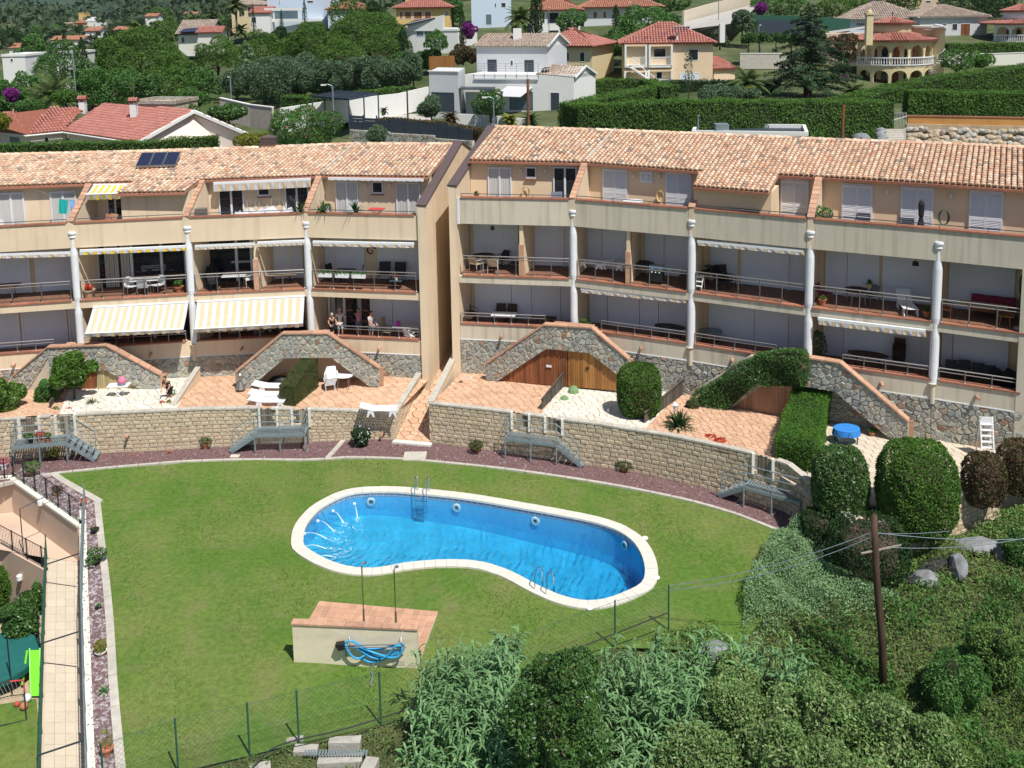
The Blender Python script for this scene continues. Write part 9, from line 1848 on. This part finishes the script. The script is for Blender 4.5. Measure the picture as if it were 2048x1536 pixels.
for a,b in zip(sw,sw[1:]):
    f=Face(a,b);L_=np.linalg.norm((b-a)[:2]);zt_=(a[2]+b[2])/2+.15;mb=MB();f.hexa(mb,0,L_,zt_-3,zt_,-.3,0);mb.build('wall_core',M['joint'],rw);lay(cells([[(0,zt_-1.6),(L_,zt_-1.6),(L_,zt_),(0,zt_)]],.38,1.3),lambda u,v,o,f=f:f.pt(u,v,o),.05,'stone',M['stonec'],rw,70)
pf=root('panel_fence',sw[1],'row of anthracite fence panels stepping down the slope','fence');k=0
for a,b in zip(sw,sw[1:]):
    f=Face(a,b);L_=np.linalg.norm((b-a)[:2]);zt_=(a[2]+b[2])/2+.15;n=3
    for i in range(n):
        for j in range(5):mb=MB();f.hexa(mb,L_*i/n+.05,L_*(i+1)/n-.05,zt_+.02+.24*j-.15*i,zt_+.24+.24*j-.15*i,-.12,-.08);mb.build('panel_board',M['anth'],pf)
        mb=MB();f.hexa(mb,L_*i/n-.04,L_*i/n+.04,zt_-.2,zt_+1.3,-.15,-.05);mb.build('fence_post',M['anth'],pf)
strip_wall('garden_wall','grey balustrade wall with white piers left of the flowering bush',[B3p(440,218,92),B3p(500,232,90),B3p(545,238,88)],1.0,.2,'conc','hwhite')
strip_wall('garden_wall','white edging wall of the white house garden',[B3p(890,237,95),B3p(960,240,94),B3p(1050,248,93)],.5,.2,'hwhite')
strip_wall('garden_wall','wooden screen fence left of the white house',[B3p(858,135,118),B3p(910,133,118)],1.3,.1,'wood',cat='fence')
strip_wall('garden_wall','stepped stone wall with the black railings beside the upper road',[B3p(1368,44,150),B3p(1420,28,158),B3p(1500,8,170)],1.6,.3,'bpave')
mb=MB();mb.add([B3p(1365,60,142),B3p(1480,45,142),B3p(1520,6,170),B3p(1368,44,150)],[(0,1,2,3)]);o=mb.build('upper_road',M['pavem'],kind='structure')
strip_wall('garden_wall','dark screen wall behind the pergola trees',[B3p(1505,68,143),B3p(1600,70,143),B3p(1640,70,143)],2.0,.2,'anth')
strip_wall('garden_wall','green mesh screen above the dark wall',[B3p(1500,42,146),B3p(1600,44,146),B3p(1700,50,146)],.9,.1,'green',cat='fence')
strip_wall('garden_wall','low grey wall with rail between the apricot house and the cedar',[B3p(1480,122,124),B3p(1560,122,124),B3p(1600,122,124)],.9,.2,'conc','hwhite')
strip_wall('garden_wall','white wall with ornamental railing right of the round villa',[B3p(1895,122,126),B3p(1990,122,126),B3p(2100,118,126)],.9,.2,'offwhite','hwhite')
# right: annex roof, ochre wall with rocks, steps
r_,f,zc,_=house('flat roofed white annex with grey roofing and a vent box behind the right roof',1386,1614,76,74,270,4.5,'hwhite','flat',base=290)
A,B_=Q(1386,76,270),Q(1614,74,270);D=back(A,B_,4.5);mb=MB();mb.add([(*(A+.04*D),zc+.03),(*(B_+.04*D),zc+.03),(*(B_+.96*D),zc+.03),(*(A+.96*D),zc+.03)],[(0,1,2,3)]);mb.build('roofing',M['anth'],r_);c=YY(1445,262,75.5);mb=MB();mb.box(c[0]-.5,c[0]+.5,c[1],c[1]+1,c[2]-.6,c[2]+.5);mb.build('vent_box',M['galv'],r_)
ow=strip_wall('garden_wall','ochre plaster wall standing on a dry stone rock wall at the right',[B3p(1815,254,79),B3p(1930,256,78),B3p(2120,260,77)],.85,.3,'orangew','cap')
rr=root('rock_wall',B3p(1930,275,77),'dry stone wall of brown and grey boulders below the ochre wall','wall');a,b=B3p(1816,264,78.3),B3p(2110,270,76.5)
for j in range(5):
    n=26+j*2
    for k in range(n):t=(k+random.random()*.5)/n;p=lerp(a,b,t)+v3(0,-.25*j+.1,.15-.42*j+random.uniform(-.16,.16));rock(p[0],p[1],p[2],.32+.12*random.random(),.25,.22+.08*random.random(),None,'rock','rock',rr)
mb=MB();mb.prism([a+v3(0,.3,.6),b+v3(0,.3,.6),b+v3(0,.3,-2.5),a+v3(0,.3,-2.5)],(0,.3,0));mb.build('bank',M['sand'],rr)
sr=root('garden_steps',B3p(1795,275,76),'pale stone garden steps leading up to a gate beside the dark hedge','steps')
for k in range(7):p,q=B3p(1772-k*.0,287-k*4.6,74.5+k*.45),B3p(1812,287-k*4.6,74.5+k*.45);mb=MB();mb.hexa([p-v3(0,0,.3),q-v3(0,0,.3),q+v3(0,.5,-.3),p+v3(0,.5,-.3),p,q,q+v3(0,.5,0),p+v3(0,.5,0)]);mb.build('step',M['conc'],sr)
for k in range(12):p=B3p(1766+random.uniform(-8,4),288-k*2.6,74.5+k*.27);rock(*p,.35,.3,.22,None,'rockgrey','rock',sr)
rock(*B3p(1722,276,76),.7,.5,.45,'white grey boulder at the foot of the dark hedge')
mb=MB()
for k in range(9):p=B3p(1789+k*2.9,254,79);mb.tube([p-v3(0,0,.1),p+v3(0,0,1.2)],.018,4)
mb.tube([B3p(1788,240,79),B3p(1815,232,79)],.03,4);tag(mb.build('garden_gate',M['offwhite'],None),'light metal gate at the top of the stone steps','gate')
# ---- hedges
def HS(x,Y,yt,h=None,yb=None):p=YY(x,yt,Y);return(p[0],p[1]),p[2]
def hedge_px(label,pts,wid,h,n,s=.09,m='hedge',**kw):
    segs=[]
    for(x0,y0,Y0),(x1,y1,Y1)in zip(pts,pts[1:]):a=YY(x0,y0,Y0);b=YY(x1,y1,Y1);segs.append((a,b,a[2]-h,a[2],b[2]-h,b[2]))
    return hedge('clipped_hedge',label,segs,wid,n,s,m,**kw)
hedge_px('clipped green hedge running behind the left roof',[(-60,291,66.5),(315,283,66),(322,282,66)],1.1,2.4,15000,.075)
hedge_px('short clipped hedge section beside the roof chimney',[(323,280,66.5),(428,273,66)],1.0,2.2,5000,.075)
hedge_px('big dark cypress hedge behind the right roof, near face in shade',[(1122,207,84),(1155,212,79),(1390,203,78),(1560,204,79),(1790,205,80)],2.6,4.2,66000,.085,'hedge')
hedge_px('hedge arm running back beside the white modern house',[(1190,162,106),(1275,158,108),(1320,172,100)],2.0,2.5,9000,.11)
hedge_px('middle hedge stepping up towards the apricot house',[(1160,207,86),(1240,190,93),(1330,172,102),(1345,168,104)],2.2,2.6,14000,.11)
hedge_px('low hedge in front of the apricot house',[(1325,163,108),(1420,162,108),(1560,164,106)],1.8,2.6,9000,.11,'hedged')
hedge_px('broad rising hedge between the round villa and the ochre wall',[(1695,202,92),(1830,170,96),(1900,154,98),(2120,126,100)],3.0,4.5,48000,.095)
hedge_px('dark shaded hedge standing on the ochre wall',[(1818,182,82),(1960,188,81),(2120,186,80)],2.2,3.0,36000,.085,'hedge')
hedge_px('clipped hedge before the long white villa',[(1895,88,132),(2100,86,132)],1.5,1.3,5000,.12)
hedge_px('reddish photinia hedge above the fence panels',[(752,237,88),(850,244,86),(960,262,82),(1020,264,82)],1.4,1.6,14000,.10,'photinia')
hedge_px('low hedge at the back of the white garden wall',[(560,192,104),(640,196,102),(700,186,112),(830,172,116)],1.5,1.8,9000,.12,'hedge')
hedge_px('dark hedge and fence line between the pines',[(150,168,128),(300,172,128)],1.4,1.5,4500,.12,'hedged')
# ---- trees
g='pines behind the olive grove'
T('pine',272,52,205,138,'largest umbrella pine with a broad domed crown on the left','pine',n=52000,s=.19,nc=60,tfrac=.12,group=g)
T('pine',120,76,150,126,'feathery dark tree in front of the white houses at the left','broad',n=16000,s=.2,nc=30,tfrac=.2,name='feathery_tree')
T('pine',345,95,120,134,'lower pine leaning right of the largest umbrella pine','pine',n=15000,s=.17,nc=26,tfrac=.2,group=g)
T('pine',433,70,120,142,'open crowned pine with a bare trunk left of the blue conifer','pine',n=14000,s=.17,nc=24,tfrac=.3,group=g)
T('pine',520,58,110,146,'pale green pine behind the blue conifer','pine',n=13000,s=.17,nc=24,tfrac=.25,group=g)
T('pine',625,38,150,150,'broad pine left of the tallest pine group','pine',n=34000,s=.18,nc=44,tfrac=.1,group=g)
T('pine',735,22,190,154,'tallest broad pine of the middle group','pine',n=48000,s=.18,nc=60,tfrac=.08,group=g)
T('pine',685,78,120,144,'lower pine with greyish branches under the tallest pine','pine',n=12000,s=.17,nc=22,tfrac=.2,group=g)
T('cypress',805,55,22,150,'dark cypress right of the tallest pine','cypress',n=4000,s=.16)
T('cypress',162,75,26,133,'dark cypress left of the largest umbrella pine','cypress',n=4000,s=.16)
T('cedar',492,78,75,136,'blue green conifer behind the olive grove','sage',n=6000,s=.16,nc=26,name='blue_conifer')
og='olive trees on the grass terrace'
for x,yt,w,Y_,l in((525,112,130,122,'leftmost and largest olive tree with its shadow on the grass'),(590,128,90,126,'olive tree right of the largest olive'),(640,120,95,124,'third olive tree from the left'),(705,118,100,122,'olive tree behind the carport roof'),(762,108,110,120,'large olive tree behind the white garden wall'),(600,100,80,134,'small olive tree in the back row')):T('round',x,yt,w,Y_,l,'olive',n=19000,s=.16,nc=32,tfrac=.08,name='olive_tree',group=og)
T('round',825,92,60,122,'silvery conifer at the corner of the white house','olive',n=7000,s=.15,tfrac=.1,name='silver_tree')
T('palm',272,2,62,150,'shaggy fan palm rising behind the largest umbrella pine','palm',nc=44,s=.12,tfrac=.62,name='fan_palm')
T('palm',97,138,120,104,'large feather palm behind the red roofed house','palm',nc=46,s=.05,tfrac=.25,name='feather_palm',ybase=215)
T('palm',1040,0,80,140,'canary palm beside the tall cypress at the top centre','palm',nc=46,s=.06,tfrac=.45,name='feather_palm',ybase=70)
T('palm',470,-10,50,185,'palm with a tall trunk before the beige house','palm',nc=30,s=.1,tfrac=.75,name='fan_palm',ybase=70)
for x,yt,Y_,l in((382,18,190,'small palm behind the dark roofed house'),(425,12,190,'second small palm left of the tall palm'),(480,36,180,'low palm below the beige house')):T('palm',x,yt,40,Y_,l,'palm',nc=26,s=.1,tfrac=.55,name='fan_palm',ybase=yt+55)
T('palm',1497,128,100,100,'feather palm between the apricot house and the cedar','palm',nc=40,s=.05,tfrac=.3,name='feather_palm',ybase=185);T('palm',1708,155,70,98,'feather palm in front of the round villa','palm',nc=36,s=.05,tfrac=.3,name='feather_palm',ybase=200)
T('cypress',1072,-30,26,128,'tall dark cypress at the top centre','cypress',n=7000,s=.14,ybase=80);T('cypress',924,20,16,150,'narrow cypress beside the purple bougainvillea','cypress',n=2500,s=.14);T('cypress',608,0,12,175,'thin cypress before the pale blue house','cypress',n=1500,s=.14);T('cypress',562,20,9,175,'short cypress at the pale blue house','cypress',n=1000,s=.14);T('cypress',453,22,14,170,'cypress left of the tall palm','cypress',n=1500,s=.14);T('cypress',1232,10,16,145,'cypress in front of the porch house','cypress',n=1800,s=.14,ybase=60);T('cypress',128,64,12,220,'small cypress by the distant red roofed houses','cypress',n=900,s=.2);T('cypress',505,8,10,182,'small cypress right of the tall palm','cypress',n=900,s=.14)
T('cedar',1620,0,215,103,'huge dark cedar with drooping branches left of the round villa','cedar',n=42000,s=.13,nc=70,ybase=195,name='cedar_tree')
T('round',1300,18,150,138,'dark broad tree behind the apricot house','bush',n=16000,s=.18,tfrac=.1,name='broad_tree',ybase=95);T('round',1225,60,90,130,'dark tree between the white and the apricot house','bush',n=9000,s=.17,tfrac=.1,name='broad_tree',ybase=125);T('round',1140,18,70,142,'dark conifer in front of the arched white house','bush',n=7000,s=.16,tfrac=.1,name='broad_tree',ybase=75)
T('round',1485,22,70,138,'grey leaved tree beside the upper road','olive',n=7000,s=.16,tfrac=.15,name='broad_tree',ybase=85);T('round',1440,60,50,130,'dark shrub tree right of the apricot roof','olive',n=4000,s=.15,tfrac=.1,name='broad_tree',ybase=100)
for x,Y_,l in((1497,126,'leftmost flat topped plane tree in the pergola row'),(1520,127,'second flat topped plane tree in the pergola row'),(1553,126,'third flat topped plane tree in the pergola row'),(1583,127,'rightmost flat topped plane tree in the pergola row')):T('round',x,66,44,Y_,l,'broad',n=3500,s=.17,nc=12,tfrac=.45,name='plane_tree',ybase=105,group='flat topped trees in a row')
T('round',1690,70,70,112,'dark reddish tree left of the round villa arches','photinia',n=7000,s=.14,tfrac=.1,name='broad_tree',ybase=130);T('round',1440,170,110,98,'grey green olive before the apricot house','olive',n=10000,s=.12,tfrac=.1,name='olive_tree',ybase=205);T('round',1485,178,80,94,'smaller grey green olive under the feather palm','olive',n=7000,s=.12,tfrac=.1,name='olive_tree',ybase=205)
T('round',1378,85,26,96,'thin young poplar with sparse leaves before the apricot house','olive',n=900,s=.1,nc=16,tfrac=.05,name='young_poplar',ybase=205)
T('round',870,62,60,132,'dark open tree by the white angular house','bush',n=4500,s=.15,name='broad_tree',ybase=125);T('round',925,88,66,124,'flowering oleander tree behind the white modern house','photinia',n=6000,s=.15,tfrac=.1,name='broad_tree',ybase=130)
T('shrub',938,38,34,145,'purple bougainvillea beside the narrow cypress','purple',n=3000,s=.15,ybase=78,cat='shrub',name='bougainvillea');T('shrub',22,172,34,92,'purple bougainvillea at the left edge behind the red roof','purple',n=2500,s=.1,ybase=205,cat='shrub',name='bougainvillea');T('shrub',1522,4,30,155,'purple bougainvillea at the upper road','purple',n=2500,s=.15,ybase=30,cat='shrub',name='bougainvillea');T('shrub',1690,150,22,104,'small purple bougainvillea by the round villa','purple',n=900,s=.1,ybase=168,cat='shrub',name='bougainvillea')
T('round',300,145,60,97,'bright citrus tree behind the red roofed house','broad',n=6000,s=.12,tfrac=.15,name='garden_tree',ybase=215);T('shrub',385,178,70,96,'round shrub right of the citrus tree','bush',n=5000,s=.11,ybase=215,cat='shrub',name='garden_shrub')
T('shrub',455,212,90,86,'broad leaved fig bush behind the gable','broad',n=6000,s=.14,ybase=240,cat='shrub',name='fig_bush');T('round',610,222,170,76,'large flowering bush behind the roof ridge','bush',n=22000,s=.09,tfrac=.02,name='flowering_bush',cat='bush',nc=34,ybase=292,mats2=(M['pinkfl'],250))
T('shrub',505,268,90,69,'yellow green shrub right of the roof chimney','yellowfl',n=7000,s=.07,ybase=296,cat='shrub',name='garden_shrub');T('shrub',753,252,54,76,'small grey olive bush at the stone wall','olive',n=5000,s=.07,ybase=292,cat='shrub',name='garden_shrub');T('shrub',130,183,60,97,'low dark shrubs behind the left red roof','hedge',n=4000,s=.11,ybase=205,cat='shrub',name='garden_shrub');T('shrub',55,200,70,95,'mixed flowering shrubs behind the left red roof','bush',n=4000,s=.11,ybase=222,cat='shrub',name='garden_shrub');T('shrub',5,220,30,78,'golden shrub at the left edge','yellowfl',n=2500,s=.09,ybase=262,cat='shrub',name='garden_shrub')
T('shrub',372,205,50,93,'rounded shrub at the stone annex','broad',n=3500,s=.11,ybase=235,cat='shrub',name='garden_shrub')
T('round',862,190,60,95,'weeping pepper tree before the garage','olive',n=6000,s=.11,tfrac=.1,name='garden_tree',ybase=245);T('round',980,176,76,92,'bushy pepper tree before the white modern house','broad',n=9000,s=.1,tfrac=.1,name='garden_tree',ybase=245);T('palm',900,205,40,93,'red leaved cordyline before the garage','photinia',nc=40,s=.04,tfrac=.1,name='cordyline',ybase=240,cat='shrub');T('palm',1060,215,48,92,'dark cycad in the white house garden','cycad',nc=30,s=.03,tfrac=.1,name='cycad',ybase=245,cat='shrub');T('palm',1020,212,36,93,'yellow green palm lily by the awning','yellowfl',nc=26,s=.05,tfrac=.15,name='palm_lily',ybase=245,cat='shrub');T('palm',767,204,20,95,'little palm on the grass verge','palm',nc=18,s=.05,tfrac=.35,name='feather_palm',ybase=230);T('palm',508,205,22,98,'stubby palm on the grass terrace','palm',nc=18,s=.08,tfrac=.3,name='fan_palm',ybase=230)
T('shrub',1500,175,40,95,'yellow potted bush below the cedar','yellowfl',n=1500,s=.09,ybase=195,cat='shrub',name='garden_shrub');T('shrub',1960,105,60,118,'bright green rounded shrub right of the round villa','brighthedge',n=3500,s=.13,ybase=135,cat='shrub',name='garden_shrub');T('round',1915,100,70,116,'dark shrubs along the ornamental railing','bush',n=5000,s=.13,ybase=145,tfrac=.05,cat='shrub',name='garden_shrub')
HT=['dark tree above the huge cedar','dark tree behind the blue grey villa wing','dark trees above the long white villa','tree at the top edge right of the porch house','tree between the pale blue and the yellow house','tree right of the low red roofed house','small tree at the top edge behind the yellow house','tree beside the brown flat roofed house','tree at the top right corner','tree below the beige house with the terrace','round tree left of the dark roofed house','tree by the distant long red roof','tree above the white box house','round tree left of the cypress on the plain','far tree at the left edge below the mountain','far tree by the distant small houses','far tree under the mountain near the small palms','tree left of the blue conifer by the palms','tree behind the white angular house']
for i,(x,yt,w,Y_)in enumerate(((1560,-20,120,165),(1680,-10,110,160),(1940,-15,140,165),(1340,-20,90,175),(700,-20,120,180),(750,0,60,165),(905,-10,60,175),(1800,-30,100,180),(1990,-15,90,170),(440,30,60,195),(330,35,70,200),(230,62,60,200),(60,70,70,170),(200,70,60,180),(20,60,60,240),(90,50,80,300),(320,15,60,330),(560,55,70,165),(850,0,60,200))):T('round',x,yt,w,Y_,HT[i],['bush','pine','hedged'][i%3],n=6000,s=.22,tfrac=.1,name='hillside_tree',group='trees scattered on the upper hillside')
for i,(x,yt,w,Y_,m_)in enumerate(((330,130,110,128,'pine'),(230,140,120,126,'bush'),(180,130,80,124,'bush'),(400,135,90,130,'bush'),(470,130,80,128,'olive'),(560,120,100,130,'olive'),(680,130,90,126,'olive'),(800,105,80,128,'bush'),(60,135,90,118,'bush'),(10,150,60,112,'bush'),(860,100,60,134,'bush'))):T('round',x,yt,w,Y_,['low pine filling the gap under the largest umbrella pine','dark undergrowth tree below the largest umbrella pine','dark undergrowth tree by the tall street lamp','dark tree below the open crowned pine','silvery tree below the blue conifer','olive in the second row','olive behind the carport corner','dark tree at the cypress foot','dark tree below the feathery tree','dark tree at the left edge','dark tree before the white angular house'][i],m_,n=9000,s=.16,nc=24,tfrac=.02,name='garden_tree')
# far scrub: bumps over plain and mountain
m=3000;d=RNG.random(m);Yf=230*(3000/230)**d;xf=(RNG.random(m)*2-1)*.56*Yf;keep=(xf/Yf<.1);Yf,xf=Yf[keep],xf[keep];Zf=np.array([hz(a,b)for a,b in zip(xf,Yf)])+np.where(Yf>350,(np.sin(xf*.013)*np.sin(Yf*.007)+np.sin(xf*.031+Yf*.02)*.5)*Yf*.018,0)
ico=sph(12);R_=(Yf*.008+.8)*(.5+RNG.random(len(Yf)));nn=len(Yf);P=np.stack([xf,Yf,Zf],1)
PP_=P[:,None]+RNG.normal(size=(nn,36,3))*R_[:,None,None]*v3(.6,.6,.4)+v3(0,0,.3);NN=np.tile(v3(0,-.5,.8),(nn*36,1));V_,F_q=leafset(PP_.reshape(-1,3),NN,np.repeat(R_*.3,36),.7,.6);o=npmesh('far_woodland',V_,F_q,M['mountleaf']if 'mountleaf' in M else M.setdefault('mountleaf',leafm('mountain_foliage',[(.035,.065,.03),(.05,.085,.04),(.07,.10,.05)])),None);tag(o,'scrub and woodland over the plain and the mountain foot','woodland',kind='stuff')

# ------------------------------------------------------------------ thin summer haze
hm=bpy.data.materials.new('haze');hm.use_nodes=True;hn=hm.node_tree;hn.nodes.remove(hn.nodes['Principled BSDF']);pv=hn.nodes.new('ShaderNodeVolumePrincipled');pv.inputs['Color'].default_value=(.72,.82,.95,1);pv.inputs['Density'].default_value=.00004;hn.links.new(pv.outputs[0],hn.nodes['Material Output'].inputs['Volume'])
mb=MB();mb.box(-2600,2600,-40,3500,-12,900);tag(mb.build('haze',hm),kind='stuff')
